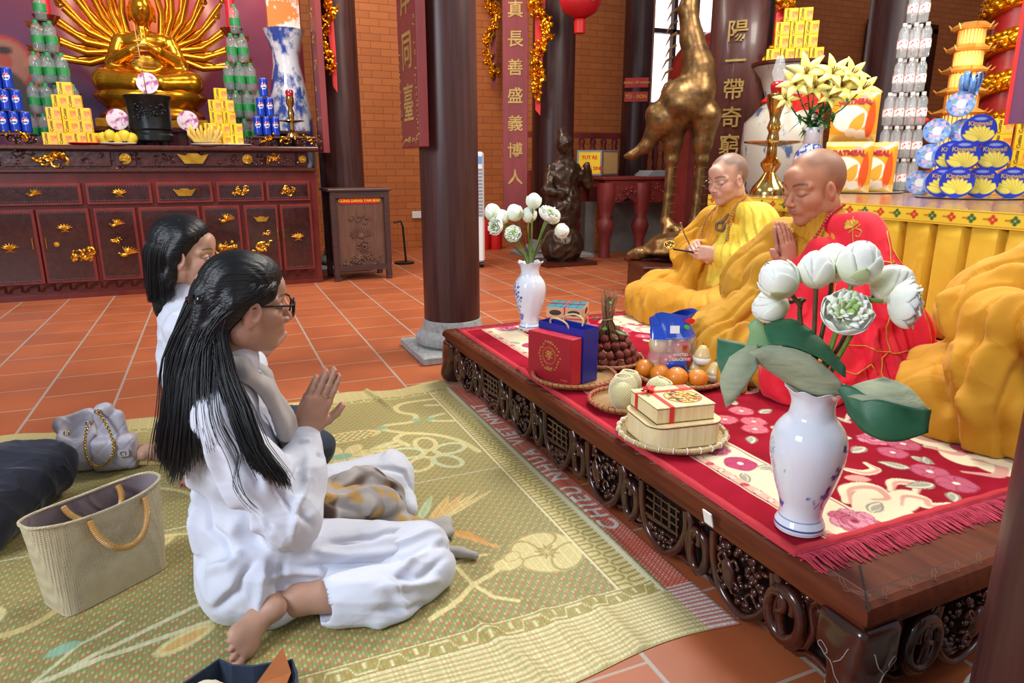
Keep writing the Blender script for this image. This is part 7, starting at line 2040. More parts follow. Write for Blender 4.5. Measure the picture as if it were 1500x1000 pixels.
# board on the main column (its face looks to the left altar)
b1 = thing('inscribed_board', 'dull red board with gilt characters hanging on the near main column', 'sign', (1.02, 3.70, 1.145))
MB().box((0, 0, 1.2), (.05, .37, 2.4), bev=.004).build('board', MATRED, b1)
T = face_T((-.0265, 0, 0), (-1, 0, 0))
for ch, z in (('臺', .21), ('同', .47), ('岸', .73), ('游', 1.0), ('登', 1.26)): text('gilt_character', ch, .2, GILT, T @ TR(0, z, 0), b1, depth=.002, bold=.002)
mb = MB()
for s_ in (-1, 1): blobs(T, [(s_ * .16, .03, 0), (s_ * .165, .2, 0), (s_ * .16, .38, 0), (s_ * .155, .62 if s_ > 0 else .5, 0)], 5 + s_, 40, (.003, .006), .006, mb)
blobs(T, [(-.15, .03, 0), (0, .04, 0), (.15, .03, 0)], 9, 30, (.003, .006), .006, mb); mb.build('gilt_border_scroll', GILT, b1, smooth=60)
b2 = thing('inscribed_board', 'narrow dark red board left of the dark column by the donation box', 'sign', (1.035, 7.02, 1.16))
MB().box((0, 0, 1.5), (.06, .30, 3.0), bev=.004).build('board', MATRED, b2); blobs(face_T((-.032, 0, 0), (-1, 0, 0)), [(-.0, .1, 0), (0, 1.5, 0)], 4, 50, (.006, .01), .03).build('worn_gilt_marks', GILT, b2)
b3 = thing('inscribed_board', 'tall narrow red board with a column of gilt characters behind the far lotus vase', 'sign', (3.06, 7.05, .55))
MB().box((0, 0, 1.3), (.27, .04, 2.7), rz=R(-25), bev=.004).build('board', MATRED, b3)
for k, ch in enumerate('人博義盛善長真風'): text('gilt_character', ch, .17, GILT, face_T((0, 0, 0), (-.42, -.9, 0)) @ TR(0, .36 + k * .28, .023), b3, depth=.002, bold=.002)
b4 = thing('inscribed_board', 'brown curved board with large gilt characters behind the monk in yellow', 'sign', (4.66, 5.45, 0))
mb = MB(); a0 = math.atan2(-5.45, -4.66) - .12
rows = [[((.30 + dr) * math.cos(a0 + t), (.30 + dr) * math.sin(a0 + t), z) for dr, t in [(0, -.98 + .14 * i) for i in range(15)]] for z in (.35, 3.6)]
mb.grid(rows); mb.build('board', M('brown lacquered board', '55302c', '6a403a', rough=.35, scale=3, stretch=(6, 6, .6), coat=.2), b4, smooth=40, solid=.03)
for ch, z in (('陽', 2.19), ('一', 1.94), ('帶', 1.70), ('奇', 1.46), ('窮', 1.22), ('迎', .98), ('與', .74)): text('gilt_character', ch, .19, GILT, face_T((.332 * math.cos(a0), .332 * math.sin(a0), z), (math.cos(a0), math.sin(a0), 0)), b4, depth=.004, bold=.002)
def sticker(name, s_, w_, h_, p, nrm, size, parent=None, label=None, bgc=REDP, fg=YELT, sub=None):
 t = thing(name, label, 'sign', p)
 T = face_T((0, 0, 0), nrm); MB().box((0, 0, 0), (w_, h_, .004), T=T).build('panel', bgc, t)
 for k, l in enumerate(s_): text('lettering', l, size, fg, T @ TR(0, h_ * (.5 - (k + .5) / len(s_)), .0025), t, depth=.0005, bold=size * .025)
 return t
n_ = Vector((-5.25, -8.1, 0)).normalized(); c_ = Vector((5.25, 8.1, 0)) + n_ * .197
sticker('wall_sticker', ['PHÒNG TIẾP KHÁCH'], .30, .12, tuple(c_ + Vector((0, 0, 2.07))), n_, .034, label='upper red sticker with yellow letters on the dark column')
sticker('wall_sticker', ['TỪ - ĐƠN'], .30, .12, tuple(c_ + Vector((0, 0, 1.90))), n_, .06, label='lower red sticker with yellow letters on the dark column')
# donation box
db2 = thing('donation_box', 'brown carved wooden donation box with a red label beside the long cabinet', 'box', (1.23, 6.62, 0), R(1))
CBX = M('mid brown carved wood', '5a3a2c', '6a4636', rough=.5, scale=5, stretch=(8, 8, 1), bump=.2); CBD = M('dark frame wood', '3a2625', '4a302c', rough=.4, scale=4, stretch=(1, 8, 8))
mb = MB()
for sx in (-1, 1):
 for sy in (-1, 1): mb.box((sx * .245, sy * .19, .41), (.05, .05, .82), bev=.004)
for sy in (-1, 1): mb.box((0, sy * .195, .79), (.48, .035, .06)); mb.box((0, sy * .195, .12), (.48, .035, .05))
mb.build('frame', CBD, db2); MB().box((0, 0, .83), (.58, .46, .025), bev=.006).build('lid', CBD, db2); MB().box((0, 0, .45), (.46, .36, .64)).build('panel', CBX, db2)
T = face_T((0, -.182, .30), (0, -1, 0)); mb = MB()
for k in range(11):
 a = -1.35 + k * .27; mb.tube([T @ Vector(p) for p in ((0, .10, 0), (.07 * math.sin(a) - .012, .10 + .07 * math.cos(a) , .006), (.115 * math.sin(a), .10 + .115 * math.cos(a), .002))], [.004, .008, .002], n=5)
blobs(T, [(-.15, -.14, 0), (0, -.10, 0), (.15, -.13, 0)], 3, 70, (.007, .014), .02, mb); blobs(T, [(0, -.1, 0), (.02, 0, 0), (-.02, .04, 0)], 5, 50, (.007, .014), .035, mb); blobs(T, [(-.1, .27, 0), (.1, .28, 0)], 7, 30, (.006, .012), .015, mb); mb.ball((0, .11, 0), (.035, .028, .01), T=T)
mb.build('lotus_relief', CBX, db2, smooth=60)
MB().box((0, -.185, .735), (.36, .006, .05)).build('red_label', REDP, db2); text('lettering', 'CÚNG DÀNG TAM BẢO', .034, YELT, face_T((0, -.189, .735), (0, -1, 0)), db2, depth=.0005, bold=.001, sx=1.05)
st = thing('metal_stand', 'thin curved metal stand on a round base behind the donation box', 'stand', (1.86, 7.35, 0)); MB().tube([(-.1, 0, .45), (-.02, 0, .46), (.0, 0, .40), (.02, 0, .03)], .012, n=8).lathe([(0, .0), (.11, .0), (.11, .02), (0, .03)], n=24).build('bent_tube', BLACK, st, smooth=60)
so = thing('wall_socket', 'white double wall socket low on the brick wall with a thin cable', 'socket', (2.42, 8.79, .42)); MB().box((0, -.01, 0), (.14, .02, .09), bev=.005).build('plate', WHITE, so); MB().tube(spline([(.05, -.03, 0), (.2, -.03, -.04), (.5, -.03, -.08)], 6), .005, n=5).build('cable', WHITE, so)

# ---------------------------------------------------------------- long carved altar cabinet
AF = 6.45
ac = thing('altar_cabinet', 'long dark red altar cabinet with gilded carvings on glazed doors', 'cabinet', (-.7, AF, 0))
def bxm(name, x0, x1, y0, y1, z0, z1, m_, bev=0.0): return MB().box(((x0 + x1) / 2 + .7, (y0 + y1) / 2, (z0 + z1) / 2), (x1 - x0, y1 - y0, z1 - z0), bev=bev).build(name, m_, ac, smooth=30 if bev else None)
bxm('body', -2.4, .86, .02, .85, .0, 1.0, REDWOOD); bxm('plinth_rail', -2.4, .86, -.01, .02, .0, .04, REDWOOD)
bxm('top_slab', -2.5, .90, -.04, .9, 1.165, 1.205, WOOD, .01); bxm('frieze_body', -2.42, .80, .03, .8, 1.0, 1.165, REDDARK); bxm('cornice', -2.46, .86, -.02, .86, .995, 1.025, WOOD, .006)
FRD = M('cabinet frame wood', '6b2420', '7c2d26', rough=.3, coat=.2); GLZ = M('dark glazed carving', '2c1412', '421c1a', rough=.15, scale=28, bump=.25, coat=.8)
def orn(T, kind, s, seed, parent, nm='gold_carving'):
 mb = MB(); rn = random.Random(seed)
 if kind == 'lotus':
  for k in range(7):
   a = -1.4 + k * .47; mb.tube([T @ Vector(p) for p in ((0, -.2 * s, 0), (.5 * s * math.sin(a), .05 * s + .3 * s * math.cos(a), .004), (s * math.sin(a), .1 * s + .75 * s * math.cos(a) * .8, 0))], [.05 * s, .17 * s, .03 * s], n=6)
  mb.tube([T @ Vector((x, -.3 * s - abs(x) * .3, 0)) for x in (-.5 * s, 0, .5 * s)], .08 * s, n=5)
 elif kind == 'round':
  mb.lathe([(0, .004), (s, .004), (s, -.002)], n=20, T=T); blobs(T, [(-.4 * s, 0, .006), (.4 * s, 0, .006)], seed, 14, (.1 * s, .2 * s), .3 * s, mb)
 elif kind == 'fan':
  mb.prism([(-1.6 * s, .55 * s), (-.9 * s, -.5 * s), (.9 * s, -.5 * s), (1.6 * s, .55 * s), (.8 * s, .35 * s), (.5 * s, .6 * s), (-.5 * s, .6 * s), (-.8 * s, .35 * s)], .012, T=T)
 elif kind == 'bird':
  for k in range(7): a = .2 + k * .28; mb.tube([T @ Vector((0, 0, 0)), T @ Vector((.6 * s * math.cos(a), .5 * s * math.sin(a), .006)), T @ Vector((1.1 * s * math.cos(a), .8 * s * math.sin(a), 0))], [.12 * s, .1 * s, .02 * s], n=5)
  mb.ball((-.3 * s, -.1 * s, 0), (.4 * s, .25 * s, .02), n=8, m=6, T=T); mb.ball((-.7 * s, .1 * s, 0), (.15 * s, .13 * s, .02), n=8, m=6, T=T)
 else: blobs(T, [(-.9 * s, -.2 * s, 0), (-.3 * s, .2 * s, 0), (.2 * s, -.1 * s, 0), (.8 * s, .5 * s, 0)], seed, 26, (.12 * s, .24 * s), .17 * s, mb)
 return mb.build(nm, GOLD, parent, smooth=60)
def F_(x, z, y=-.012): return face_T((x + .7, y, z), (0, -1, 0))
# frieze with gilded medallions between dark scrolls
for k, (x0, x1) in enumerate(((-2.4, -1.46), (-1.45, -.72), (-.70, -.54), (-.52, .28), (.30, .42) , (.44, .70), (.71, .80))): bxm('frieze_panel', x0 + .008, x1 - .008, .01, .03, 1.045, 1.15, REDDARK)
for k in range(9): blobs(F_(0, 0, .006), [(-1.4 + k * .25, 1.08, 0), (-1.3 + k * .25, 1.12, 0)], k, 16, (.006, .014), .03).build('frieze_scroll', CARVE, ac, smooth=60)
orn(F_(-1.12, 1.10, .0), 'swirl', .10, 1, ac); orn(F_(-.62, 1.10, .0), 'round', .042, 2, ac); orn(F_(-.12, 1.10, -.005), 'fan', .075, 3, ac); orn(F_(.30, 1.10, .0), 'round', .04, 4, ac); orn(F_(.52, 1.10, 0), 'swirl', .055, 5, ac); orn(F_(.755, 1.10, 0), 'round', .032, 6, ac)
# drawer fronts
cols_ = [(-2.3, -1.62), (-1.60, -.96), (-.93, -.46), (-.43, -.0), (.03, .41), (.43, .80)]
def pane_door(nm, x0, x1, z0, z1, ornaments, seed, knob=None):
 d = MB().box(((x0 + x1) / 2 + .7, .003, (z0 + z1) / 2), (x1 - x0, .03, z1 - z0), bev=.004).build(nm, FRD, ac, smooth=30)
 MB().box(((x0 + x1) / 2 + .7, -.014, (z0 + z1) / 2), (x1 - x0 - .045, .006, z1 - z0 - .045)).build('glazed_panel', GLZ, d)
 for k, (dx, dz, kind, s) in enumerate(ornaments): orn(F_((x0 + x1) / 2 + dx, (z0 + z1) / 2 + dz, -.02), kind, s, seed + k, d)
 n = int((x1 - x0) / .02); mb = MB()
 for i in range(n):
  for z in (z0 + .03, z1 - .03): mb.ball((x0 + .03 + i * (x1 - x0 - .06) / max(n - 1, 1) + .7, -.018, z), .0035, n=5, m=4)
 mb.build('beading', M('pewter beading', '7a6a70', rough=.4) if 'pewter beading' not in bpy.data.materials else bpy.data.materials['pewter beading'], d)
 if knob is not None: MB().box((knob + .7, -.024, (z0 + z1) / 2 + .03), (.012, .014, .09), bev=.004).build('brass_handle', BRASS, d)
for k, (x0, x1) in enumerate(cols_): pane_door('drawer', x0, x1, .745, .915, [(0, 0, ('swirl', 'bird', 'lotus', 'fan', 'swirl', 'swirl')[k], .055)], 20 + k)
for k, (x0, x1, o_, kn) in enumerate(((-1.85, -1.30, [(.08, 0, 'lotus', .06)], -1.34), (-1.29, -.93, [(0, .14, 'lotus', .055), (-.07, .02, 'round', .02), (.09, -.08, 'swirl', .085)], -1.25), (-.90, -.60, [(0, .16, 'bird', .06), (-.02, .03, 'swirl', .035), (.05, -.08, 'bird', .08)], None),
  (-.58, -.12, [(.0, .16, 'swirl', .05), (-.05, -.03, 'swirl', .05)], None), (-.10, .20, [(.03, .17, 'bird', .07), (.02, -.08, 'swirl', .08)], None), (.23, .51, [(0, .17, 'fan', .04), (.03, .04, 'swirl', .03), (-.02, -.08, 'swirl', .075)], .495), (.53, .80, [(0, .0, 'lotus', .055)], .545))): pane_door('door', x0, x1, .13, .715, o_, 40 + 5 * k, kn)
mb = MB()
for k in range(24): mb.tube([F_(-1.8 + k * .11, .085, -.005) @ Vector(p) for p in ((-.05, .02, 0), (0, .03, 0), (0, -.01, 0), (.03, -.015, 0), (.04, .01, 0), (.06, .02, 0))], .008, n=5)
mb.build('carved_apron', CARVE, ac, smooth=60)

# ---------------------------------------------------------------- things on the cabinet
ZA = 1.206
shelf = thing('altar_shelf', 'dark raised shelf at the back of the long cabinet under the golden statue', 'shelf', (-.7, 6.75, ZA))
MB().box((0, .46, .14), (3.2, .56, .03), bev=.004).build('board', WOOD, shelf)
mb = MB()
for x in (-1.5, -.5, .5, 1.5): mb.box((x, .46, .064), (.06, .5, .124))
mb.build('leg', WOOD, shelf)
def painted_lathe(name, prof, colfn, mat, parent, n=40, sub=3):
 pr = [p for p in prof]; th = np.linspace(0, 2 * pi, n, endpoint=False); P = []; C = []
 for r, z in pr:
  P.append(np.stack([r * np.cos(th), r * np.sin(th), z + 0 * th], 1)); C.append(colfn(th, z))
 P = np.concatenate(P); m = len(pr); i = np.arange(m - 1)[:, None] * n + np.arange(n)[None]; i2 = np.arange(m - 1)[:, None] * n + (np.arange(n)[None] + 1) % n
 return np_mesh(name, P, np.stack([i.ravel(), i2.ravel(), i2.ravel() + n, i.ravel() + n], 1), mat, parent, np.concatenate(C))
def pyr(proto, rows, dx, dz, x0, y0, z0, label, group, dy=.08, jit=0.0):
 """rows: how many across, from the bottom up; two ranks deep"""
 first = True; rn = random.Random(len(label))
 for j, n in enumerate(rows):
  for d in ((0, 1) if n > 1 else (0,)):
   m_ = n - d
   for i in range(m_):
    loc = (x0 + (i - (m_ - 1) / 2) * dx, y0 + d * dy, z0 + j * dz)
    lab = ('lowest', 'second', 'third', 'fourth', 'top')[j] + ' tier, ' + ('front', 'back')[d] + ' rank, ' + ('first', 'second', 'third', 'fourth', 'fifth')[i] + ' from left, ' + label
    if first: proto.location = loc; proto['label'] = lab; proto['group'] = group; first = False
    else: dup(proto, loc, rz=rn.uniform(-jit, jit), label=lab, group=group)
CANM = vcol_mat('printed can', rough=.25, metal=.3, spec=.7)
def cancol(th, z):
 C = np.zeros((len(th), 3)); C[:] = lin('1a3fb8'); a = (th + pi / 2 + pi) % (2 * pi) - pi
 if z < .004 or z > .156: C[:] = lin('c8ccd2'); return C
 d = np.hypot(a * .036, z - .09); C[d < .026] = lin('f0f0f0'); C[(d < .022) & (z - .09 > .006 + a * .006)] = lin('d02030'); C[(d < .022) & (z - .09 < -.004 + a * .006)] = lin('1a3fb8'); return C
def can():
 t = thing('soft_drink_can', 'x', 'can'); painted_lathe('can_body', [(.028, 0), (.035, .005)] + [(.036, z) for z in np.linspace(.012, .145, 20)] + [(.033, .154), (.026, .158), (0, .156)], cancol, CANM, t); return t
pyr(can(), (5, 4, 3), .075, .161, -1.44, 6.66, ZA + .09, 'blue can in the left pyramid', 'blue cans left of the golden statue', .075)
pyr(can(), (3, 2, 1), .075, .161, .50, 6.70, ZA + .10, 'blue can in the right pyramid', 'blue cans right of the golden statue', .075)
for x, lab, xx in ((-1.5, 'dark carved stand with gold flowers under the left blue cans', .5), (.62, 'dark carved stand with gold flowers under the right blue cans and oil lamp', .56)):
 t = thing('carved_stand', lab, 'stand', (x, 6.70, ZA)); MB().box((0, 0, .078), (xx, .30, .018), bev=.004).build('top', WOOD, t)
 T = face_T((0, -.14, .035), (0, -1, 0)); blobs(T, [(-xx / 2, 0, 0), (xx / 2, 0, 0)], 3, 70, (.008, .016), .02).build('carved_roots', CARVE, t, smooth=60); blobs(T, [(-xx * .3, .03, .01), (xx * .4, .03, .01)], 8, 30, (.008, .014), .018).build('gold_flowers', GOLDB, t, smooth=60)
GRL = M('green bottle label', '1f7a3c', '2a8a48', rough=.4); WB = M('clear bottle plastic', 'f2f7fa', rough=.06, alpha=.2, spec=1.0); WBG = M('greenish clear bottle', 'a4c4bc', rough=.06, alpha=.2, spec=1.0); GCAP = M('green cap', '1c8a44', rough=.4); RLB = M('clear label with red print', 'f0e6e4', 'd83a30', rough=.4, scale=60, mix=(.55, .6))
def bottle(lb, cap, k=1.0):
 t = thing('water_bottle', 'x', 'bottle')
 MB().lathe([(0, .002), (.028 * k, 0), (.033 * k, .01), (.032 * k, .03), (.034 * k, .05), (.0335 * k, .12), (.030 * k, .135), (.033 * k, .15), (.030 * k, .175), (.015 * k, .205), (.012 * k, .215)], n=14).build('plastic_body', WB if cap is WHITE else WBG, t, smooth=60)
 MB().lathe([(.0352 * k, .06), (.0352 * k, .115)], n=14, cap=False).build('label_band', lb, t, smooth=60); MB().lathe([(.0145 * k, .206), (.0145 * k, .226), (0, .226)], n=12).build('cap', cap, t, smooth=40); return t
pyr(bottle(GRL, GCAP, 1.3), (5, 4, 3, 2, 1), .093, .232, -1.10, 6.80, ZA + .02, 'green-labelled bottle left of the statue', 'green bottles left', .09)
pyr(bottle(GRL, GCAP, 1.3), (5, 4, 3, 2, 1), .093, .232, .32, 6.80, ZA + .02, 'green-labelled bottle right of the statue', 'green bottles right', .09)
YB = M('yellow pastry box', 'f0c81e', 'e8b414', rough=.4, scale=3); ORB = M('orange pastry picture', 'e0602a', 'f0c060', rough=.4, scale=25); DKT = M('dark brown print', '5a2a14', rough=.5)
def ybox():
 t = thing('pastry_box', 'x', 'box'); MB().box((0, 0, .047), (.098, .06, .093)).build('carton', YB, t); MB().box((.026, -.0305, .04), (.04, .001, .06)).build('picture_panel', ORB, t)
 text('brand_lettering', 'Custas', .030, DKT, face_T((-.026, -.031, .047), (0, -1, 0)) @ rotz(pi / 2), t, depth=.0004, bold=.0006); return t
pyr(ybox(), (4, 3, 3, 2, 1), .10, .094, -.98, 6.58, ZA, 'yellow box left of the burner', 'yellow boxes left of the burner', .062, .12)
pyr(ybox(), (3, 3, 2, 2, 1), .10, .094, .14, 6.58, ZA, 'yellow box right of the burner', 'yellow boxes right of the burner', .062, .12)
ib = thing('incense_burner', 'black embossed cylindrical incense burner before the golden statue', 'burner', (-.42, 6.66, ZA))
MB().lathe([(0, .03), (.15, .03), (.165, .045), (.165, .085), (.15, .10), (.15, .12), (.163, .135), (.160, .22), (.163, .36), (.175, .375), (.178, .395), (.165, .40), (.155, .39), (.15, .3)], n=40).build('vessel', BLACK, ib, smooth=40)
mb = MB(); blobs(face_T((0, -.163, .25), (0, -1, 0)), [(-.09, .05, -.012), (0, 0, .0), (.09, .05, -.012)], 4, 50, (.006, .014), .03, mb); [mb.box((.12 * math.cos(a), .12 * math.sin(a), .018), (.05, .05, .036), rz=a) for a in (.8, 2.4, 3.9, 5.5)]; mb.build('embossed_relief', BLACK, ib, smooth=60)
mb = MB(); mb.tube([(0, 0, .38), (-.01, -.01, .62), (-.03, 0, .95)], .004, n=5); mb.tube([(.09 * (1 - t / 40) * math.cos(t * 1.1), .09 * (1 - t / 40) * math.sin(t * 1.1), .62 + t * .0072) for t in np.linspace(0, 38, 150)], .003, n=4); mb.build('incense_coil', GILT, ib, smooth=180)
FLD = M('painted flower disc', 'f0e0ec', 'b85a9a', rough=.6, scale=22, mix=(.5, .6))
for x, z, lab in ((-.42, .52, 'round flower-patterned disc above the incense burner'), (-.68, .22, 'round flower-patterned disc left of the incense burner'), (-.14, .22, 'round flower-patterned disc right of the incense burner')):
 t = thing('flower_disc', lab, 'disc', (x, 6.90, ZA + z)); MB().lathe([(0, 0), (.085, 0), (.085, .01), (0, .012)], n=28, T=face_T((0, 0, 0), (0, -1, 0))).build('face', FLD, t, smooth=40); MB().box((0, .01, -z / 2 - .03), (.02, .01, z - .065)).build('stick', WOOD, t)
FRUY = M('yellow fruit', 'e0c030', 'c8a820', rough=.45, scale=8); BANA = M('banana skin', 'd8b848', 'c8a860', rough=.5, scale=12)
def dish(x, lab, m_, r=.13): t = thing('plate', lab, 'plate', (x, 6.52, ZA)); MB().lathe([(0, .004), (r * .7, .0), (r, .014), (r, .018), (r * .7, .008), (0, .01)], n=30).build('dish', m_, t, smooth=50); return t
dish(-.66, 'white plate of yellow fruit left of the burner', WHITE); dish(.0, 'white plate of bananas right of the burner', WHITE); dish(-.90, 'red plate left of the burner', REDP, .11); dish(.24, 'white plate at the right end under yellow boxes', WHITE, .11)
for k in range(5):
 t = thing('yellow_pomelo', 'x', 'fruit', (-.76 + k * .05, 6.52 - .02 * (k % 2), ZA + .055 + .02 * (k % 2)), k, 'yellow fruit on the plate'); t['label'] = ('leftmost', 'second', 'middle', 'fourth', 'rightmost')[k] + ' lumpy yellow fruit on the plate left of the burner'; MB().ball((0, 0, 0), (.05, .04, .045), n=12, m=8).lathe([(.01, .04), (.0, .05)], n=6).build('skin', FRUY, t, smooth=180)
mb0 = None
t = thing('banana_bunch', 'bunch of small bananas on the plate right of the burner', 'fruit', (-.01, 6.52, ZA + .015))
for k in range(13):
 a = -1.3 + k * .217; mb = MB(); mb.tube([(.02 * math.sin(a), 0, .02), (.09 * math.sin(a), -.03, .03), (.13 * math.sin(a), -.05 + .02 * (k % 2), .075 + .02 * (k % 3)), (.135 * math.sin(a), -.05, .11 + .02 * (k % 3))], [.012, .017, .015, .006], n=8); mb.build('banana', BANA, t, smooth=180)
for x, lab in ((-1.10, 'dark red turned candle holder with a red candle left of the statue'), (.30, 'dark red turned candle holder with a red candle right of the statue')):
 t = thing('candle_holder', lab, 'candle holder', (x, 7.02, ZA + .155))
 MB().lathe([(.10, 0), (.10, .02), (.05, .04), (.05, .16), (.16, .25), (.165, .27), (.05, .29), (.04, .33), (.07, .38), (.05, .43), (.075, .46), (.03, .50), (.06, .54), (.055, .60), (.075, .70), (.05, .74), (.03, .77), (.06, .80), (.10, .86), (.085, .865), (.05, .83)], n=24).build('turned_stem', M('dark red lacquer', '5a1018', '701820', rough=.25, coat=.4), t, smooth=40); MB().lathe([(.04, .83), (.04, 1.5), (0, 1.5)], n=16).build('candle', M('red candle wax', 'c01828', rough=.35, sss=.1), t, smooth=40)
ol = thing('oil_lamp', 'small brass oil lamp with a glass chimney at the right end of the cabinet', 'lamp', (.71, 6.66, ZA + .088))
MB().lathe([(.06, 0), (.05, .03), (.02, .06), (.022, .12), (.11, .135), (.11, .142), (.022, .15), (.03, .2), (.02, .25), (.035, .28), (.035, .34)], n=20).build('stem', BRASS, ol, smooth=40)
MB().lathe([(.03, .34), (.036, .38), (.028, .40)], n=16).build('red_font', M('ruby glass', '9a1020', rough=.1, coat=.6), ol, smooth=60); MB().lathe([(.02, .40), (.033, .44), (.018, .50), (.014, .56)], n=14, cap=False).build('chimney', WB, ol, smooth=60)
BWC = M('blue painted landscape porcelain', 'e8ecf4', '3a55a8', rough=.1, scale=7, stretch=(1, 1, .6), coat=.5, mix=(.46, .56))
bv = thing('floor_vase', 'tall white porcelain vase with blue mountains behind the cabinet end', 'vase', (.93, 7.28, 0)) if False else thing('floor_vase', 'tall white porcelain vase with blue mountains behind the cabinet end', 'vase', (.80, 7.55, 0))
MB().lathe([(.12, 0), (.14, .1), (.20, .6), (.23, 1.1), (.22, 1.5), (.17, 1.8), (.13, 2.0), (.13, 2.12), (.19, 2.30), (.2, 2.33)], n=40).build('body', BWC, bv, smooth=60)
pb = thing('snack_carton', 'orange snack cartons standing on the tall blue vase', 'box', (.80, 7.55, 2.33)); MB().box((0, 0, .25), (.30, .12, .5)).build('carton', M('orange printed carton', 'f08a3a', 'f8e0d0', rough=.5, scale=5, mix=(.5, .55)), pb); text('brand_lettering', 'NƯỚC YẾN', .05, WHITE, face_T((0, -.062, .26), (0, -1, 0)), pb, depth=.001)

# golden many-armed statue
bu = thing('golden_statue', 'large golden many-armed seated figure on a lotus throne', 'statue', (-.42, 7.28, ZA))
GS = M('polished gold leaf', 'd99a28', 'c07a18', rough=.22, metal=.9, scale=6, bump=.1)
B = SDF(.009, .018); bx_, by_ = -.42, 7.28
def g_(x, y, z): return (bx_ + x, by_ + y, z)
B.ell(g_(0, 0, 1.86), (.19, .12, .18)); B.ell(g_(0, 0, 2.02), (.21, .11, .10)); B.cap(g_(0, 0, 2.08), g_(0, -.01, 2.2), .06, .055); B.ell(g_(0, -.02, 2.28), (.10, .11, .135)); B.cap(g_(0, -.12, 2.24), g_(0, -.135, 2.27), .012); B.ell(g_(0, 0, 2.42), (.08, .08, .08)); B.ell(g_(0, .0, 1.70), (.22, .15, .1))
for s in (-1, 1):
 B.ell(g_(.10 * s, -.01, 2.25), (.015, .03, .07)); B.chain([g_(.2 * s, 0, 2.02), g_(.27 * s, -.04, 1.84), g_(.10 * s, -.16, 1.93), g_(.02 * s, -.19, 1.98)], [.065, .06, .045, .03]); B.cap(g_(.012 * s, -.19, 1.95), g_(.012 * s, -.20, 2.12), .022, .012, k=.005)
 B.chain([g_(.12 * s, -.02, 1.72), g_(.34 * s, -.10, 1.68), g_(.10 * s, -.22, 1.66)], [.11, .10, .08]); B.chain([g_(.2 * s, 0, 1.95), g_(.29 * s, -.06, 1.78), g_(.05 * s, -.17, 1.72)], [.05, .045, .035])
B.build('figure', GS, bu, disp=drape((.3, 0, 1), 60, .0012, 2))
MB().lathe([(.40, 1.36), (.42, 1.40), (.36, 1.46), (.42, 1.52), (.45, 1.56), (.43, 1.60), (.30, 1.62), (0, 1.62)], n=32, c=g_(0, 0, 0), sy=.62, flute=lambda a, i, z: .04 * abs(math.sin(a * 8))).build('lotus_throne', GS, bu, smooth=50)
MB().box(g_(0, .0, 1.324), (.9, .45, .078), bev=.01).build('throne_base', GOLD, bu)
for s in (-1, 1):
 for k in range(15):
  ring = k % 2; a = -.28 + k * .125; L = .56 + .14 * ring
  mb = MB(); o = Vector(g_(.12 * s, .06 + .05 * ring, 1.95)); e = o + Vector((s * math.cos(a) * L * .62, 0, math.sin(a) * L * .62 - .02)); h = o + Vector((s * math.cos(a + .1) * L, -.07, math.sin(a + .1) * L))
  mb.tube([o, e, h], [.034, .030, .022], n=8); d = (h - e).normalized()
  mb.ball(h + d * .03, (.03, .018, .022), n=8, m=6)
  for f in range(4):
   q = Vector((0, math.sin(f * 1.6) * .018, math.cos(f * 1.6) * .018)); mb.tube([h + d * .03 + q, h + d * .075 + q * 1.2 + Vector((0, -.008 * f, .006 * f))], [.009, .006], n=5)
  mb.build('arm', GS, bu, smooth=60)
rebase(bu); bu.location.z += .08
# painted backdrop behind the statue
bk = Paint(-2.6, 1.02, .9, 3.6, .02, '8a3040'); Pq = np.stack([bk.X.ravel(), 0 * bk.X.ravel(), bk.Y.ravel()], 1)
n1 = wob(Pq, 2.2, 3, 5).reshape(bk.X.shape); n2 = wob(Pq, 6, 8, 5).reshape(bk.X.shape)
d = np.hypot(bk.X + .46, bk.Y - 2.35)
def mixc(a, col): a = np.clip(a, 0, 1)[..., None]; bk.C[:] = bk.C * (1 - a) + lin(col) * a
mixc(.5 + .8 * n1, '5a3a66'); mixc((n2 - .1) * 1.6, 'c4707a'); mixc((-.25 - n1) * 2.5, '2e3050'); mixc(np.clip((bk.X - .1) * 1.1, 0, 1) * .75, 'd05064'); mixc(1.15 - d * 1.3, 'e84038'); mixc(1.0 - d * 2.4, 'f88a4a'); mixc(np.exp(-((d - .62) / .05) ** 2) * .8, 'f0b8a0')  # red-orange glow round the statue's head is painted into the panel colour
for cx, cz in ((-1.62, 1.95), (.82, 1.72)):
 bk.ell((cx, cz), (.20, .22), 'b87a5a', a=.8); bk.line([(cx + .2 * math.cos(a), cz + .22 * math.sin(a)) for a in np.linspace(0, 6.28, 40)], .012, 'c03a30')
 bk.ell((cx, cz + .02), (.055, .075), 'b04a3a'); bk.ell((cx, cz + .11), (.07, .035), '3a2a2a'); bk.ell((cx, cz - .35), (.16, .28), '4a3c34'); bk.ell((cx - .05, cz - .3), (.05, .12), '8a3a2c')
 bk.line(spline([(cx + .15, cz), (cx + .3, cz + .1), (cx + .28, cz - .1), (cx + .22, cz - .2), (cx + .35, cz - .3), (cx + .2, cz - .5)], 8), .02, 'c07a5a')
P = np.stack([bk.X.ravel(), 0 * bk.X.ravel() + 7.95, bk.Y.ravel()], 1)
bd = thing('painted_backdrop', 'large painted backdrop of red and purple clouds with a red glow behind the golden statue', 'painting', (-.8, 7.97, .9)); np_mesh('painted_panel', P, grid_faces(bk.ny, bk.nx), vcol_mat('painted cloud panel', rough=.5), bd, bk.C.reshape(-1, 3)); rebase(bd)
MB().box((0, .02, 1.35), (3.64, .03, 2.7)).build('backing_board', WOOD, bd)

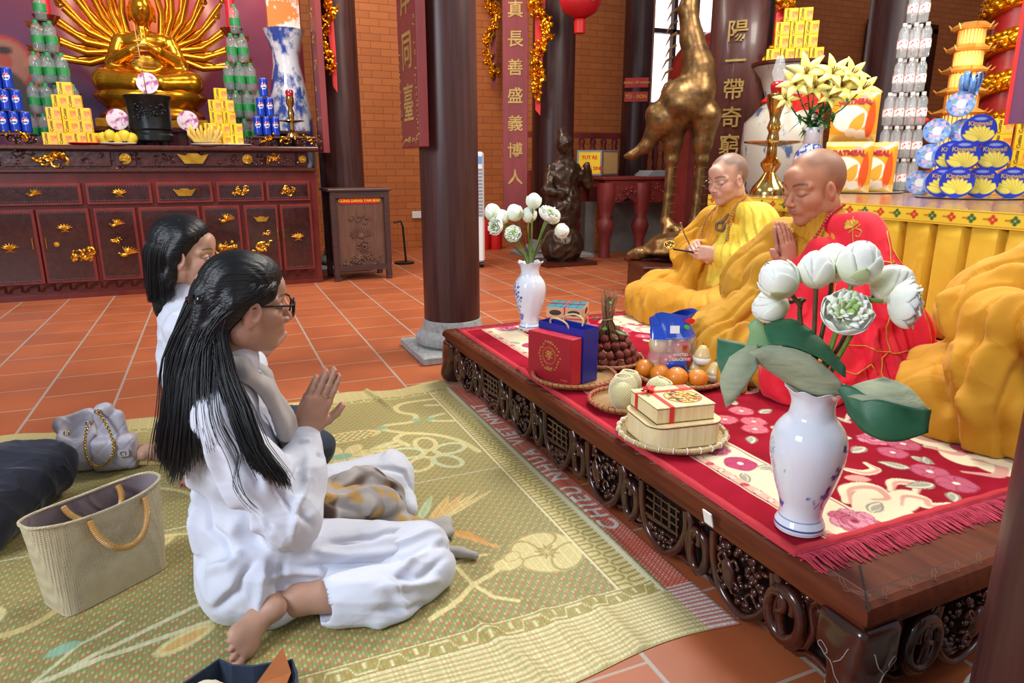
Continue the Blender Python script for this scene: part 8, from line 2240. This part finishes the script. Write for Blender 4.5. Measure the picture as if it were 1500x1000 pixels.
# ---------------------------------------------------------------- bronze crane on a tortoise
cr = thing('bronze_crane', 'tall polished bronze crane standing on a tortoise beside the monk in yellow', 'statue', (3.42, 4.62, 0))
def c3(x, y): return (3.42 + x * .80 - 0 * y, 4.62 - x * .60 + y)      # x to the right in the hall, y backwards
B = SDF(.0095, .035)
def C3(x, z, y=0): p = c3(x, y); return (p[0], p[1], z)
B.ell(C3(.02, 1.22), (.20, .17, .19), rot=(0, .35, -.6)); B.ell(C3(-.12, 1.10), (.17, .12, .13), rot=(0, .5, -.6)); B.chain([C3(-.18, 1.04), C3(-.26, .90), C3(-.36, .83), C3(-.42, .82)], [.09, .05, .035, .02])
B.chain([C3(.10, 1.30), C3(.10, 1.48), C3(.04, 1.68), C3(.0, 1.88), C3(.03, 2.08)], [.15, .115, .085, .068, .058]); B.ell(C3(.04, 2.12), (.075, .06, .06)); B.chain([C3(.06, 2.14), C3(.22, 2.24), C3(.42, 2.38)], [.045, .04, .02])
B.chain([C3(.02, 2.14), C3(-.0, 2.30), C3(.05, 2.45)], [.03, .03, .02], k=.01)
for x, y in ((-.03, .05), (.17, .0)):
 B.chain([C3(x + .01, 1.12, y), C3(x, .92, y), C3(x, .78, y)], [.12, .075, .048]); B.chain([C3(x, .78, y), C3(x - .01, .5, y), C3(x - .02, .30, y)], [.042, .036, .04], k=.01); B.ell(C3(x, .79, y), (.052, .052, .03))
 for dx, dy in ((-.10, -.12), (.02, -.15), (.12, -.10)): B.chain([C3(x - .02, .30, y), C3(x + dx * .5, .25, y + dy * .6), C3(x + dx, .185, y + dy)], [.04, .028, .02], k=.02)
scale_ = lambda P, N: .0007 * np.abs(np.sin(P[:, 2] * 75)) * np.abs(np.sin((P[:, 0] - P[:, 1]) * 60 + np.floor(P[:, 2] * 75 / pi) * pi / 2)) * (P[:, 2] > .85)
B.build('crane_body', BRONZE, cr, disp=scale_)
mb = MB()
for k in range(8): z = 1.98 - k * .085; x = -.02 - (.02 if k > 4 else 0); mb.tube([C3(x - .05, z), C3(x - .10, z - .03), C3(x - .13, z - .09)], [.012, .009, .003], n=5)
for x, y in ((-.03, .05), (.17, 0)):
 for k in range(6): z = .36 + k * .07; mb.tube([C3(x + .043 * math.cos(a), z + .012 * a / 3, y + .043 * math.sin(a)) for a in np.linspace(0, 6.28, 12)], .0045, n=4)
mb.build('neck_feather', BRONZE, cr, smooth=60)
B = SDF(.010, .03)
B.ell(C3(.05, .13, -.03), (.30, .22, .12), rot=(0, -.1, -.6)); B.ell(C3(.05, .10, -.03), (.34, .25, .05), rot=(0, -.12, -.6)); B.chain([C3(-.22, .08, -.08), C3(-.36, .05, -.12), C3(-.42, .035, -.12)], [.06, .05, .035]); B.chain([C3(.30, .10, -.02), C3(.42, .18, -.02), C3(.47, .30, -.02), C3(.55, .33, -.02)], [.07, .055, .06, .05]); B.chain([C3(.0, .06, -.2), C3(-.03, .03, -.28)], [.05, .03])
B.build('tortoise', BRONZE, cr, disp=lambda P, N: .003 * np.sin(P[:, 0] * 60) * np.sin(P[:, 1] * 60))
rebase(cr); cr.location.z = .30
pl = thing('plinth', 'dark red brown wooden plinth under the bronze crane', 'plinth', (3.45, 4.50, 0), R(-18)); MB().box((0, 0, .14), (.80, .55, .27), bev=.01).box((0, 0, .285), (.86, .6, .03), bev=.008).build('block', WOOD, pl, smooth=30)

# ---------------------------------------------------------------- red carved side table with signs, balustrade, drum, cooler
RT = M('red brown painted wood', '7c2c28', '8e352f', rough=.45, scale=6, bump=.1)
rt = thing('side_table', 'red carved side table with bulbous legs behind the bronze crane', 'table', (4.98, 7.22, 0))
mb = MB().box((0, 0, .90), (1.85, .75, .035), bev=.006).box((0, -.01, .84), (1.78, .68, .07)); mb.build('table_top', RT, rt, smooth=30)
mb = MB(); T = face_T((0, -.345, .80), (0, -1, 0))
out = [(-.88, .02)] + [(-.88 + 1.76 * i / 60, -.10 - .07 * abs(math.sin(i * .32)) - .09 * (math.exp(-((i - 18) / 3.5) ** 2) + math.exp(-((i - 48) / 4) ** 2))) for i in range(61)] + [(.88, .02)]
mb.prism(out[::-1], .03, T=T); blobs(T, [(-.8, -.06, .03), (0, -.05, .03), (.8, -.06, .03)], 6, 90, (.012, .022), .04, mb); mb.build('carved_apron', RT, rt, smooth=60)
for x, y in ((-.84, -.3), (-.38, -.32), (.84, -.3), (-.84, .3), (.84, .3)): MB().lathe([(.065, 0), (.06, .1), (.055, .2), (.09, .3), (.105, .36), (.09, .42), (.06, .46), (.09, .55), (.11, .75), (.1, .85)], n=20, c=(x, y, 0)).build('leg', RT, rt, smooth=60)
MB().box((0, .2, .31), (1.76, .2, .62)).build('plaster_base', M('grey plaster', '8f8d8a', '7d7b79', rough=.9, scale=5), rt)
for x in (-.72, -.56): MB().box((x, .095, .31), (.05, .02, .55)).build('brick_edge', BRICK, rt)
bl_ = thing('balustrade', 'dark turned wooden balustrade at the back of the red side table', 'railing', (4.85, 8.2, .0)); mb = MB().box((0, 0, 1.42), (2.2, .08, .07)).box((0, 0, .95), (2.2, .08, .06)); mb.build('rail', RT, bl_); mb = MB().box((0, .0, .46), (2.2, .1, .92)).build('support_wall', RT, bl_)
for k in range(13): MB().lathe([(.03, .98), (.045, 1.03), (.03, 1.07), (.05, 1.16), (.04, 1.25), (.03, 1.3), (.045, 1.34), (.03, 1.38)], n=12, c=(-1.0 + k * .165, 0, 0)).build('baluster', RT, bl_, smooth=60)
def framed(label, lines, x, y, z, w_, h_, bgc, fg, size, nrm=(-.35, -1, 0)):
 t = thing('framed_sign', label, 'sign', (x, y, z)); T = face_T((0, 0, h_ / 2), nrm); MB().box((0, 0, -.01), (w_ + .05, h_ + .05, .03), T=T, bev=.006).build('metal_frame', M('dull steel ' + lines[0], 'a8a8a4', rough=.35, metal=.8), t); MB().box((0, 0, .008), (w_, h_, .004), T=T).build('panel', bgc, t)
 for k, l in enumerate(lines): text('lettering', l, size, fg, T @ TR(0, h_ * (.5 - (k + .5) / len(lines)), .011), t, depth=.0006, bold=size * .03)
framed('yellow framed sign with red letters at the left end of the side table', ['TUT RE', 'PHÓNG SINH'], 4.02, 7.12, .95, .25, .24, YELT, REDP, .055); framed('framed faded yellow notice right of the yellow sign', ['...'], 4.32, 7.16, .95, .22, .24, M('faded yellow sheet', 'c8a060', rough=.6), REDP, .03, (.2, -1, 0))
framed('red framed sign with yellow letters on the right of the side table', ['PHÁT', 'PHÒNG'], 5.5, 7.12, .95, .42, .36, REDP, YELT, .10)
sticker('wall_banner', ['PHÁT TÂM', 'PHÓNG SINH'], .75, .30, (5.62, 7.45, 1.50), (-.35, -1, 0), .11, label='red banner with yellow letters above the red framed sign');
bk_ = thing('book_stack', 'stack of pale booklets on the red side table', 'book', (5.0, 7.2, .918)); [MB().box((.01 * k, 0, .012 + k * .022), (.42 - .04 * k, .3, .02)).build('booklet', M('pale paper %d' % k, 'a8acb0', rough=.7), bk_) for k in range(3)]
gs = thing('guardian_statue', 'dark carved guardian statue left of the yellow framed sign', 'statue', (3.45, 6.66, 0)); B = SDF(.014, .04)
B.ell((0, 0, .2), (.24, .2, .22)); B.ell((0, 0, .6), (.2, .17, .3)); B.ell((0, 0, .95), (.17, .13, .2)); B.ell((-.02, -.03, 1.27), (.085, .085, .11)); B.chain([(.15, 0, 1.0), (.26, -.08, .85), (.2, -.15, 1.05)], [.06, .05, .04]); B.chain([(-.15, 0, 1.0), (-.24, -.1, .8), (-.1, -.15, .75)], [.06, .05, .04]); B.ell((-.02, 0, 1.38), (.05, .05, .06))
B.build('carved_figure', M('dark bronze wood', '2e2018', '4a3424', rough=.3, scale=18, bump=.5, metal=.3), gs, disp=wrinkle(.012, 22, 3)); MB().box((0, 0, .02), (.6, .5, .04)).build('base', WOOD, gs)
dm = thing('temple_drum', 'large red drum hung high between the columns behind the crane', 'drum', (5.3, 6.62, 2.02)); Td = face_T((0, 0, 0), (-.2, -1, 0)); MB().lathe([(.36, -.42), (.44, -.2), (.46, 0), (.44, .2), (.36, .42)], n=40, T=Td, cap=False).build('barrel', M('red lacquer drum', 'a0141c', '8a1018', rough=.3, coat=.3), dm, smooth=60)
for z in (-.42, .42): MB().lathe([(0, z), (.36, z), (.365, z * .97)], n=40, T=Td, cap=False).build('drum_skin', M('red drum skin %d' % (z > 0), '9c1820', rough=.5), dm)
MB().box((0, 0, -.53), (.9, .5, .14)).box((-.38, 0, -1.3), (.1, .4, 1.42)).box((.38, 0, -1.3), (.1, .4, 1.42)).build('drum_stand', RT, dm)
ln = thing('red_lantern', 'round red lantern hanging at the top beyond the gilded carving', 'lantern', (3.52, 6.5, 2.62)); MB().lathe([(.06, -.16), (.17, -.10), (.205, 0), (.17, .10), (.06, .16)], n=28, flute=lambda a, i, z: .03 * math.cos(a * 14)).build('silk_globe', M('red lantern silk', 'c01420', rough=.5), ln, smooth=60); MB().lathe([(.05, -.17), (.06, -.19), (.055, -.30)], n=20).build('tassel', REDP, ln); blobs(face_T((0, -.2, 0), (0, -1, 0)), [(-.06, 0, 0), (.06, 0, 0)], 2, 20, (.006, .01), .02).build('gold_print', GILT, ln); MB().tube([(0, 0, .16), (0, 0, 2.2)], .004, n=5).build('cord', BLACK, ln)
ak = thing('air_cooler', 'white air cooler on castors, half hidden behind the main column', 'appliance', (2.46, 6.9, 0), R(-15)); MB().box((0, 0, .62), (.30, .34, 1.12), bev=.02).build('housing', WHITE, ak, smooth=30)
MB().box((.02, -.172, 1.1), (.22, .01, .07)).build('control_panel', M('blue panel', '6a9ad0', rough=.3), ak); mb = MB(); [mb.box((.02, -.175, .55 + k * .035), (.22, .01, .02)) for k in range(14)]; mb.build('louvre', M('grey louvre', '8a9096', rough=.5), ak)
for x in (-.12, .12): MB().lathe([(.03, -.02), (.03, .02)], n=14, T=TR(x, -.12, .03) @ Matrix.Rotation(pi / 2, 4, 'Y')).box((x, -.12, .05), (.03, .03, .04)).build('castor', BLACK, ak)
for k, x in enumerate((2.95, 3.12, 3.29)): t = thing('red_canister', ('left', 'middle', 'right')[k] + ' red canister on the floor behind the far lotus vase', 'canister', (x, 8.2, 0)); MB().lathe([(.075, 0), (.08, .02), (.08, .3), (.05, .36), (.02, .38)], n=20).build('tank', REDP, t, smooth=40); MB().lathe([(.02, .38), (.025, .42), (0, .42)], n=10).build('valve', BLACK, t)

# ---------------------------------------------------------------- side altar with a pleated yellow skirt
AX, AY0, AY1, AZ = 3.03, .35, 3.72, .865
al = thing('side_altar', 'long wooden altar table draped with a pleated yellow skirt behind the monks', 'table', (AX, 2.0, 0))
MB().box((1.55, (AY0 + AY1) / 2 - 2, AZ - .015), (3.1, AY1 - AY0, .03), bev=.004).build('table_top', M('brown varnished table', '7a4a2c', '8c5a38', rough=.25, scale=3, stretch=(1, 8, 8), coat=.3), al)
YSK = cloth('yellow skirt satin', 'ecca3c', 'e2c034', rough=.6, bump=.15, scale=3)
rows = []
ys = np.linspace(AY1 - 2, AY0 - 2, 520)
def pleat(y, u):
 q = (y / .155) % 1; d_ = .028 * (1 - u * .0) * (1 if q < .82 else 0) * (.5 + .5 * min(q / .1, 1)); g = math.exp(-((q - .9) / .07) ** 2) * (.05 + .04 * u)
 return -(d_ * .35 + .012 * u * math.sin(y * 17) + .01 * u) + g + .012 * q
for u in (0, .12, .3, .55, .8, 1.0): rows.append([(pleat(y + .015 * u * math.sin(y * 9), u) + .0 - .012, y, AZ - .06 - u * (AZ - .06 - .285) + (.012 * math.sin(y * 11) if u == 1 else 0)) for y in ys])
MB().grid(rows).build('pleated_skirt', YSK, al, smooth=50, solid=.002)
bp = Paint(0, AY1 - AY0, 0, .07, .0035, 'e8cc38')
for k in range(38):
 x = .045 + k * .09; c_ = ('c83a2a', '2f6a38')[k % 2]
 for dx, dz in ((.012, 0), (-.012, 0), (0, .012), (0, -.012)): bp.ell((x + dx, .036 + dz), (.009, .009), c_)
 bp.line([(x - .038, .036), (x - .02, .036)], .004, 'b07a20')
bp.rect(0, 9, .004, .008, 'a8862a'); bp.rect(0, 9, .062, .066, 'a8862a')
P = np.stack([0 * bp.X.ravel() + AX - .028, AY1 - bp.X.ravel(), AZ - .068 + bp.Y.ravel()], 1)
o = np_mesh('embroidered_band', P, grid_faces(bp.ny, bp.nx), vcol_mat('embroidered band', rough=.7), al, bp.C.reshape(-1, 3)); o.data.transform(TR(-AX, -2, 0))
MB().box((-.012, (AY0 + AY1) / 2 - 2, AZ - .034), (.026, AY1 - AY0, .064)).build('band_backing', YSK, al)
mb = MB()
for x in (.1, 3.0):
 for y in (AY0 + .1 - 2, AY1 - .1 - 2): mb.box((x, y, (AZ - .03) / 2), (.07, .07, AZ - .032))
mb.build('table_leg', WOOD, al)
ZR = AZ + .001
cs = thing('brass_candlestick', 'tall brass candlestick with a wide drip plate behind the two monks', 'candlestick', (3.36, 3.56, ZR))
MB().lathe([(.115, 0), (.115, .015), (.10, .05), (.06, .10), (.035, .14), (.06, .18), (.065, .2), (.035, .235), (.03, .3), (.175, .325), (.18, .335), (.04, .345), (.03, .39), (.045, .42), (.03, .47), (.04, .52), (.055, .56), (.06, .62), (.055, .625)], n=32, flute=lambda a, i, z: .02 * math.cos(a * 12) * (z < .1)).build('turned_stem', BRASS, cs, smooth=40)
MB().lathe([(.03, .62), (.042, .65), (.045, .68), (.03, .70)], n=18).build('ruby_font', M('ruby lamp glass', 'a01222', rough=.1, coat=.6), cs, smooth=60); MB().lathe([(.028, .70), (.045, .75), (.03, .81), (.02, .85)], n=16, cap=False).build('glass_chimney', WB, cs, smooth=60)
lv = thing('vase', 'blue and white vase of lilies on the altar behind the monk in red', 'vase', (3.32, 3.2, ZR)); MB().lathe([(.06, 0), (.09, .08), (.10, .18), (.085, .26), (.048, .31), (.043, .36), (.06, .40), (.055, .4)], n=32).build('porcelain_body', M('blue cloud porcelain', 'e4e8f0', '3458b0', rough=.1, scale=26, coat=.5, mix=(.48, .56)), lv, smooth=60); MB().lathe([(.047, .30), (.045, .36), (.062, .403)], n=32, cap=False).build('white_neck', PORC, lv, smooth=60, solid=.003)
LIL = M('lily petal', 'f0e48a', 'e8dc6a', rough=.5, sss=.1, scale=10); LGR = M('dark lily leaf', '2c6428', '3d7a34', rough=.45, scale=20)
rn = random.Random(3)
for k, (a, z, s) in enumerate(((-.17, .64, 1.1), (-.10, .70, 1.2), (-.03, .62, 1), (.03, .69, 1.1), (.10, .62, 1.2), (.16, .68, 1), (.20, .60, 1), (-.20, .56, .8), (.06, .56, .9))):
 t = thing('lily', ('leftmost', 'tall left', 'low middle', 'upper middle', 'front right', 'upper right', 'rightmost', 'lowest left', 'small lower')[k] + ' yellow lily in the blue and white altar vase', 'flower', (3.32 + a * .62, 3.2 - a * .72 - .06 + .02 * (k % 3), ZR + z))
 ax = Vector((a * 1.5 - .45, -.6, .35)).normalized(); u = ax.orthogonal().normalized(); v = ax.cross(u); mb = MB()
 for p in range(6):
  q = p * pi / 3 + k; rd = u * math.cos(q) + v * math.sin(q); sd = ax.cross(rd)
  mb.grid([[ax * (.075 * s * t_ * (1 - .45 * t_ * t_)) + rd * (.10 * s * t_ ** 1.6) + sd * (w_ * .022 * s * math.sin(pi * min(t_ * .85 + .12, 1))) for w_ in (-1, 0, 1)] for t_ in np.linspace(0, 1, 7)])
 mb.build('petals', LIL, t, smooth=180, solid=.0015); mb = MB(); [mb.tube([(0, 0, 0), ax * .06 + (u * math.cos(q) + v * math.sin(q)) * .015], [.0012, .003], n=4) for q in range(6)]; mb.build('stamen', M('brown stamen', '7a4a1a') if k == 0 else bpy.data.materials['brown stamen'], t)
 mb = MB(); b = Vector((-a * .62, a * .72 + .05, .40 - z)); mb.tube([(0, 0, 0), b * .4 + Vector((0, 0, -.02)), b], .004, n=5)
 for j in range(7):
  p0 = b * rn.uniform(.3, .95); d = Vector((rn.uniform(-1, .6), rn.uniform(-1, .6), rn.uniform(-.4, .5))).normalized(); sd = d.cross(Vector((0, 0, 1))).normalized()
  mb.grid([[p0 + d * .10 * t_ + sd * w_ * .012 * math.sin(pi * min(t_ + .05, 1)) - Vector((0, 0, .03 * t_ * t_)) for w_ in (-1, 0, 1)] for t_ in np.linspace(0, 1, 5)])
 mb.build('leafy_stem', LGR, t, smooth=180, solid=.001)
bp_ = thing('large_urn', 'large grey blue ceramic urn with a flared mouth behind the lilies', 'urn', (4.28, 4.44, 0)); URN = M('beige ceramic with blue ink plants', 'b4aa9c', '44587a', rough=.3, scale=9, stretch=(1, 1, .5), mix=(.56, .62)); MB().lathe([(.2, 0), (.22, .1), (.22, .75), (.30, .85), (.31, 1.2), (.30, 1.38), (.17, 1.52), (.155, 1.58), (.2, 1.72), (.26, 1.80)], n=40).build('ceramic_body', URN, bp_, smooth=50); MB().lathe([(.26, 1.80), (.28, 1.81), (.28, 1.83), (0, 1.83)], n=40).build('wooden_lid', WOOD, bp_, smooth=40); MB().lathe([(.165, 1.52), (.185, 1.54), (.165, 1.57)], n=30).box((.05, -.2, 1.5), (.3, .04, .16)).build('red_ribbon', REDP, bp_)
def rs(proto, spots, lab, grp):
 for i, (l, p) in enumerate(spots):
  if i == 0: proto.location = p; proto['label'] = l + lab; proto['group'] = grp
  else: dup(proto, p, label=l + lab, group=grp)
yb2 = ybox(); yb2.rotation_euler = (0, 0, R(-38)); ux, uy = .79, -.61; sp = []
for j, n in enumerate((4, 3, 3, 2)):
 for i in range(n): q = (i - (n - 1) / 2) * .105; sp.append((('lowest', 'second', 'third', 'top')[j] + ' row ' + ('first', 'second', 'third', 'fourth')[i] + ' from left, ', (4.26 + ux * q, 4.37 + uy * q, 1.832 + j * .095)))
rs(yb2, sp, 'yellow pastry box on the large urn', 'yellow boxes on the urn')
yb3 = dup(yb2, rot=(0, 0, R(-50))); sp = []
for j in range(5):
 for i in range(3): sp.append((('lowest', 'second', 'third', 'fourth', 'top')[j] + ' row ' + ('first', 'second', 'third')[i] + ' from left, ', (4.72 + i * .075, 2.98 - i * .09, ZR + j * .095)))
rs(yb3, sp, 'yellow pastry box at the right end of the altar', 'yellow boxes at the right')
# oatmeal bags
OAT = Paint(0, .30, 0, .34, .004, 'f0a024')
OAT.rect(0, .3, 0, .05, 'e8b860'); OAT.ell((.12, .15), (.11, .09), 'f2ead8'); OAT.leafy((.13, .05), .16, .04, 1.1, 'e8a838'); OAT.ell((.13, .06), (.035, .03), 'f0d8b8'); OAT.ell((.19, .05), (.04, .03), 'f4e0c8'); OAT.leafy((.24, .02), .26, .03, 1.5, 'e85a20'); OAT.rect(0, .3, .31, .34, 'f8d080'); OAT.ell((.2, .295), (.03, .012), 'e8908a')
ob = thing('oatmeal_bag', 'x', 'bag'); g = OAT; u = (g.X / .3 * 2 - 1).ravel(); v = (g.Y / .34 * 2 - 1).ravel(); puff = .05 * np.clip(1 - u ** 4, 0, 1) * np.clip(1 - v ** 4, 0, 1) + .004
P = np.stack([u * .15, -puff, (v + 1) * .17], 1); np_mesh('front_face', P, grid_faces(g.ny, g.nx), vcol_mat('printed bag film', rough=.25, coat=.4), ob, g.C.reshape(-1, 3)); P2 = P[:, :]; P2 = P2 * np.array([1, -1, 1]); np_mesh('back_face', P2, grid_faces(g.ny, g.nx)[:, ::-1], YB, ob)
text('brand_lettering', 'OATMEAL', .048, M('crimson print', 'b02030', rough=.4), face_T((-.01, -.052, .265), (0, -1, .12)), ob, depth=.003, bold=.002)
ob.rotation_euler = (0, 0, R(-42)); rs(ob, (('front left ', (4.07, 3.58, ZR + .002)), ('front right ', (4.33, 3.60, ZR + .002)), ('upper ', (4.17, 3.66, ZR + .345))), 'orange oatmeal bag beside the water tower', 'oatmeal bags')
for x, y, r_, l in ((4.22, 3.63, .30, 'oatmeal bags'), (4.66, 3.66, .24, 'tower of clear water bottles'), (4.12, 2.74, .27, 'blue round tins')): t = thing('silver_tray', 'thin round silver tray under the ' + l, 'tray', (x, y, ZR - .0005)); MB().lathe([(0, .0), (r_, .0), (r_ + .01, .006), (r_, .004), (0, .0015)], n=48).build('dish', M('silver foil ' + l[:3], 'c8c8c4', rough=.25, metal=.9), t, smooth=40)
# water bottle tower
wb = bottle(RLB, WHITE, 1.0); sp = []
for j, n in enumerate((4, 4, 4, 3, 3, 2)):
 for d in (0, 1):
  for i in range(n - d): q = (i - (n - d - 1) / 2) * .072; sp.append((('lowest', 'second', 'third', 'fourth', 'fifth', 'topmost')[j] + ' tier, ' + ('front', 'back')[d] + ' rank, ' + ('first', 'second', 'third', 'fourth')[i] + ' from left, ', (4.66 + .72 * q + d * .05, 3.66 - .69 * q + d * .05, ZR + .007 + j * .23)))
rs(wb, sp, 'clear bottle in the tall tower', 'clear water bottles in the tower')
# lit golden pagoda
pg = thing('golden_pagoda', 'glowing golden many-tiered pagoda model behind the blue tins', 'model', (5.28, 3.68, ZR)); LIT = M('lamp-lit gold lattice', 'f8d078', 'f0b040', rough=.4, emit='ffcf70', es=1.1, scale=40); GR = M('gold pagoda roof', 'e8a850', 'd08838', rough=.35, metal=.4)
for j in range(8):
 r_ = .21 - .012 * j; z = j * .15; MB().lathe([(r_ * .62, z), (r_ * .62, z + .10)], n=8).build('lit_storey', LIT, pg); mb = MB().lathe([(r_ * .66, z + .115), (r_ * 1.0, z + .10), (r_ * 1.12, z + .115), (r_ * .72, z + .15), (0, z + .151)], n=8); [mb.tube([(r_ * c, r_ * s, z + .105), (r_ * 1.22 * c, r_ * 1.22 * s, z + .14)], [.008, .003], n=4) for c, s in [(math.cos(a * pi / 4), math.sin(a * pi / 4)) for a in range(8)]]; [mb.tube([(r_ * .68 * math.cos(a * pi / 12), r_ * .68 * math.sin(a * pi / 12), z), (r_ * .68 * math.cos(a * pi / 12), r_ * .68 * math.sin(a * pi / 12), z + .10)], .005, n=4) for a in range(24)]; mb.build('tier_roof', GR, pg)
l = bpy.data.lights.new('pagoda_lamp', 'POINT'); l.energy = 6; l.color = (1, .8, .5); l.shadow_soft_size = .05; lo = bpy.data.objects.new('pagoda_lamp', l); COL.objects.link(lo); lo.location = (5.0, 3.4, 1.8)
# blue lotus tins and floral gift discs
TF = Paint(-.088, .088, -.088, .088, .003, '2238b4')
for k in range(9): TF.leafy((0, -.055), .085, .02, .35 + k * .305, 'f0dc60', edge='c8b040')
TF.ell((.062, -.02), (.012, .018), 'f0dc60'); TF.ell((0, .062), (.03, .008), '8a98d8')
tn = thing('cake_tin', 'x', 'tin'); q = TF; P = np.stack([q.X.ravel(), 0 * q.X.ravel() - .0368, q.Y.ravel()], 1); F = grid_faces(q.ny, q.nx); cc = P[F].mean(1); F = F[np.hypot(cc[:, 0], cc[:, 2]) < .083]; TM = vcol_mat('printed tin', rough=.3, coat=.3)
np_mesh('printed_face', P, F, TM, tn, q.C.reshape(-1, 3)); MB().lathe([(0, -.035), (.085, -.035), (.087, -.03), (.087, .035), (0, .036)], n=36, T=Matrix.Rotation(pi / 2, 4, 'X')).build('tin_body', M('royal blue tin', '2238b4', '2a44c0', rough=.3), tn, smooth=40); text('brand_lettering', 'Kingwell', .034, GPR, face_T((0, -.0372, .036), (0, -1, 0)), tn, depth=.0006, bold=.0008)
tn.rotation_euler = (0, 0, R(-52)); z0 = ZR + .090
rs(tn, (('front left, lowest ', (3.971, 2.72, z0)), ('left rear, lowest ', (3.99, 2.82, z0)), ('middle, lowest ', (4.12, 2.68, z0)), ('right, lowest ', (4.27, 2.60, z0)), ('front, second tier ', (4.03, 2.75, z0 + .15)), ('left rear, second tier ', (4.05, 2.83, z0 + .15)), ('right, second tier ', (4.21, 2.69, z0 + .15)), ('topmost ', (4.15, 2.76, z0 + .295))), 'blue round cake tin with a yellow lotus', 'blue lotus tins')
HF = Paint(-.075, .075, -.075, .075, .003, '7fa4e0'); rn = random.Random(6)
for k in range(60): HF.ell((rn.uniform(-.07, .07), rn.uniform(-.07, .07)), (.012, .009), rn.choice(['a8c4f0', '5a80d0', 'd8d0e8', 'e0b8c8', '8fb0a0']), rn.random() * 3)
HF.ell((0, 0), (.026, .026), 'f0f0ee'); hd = thing('gift_tin', 'x', 'tin'); q = HF; P = np.stack([q.X.ravel(), 0 * q.X.ravel() - .0318, q.Y.ravel()], 1); F = grid_faces(q.ny, q.nx); cc = P[F].mean(1); F = F[np.hypot(cc[:, 0], cc[:, 2]) < .071]
np_mesh('printed_face', P, F, TM, hd, q.C.reshape(-1, 3)); MB().lathe([(0, -.03), (.074, -.03), (.074, .03), (0, .03)], n=32, T=Matrix.Rotation(pi / 2, 4, 'X')).build('tin_body', M('pale blue tin', '8aa8dc', rough=.35), hd, smooth=40)
hd.rotation_euler = (0, 0, R(-50)); rs(hd, (('topmost ', (4.23, 2.95, z0 + .455)), ('left, third tier ', (4.15, 3.02, z0 + .30)), ('right, third tier ', (4.30, 2.96, z0 + .30)), ('left, second tier ', (4.13, 3.03, z0 + .15)), ('right, second tier ', (4.14, 2.93, z0 + .155)), ('left, lowest ', (4.14, 3.08, z0 - .01)), ('right, lowest ', (4.10, 2.93, z0 - .01))), 'pale blue floral round gift tin beside the dark blue tins', 'pale floral tins')
bw = thing('ribbon_bow', 'shiny pale blue ribbon bow on top of the floral tins', 'bow', (4.26, 2.93, 1.50)); mb = MB()
for k in range(9): a = k * .7; d = Vector((math.cos(a), math.sin(a) * .6, .25 + .3 * (k % 3))); s_ = d.cross(Vector((0, 0, 1))).normalized() * .016; mb.grid([[d * (.07 * math.sin(pi * t)) + Vector((0, 0, .05 * math.sin(2 * pi * t))) + s_ * w_ for w_ in (-1, 1)] for t in np.linspace(0, 1, 10)])
mb.build('loops', M('pale blue satin ribbon', '7aa8e0', '5a88d0', rough=.25, metal=.2), bw, smooth=180, solid=.001)
ds = thing('fruit_dish_stand', 'dark stand with red strawberries under a clear cover by the pagoda', 'stand', (5.77, 4.42, 0)); MB().lathe([(.2, 0), (.06, .1), (.06, 1.25), (.2, 1.36), (.2, 1.39), (0, 1.39)], n=28).build('pedestal', WOOD, ds, smooth=40)
for k in range(6): t = thing('strawberry', ('leftmost', 'second', 'third', 'fourth', 'fifth', 'rightmost')[k] + ' strawberry in the row on the dark dish stand', 'fruit', (5.66 + k * .045, 4.36 - k * .035, 1.39), 0, 'strawberries'); MB().lathe([(0, 0), (.02, .02), (.024, .045), (0, .06)], n=10).build('flesh', REDP, t, smooth=180)
dc = thing('dragon_column', 'red column entwined by a golden dragon at the right', 'column', (6.1, 3.9, 0)); MB().lathe([(.16, 0), (.16, 3.2)], n=32).build('red_shaft', M('deep red column lacquer', 'a01a16', '8a1412', rough=.35), dc, smooth=60); mb = MB(); mb.tube([(.17 * math.cos(t), .17 * math.sin(t), .9 + t * .05) for t in np.linspace(0, 40, 300)], [.085] * 300, n=10); T0 = MB()
for t in np.linspace(0, 40, 600): mb.ball((.235 * math.cos(t), .235 * math.sin(t), .9 + t * .05 + .05 * math.sin(t * 37)), (.03, .03, .03), n=6, m=4)
mb.build('golden_dragon', GOLDB, dc, smooth=60)
es_ = thing('notice_board', 'red and violet framed panel leaning in at the right edge', 'sign', (4.05, 2.50, 1.27)); T = face_T((0, 0, .4), (-.55, -.5, .06)); MB().box((.16, 0, 0), (.40, .80, .03), T=T).build('violet_frame', M('violet frame', '6a3a5c', rough=.35), es_); MB().box((.18, 0, .018), (.30, .70, .008), T=T).build('pale_panel', M('pale grey panel', 'a8a4a8', rough=.4), es_); MB().box((-.048, 0, .0), (.014, .81, .036), T=T).build('red_edge', REDP, es_); MB().tube([T @ Vector((.2, -.4, 0)), T @ Vector((.2, -.80, 0))], .012, n=8).build('stand_pole', BLACK, es_)
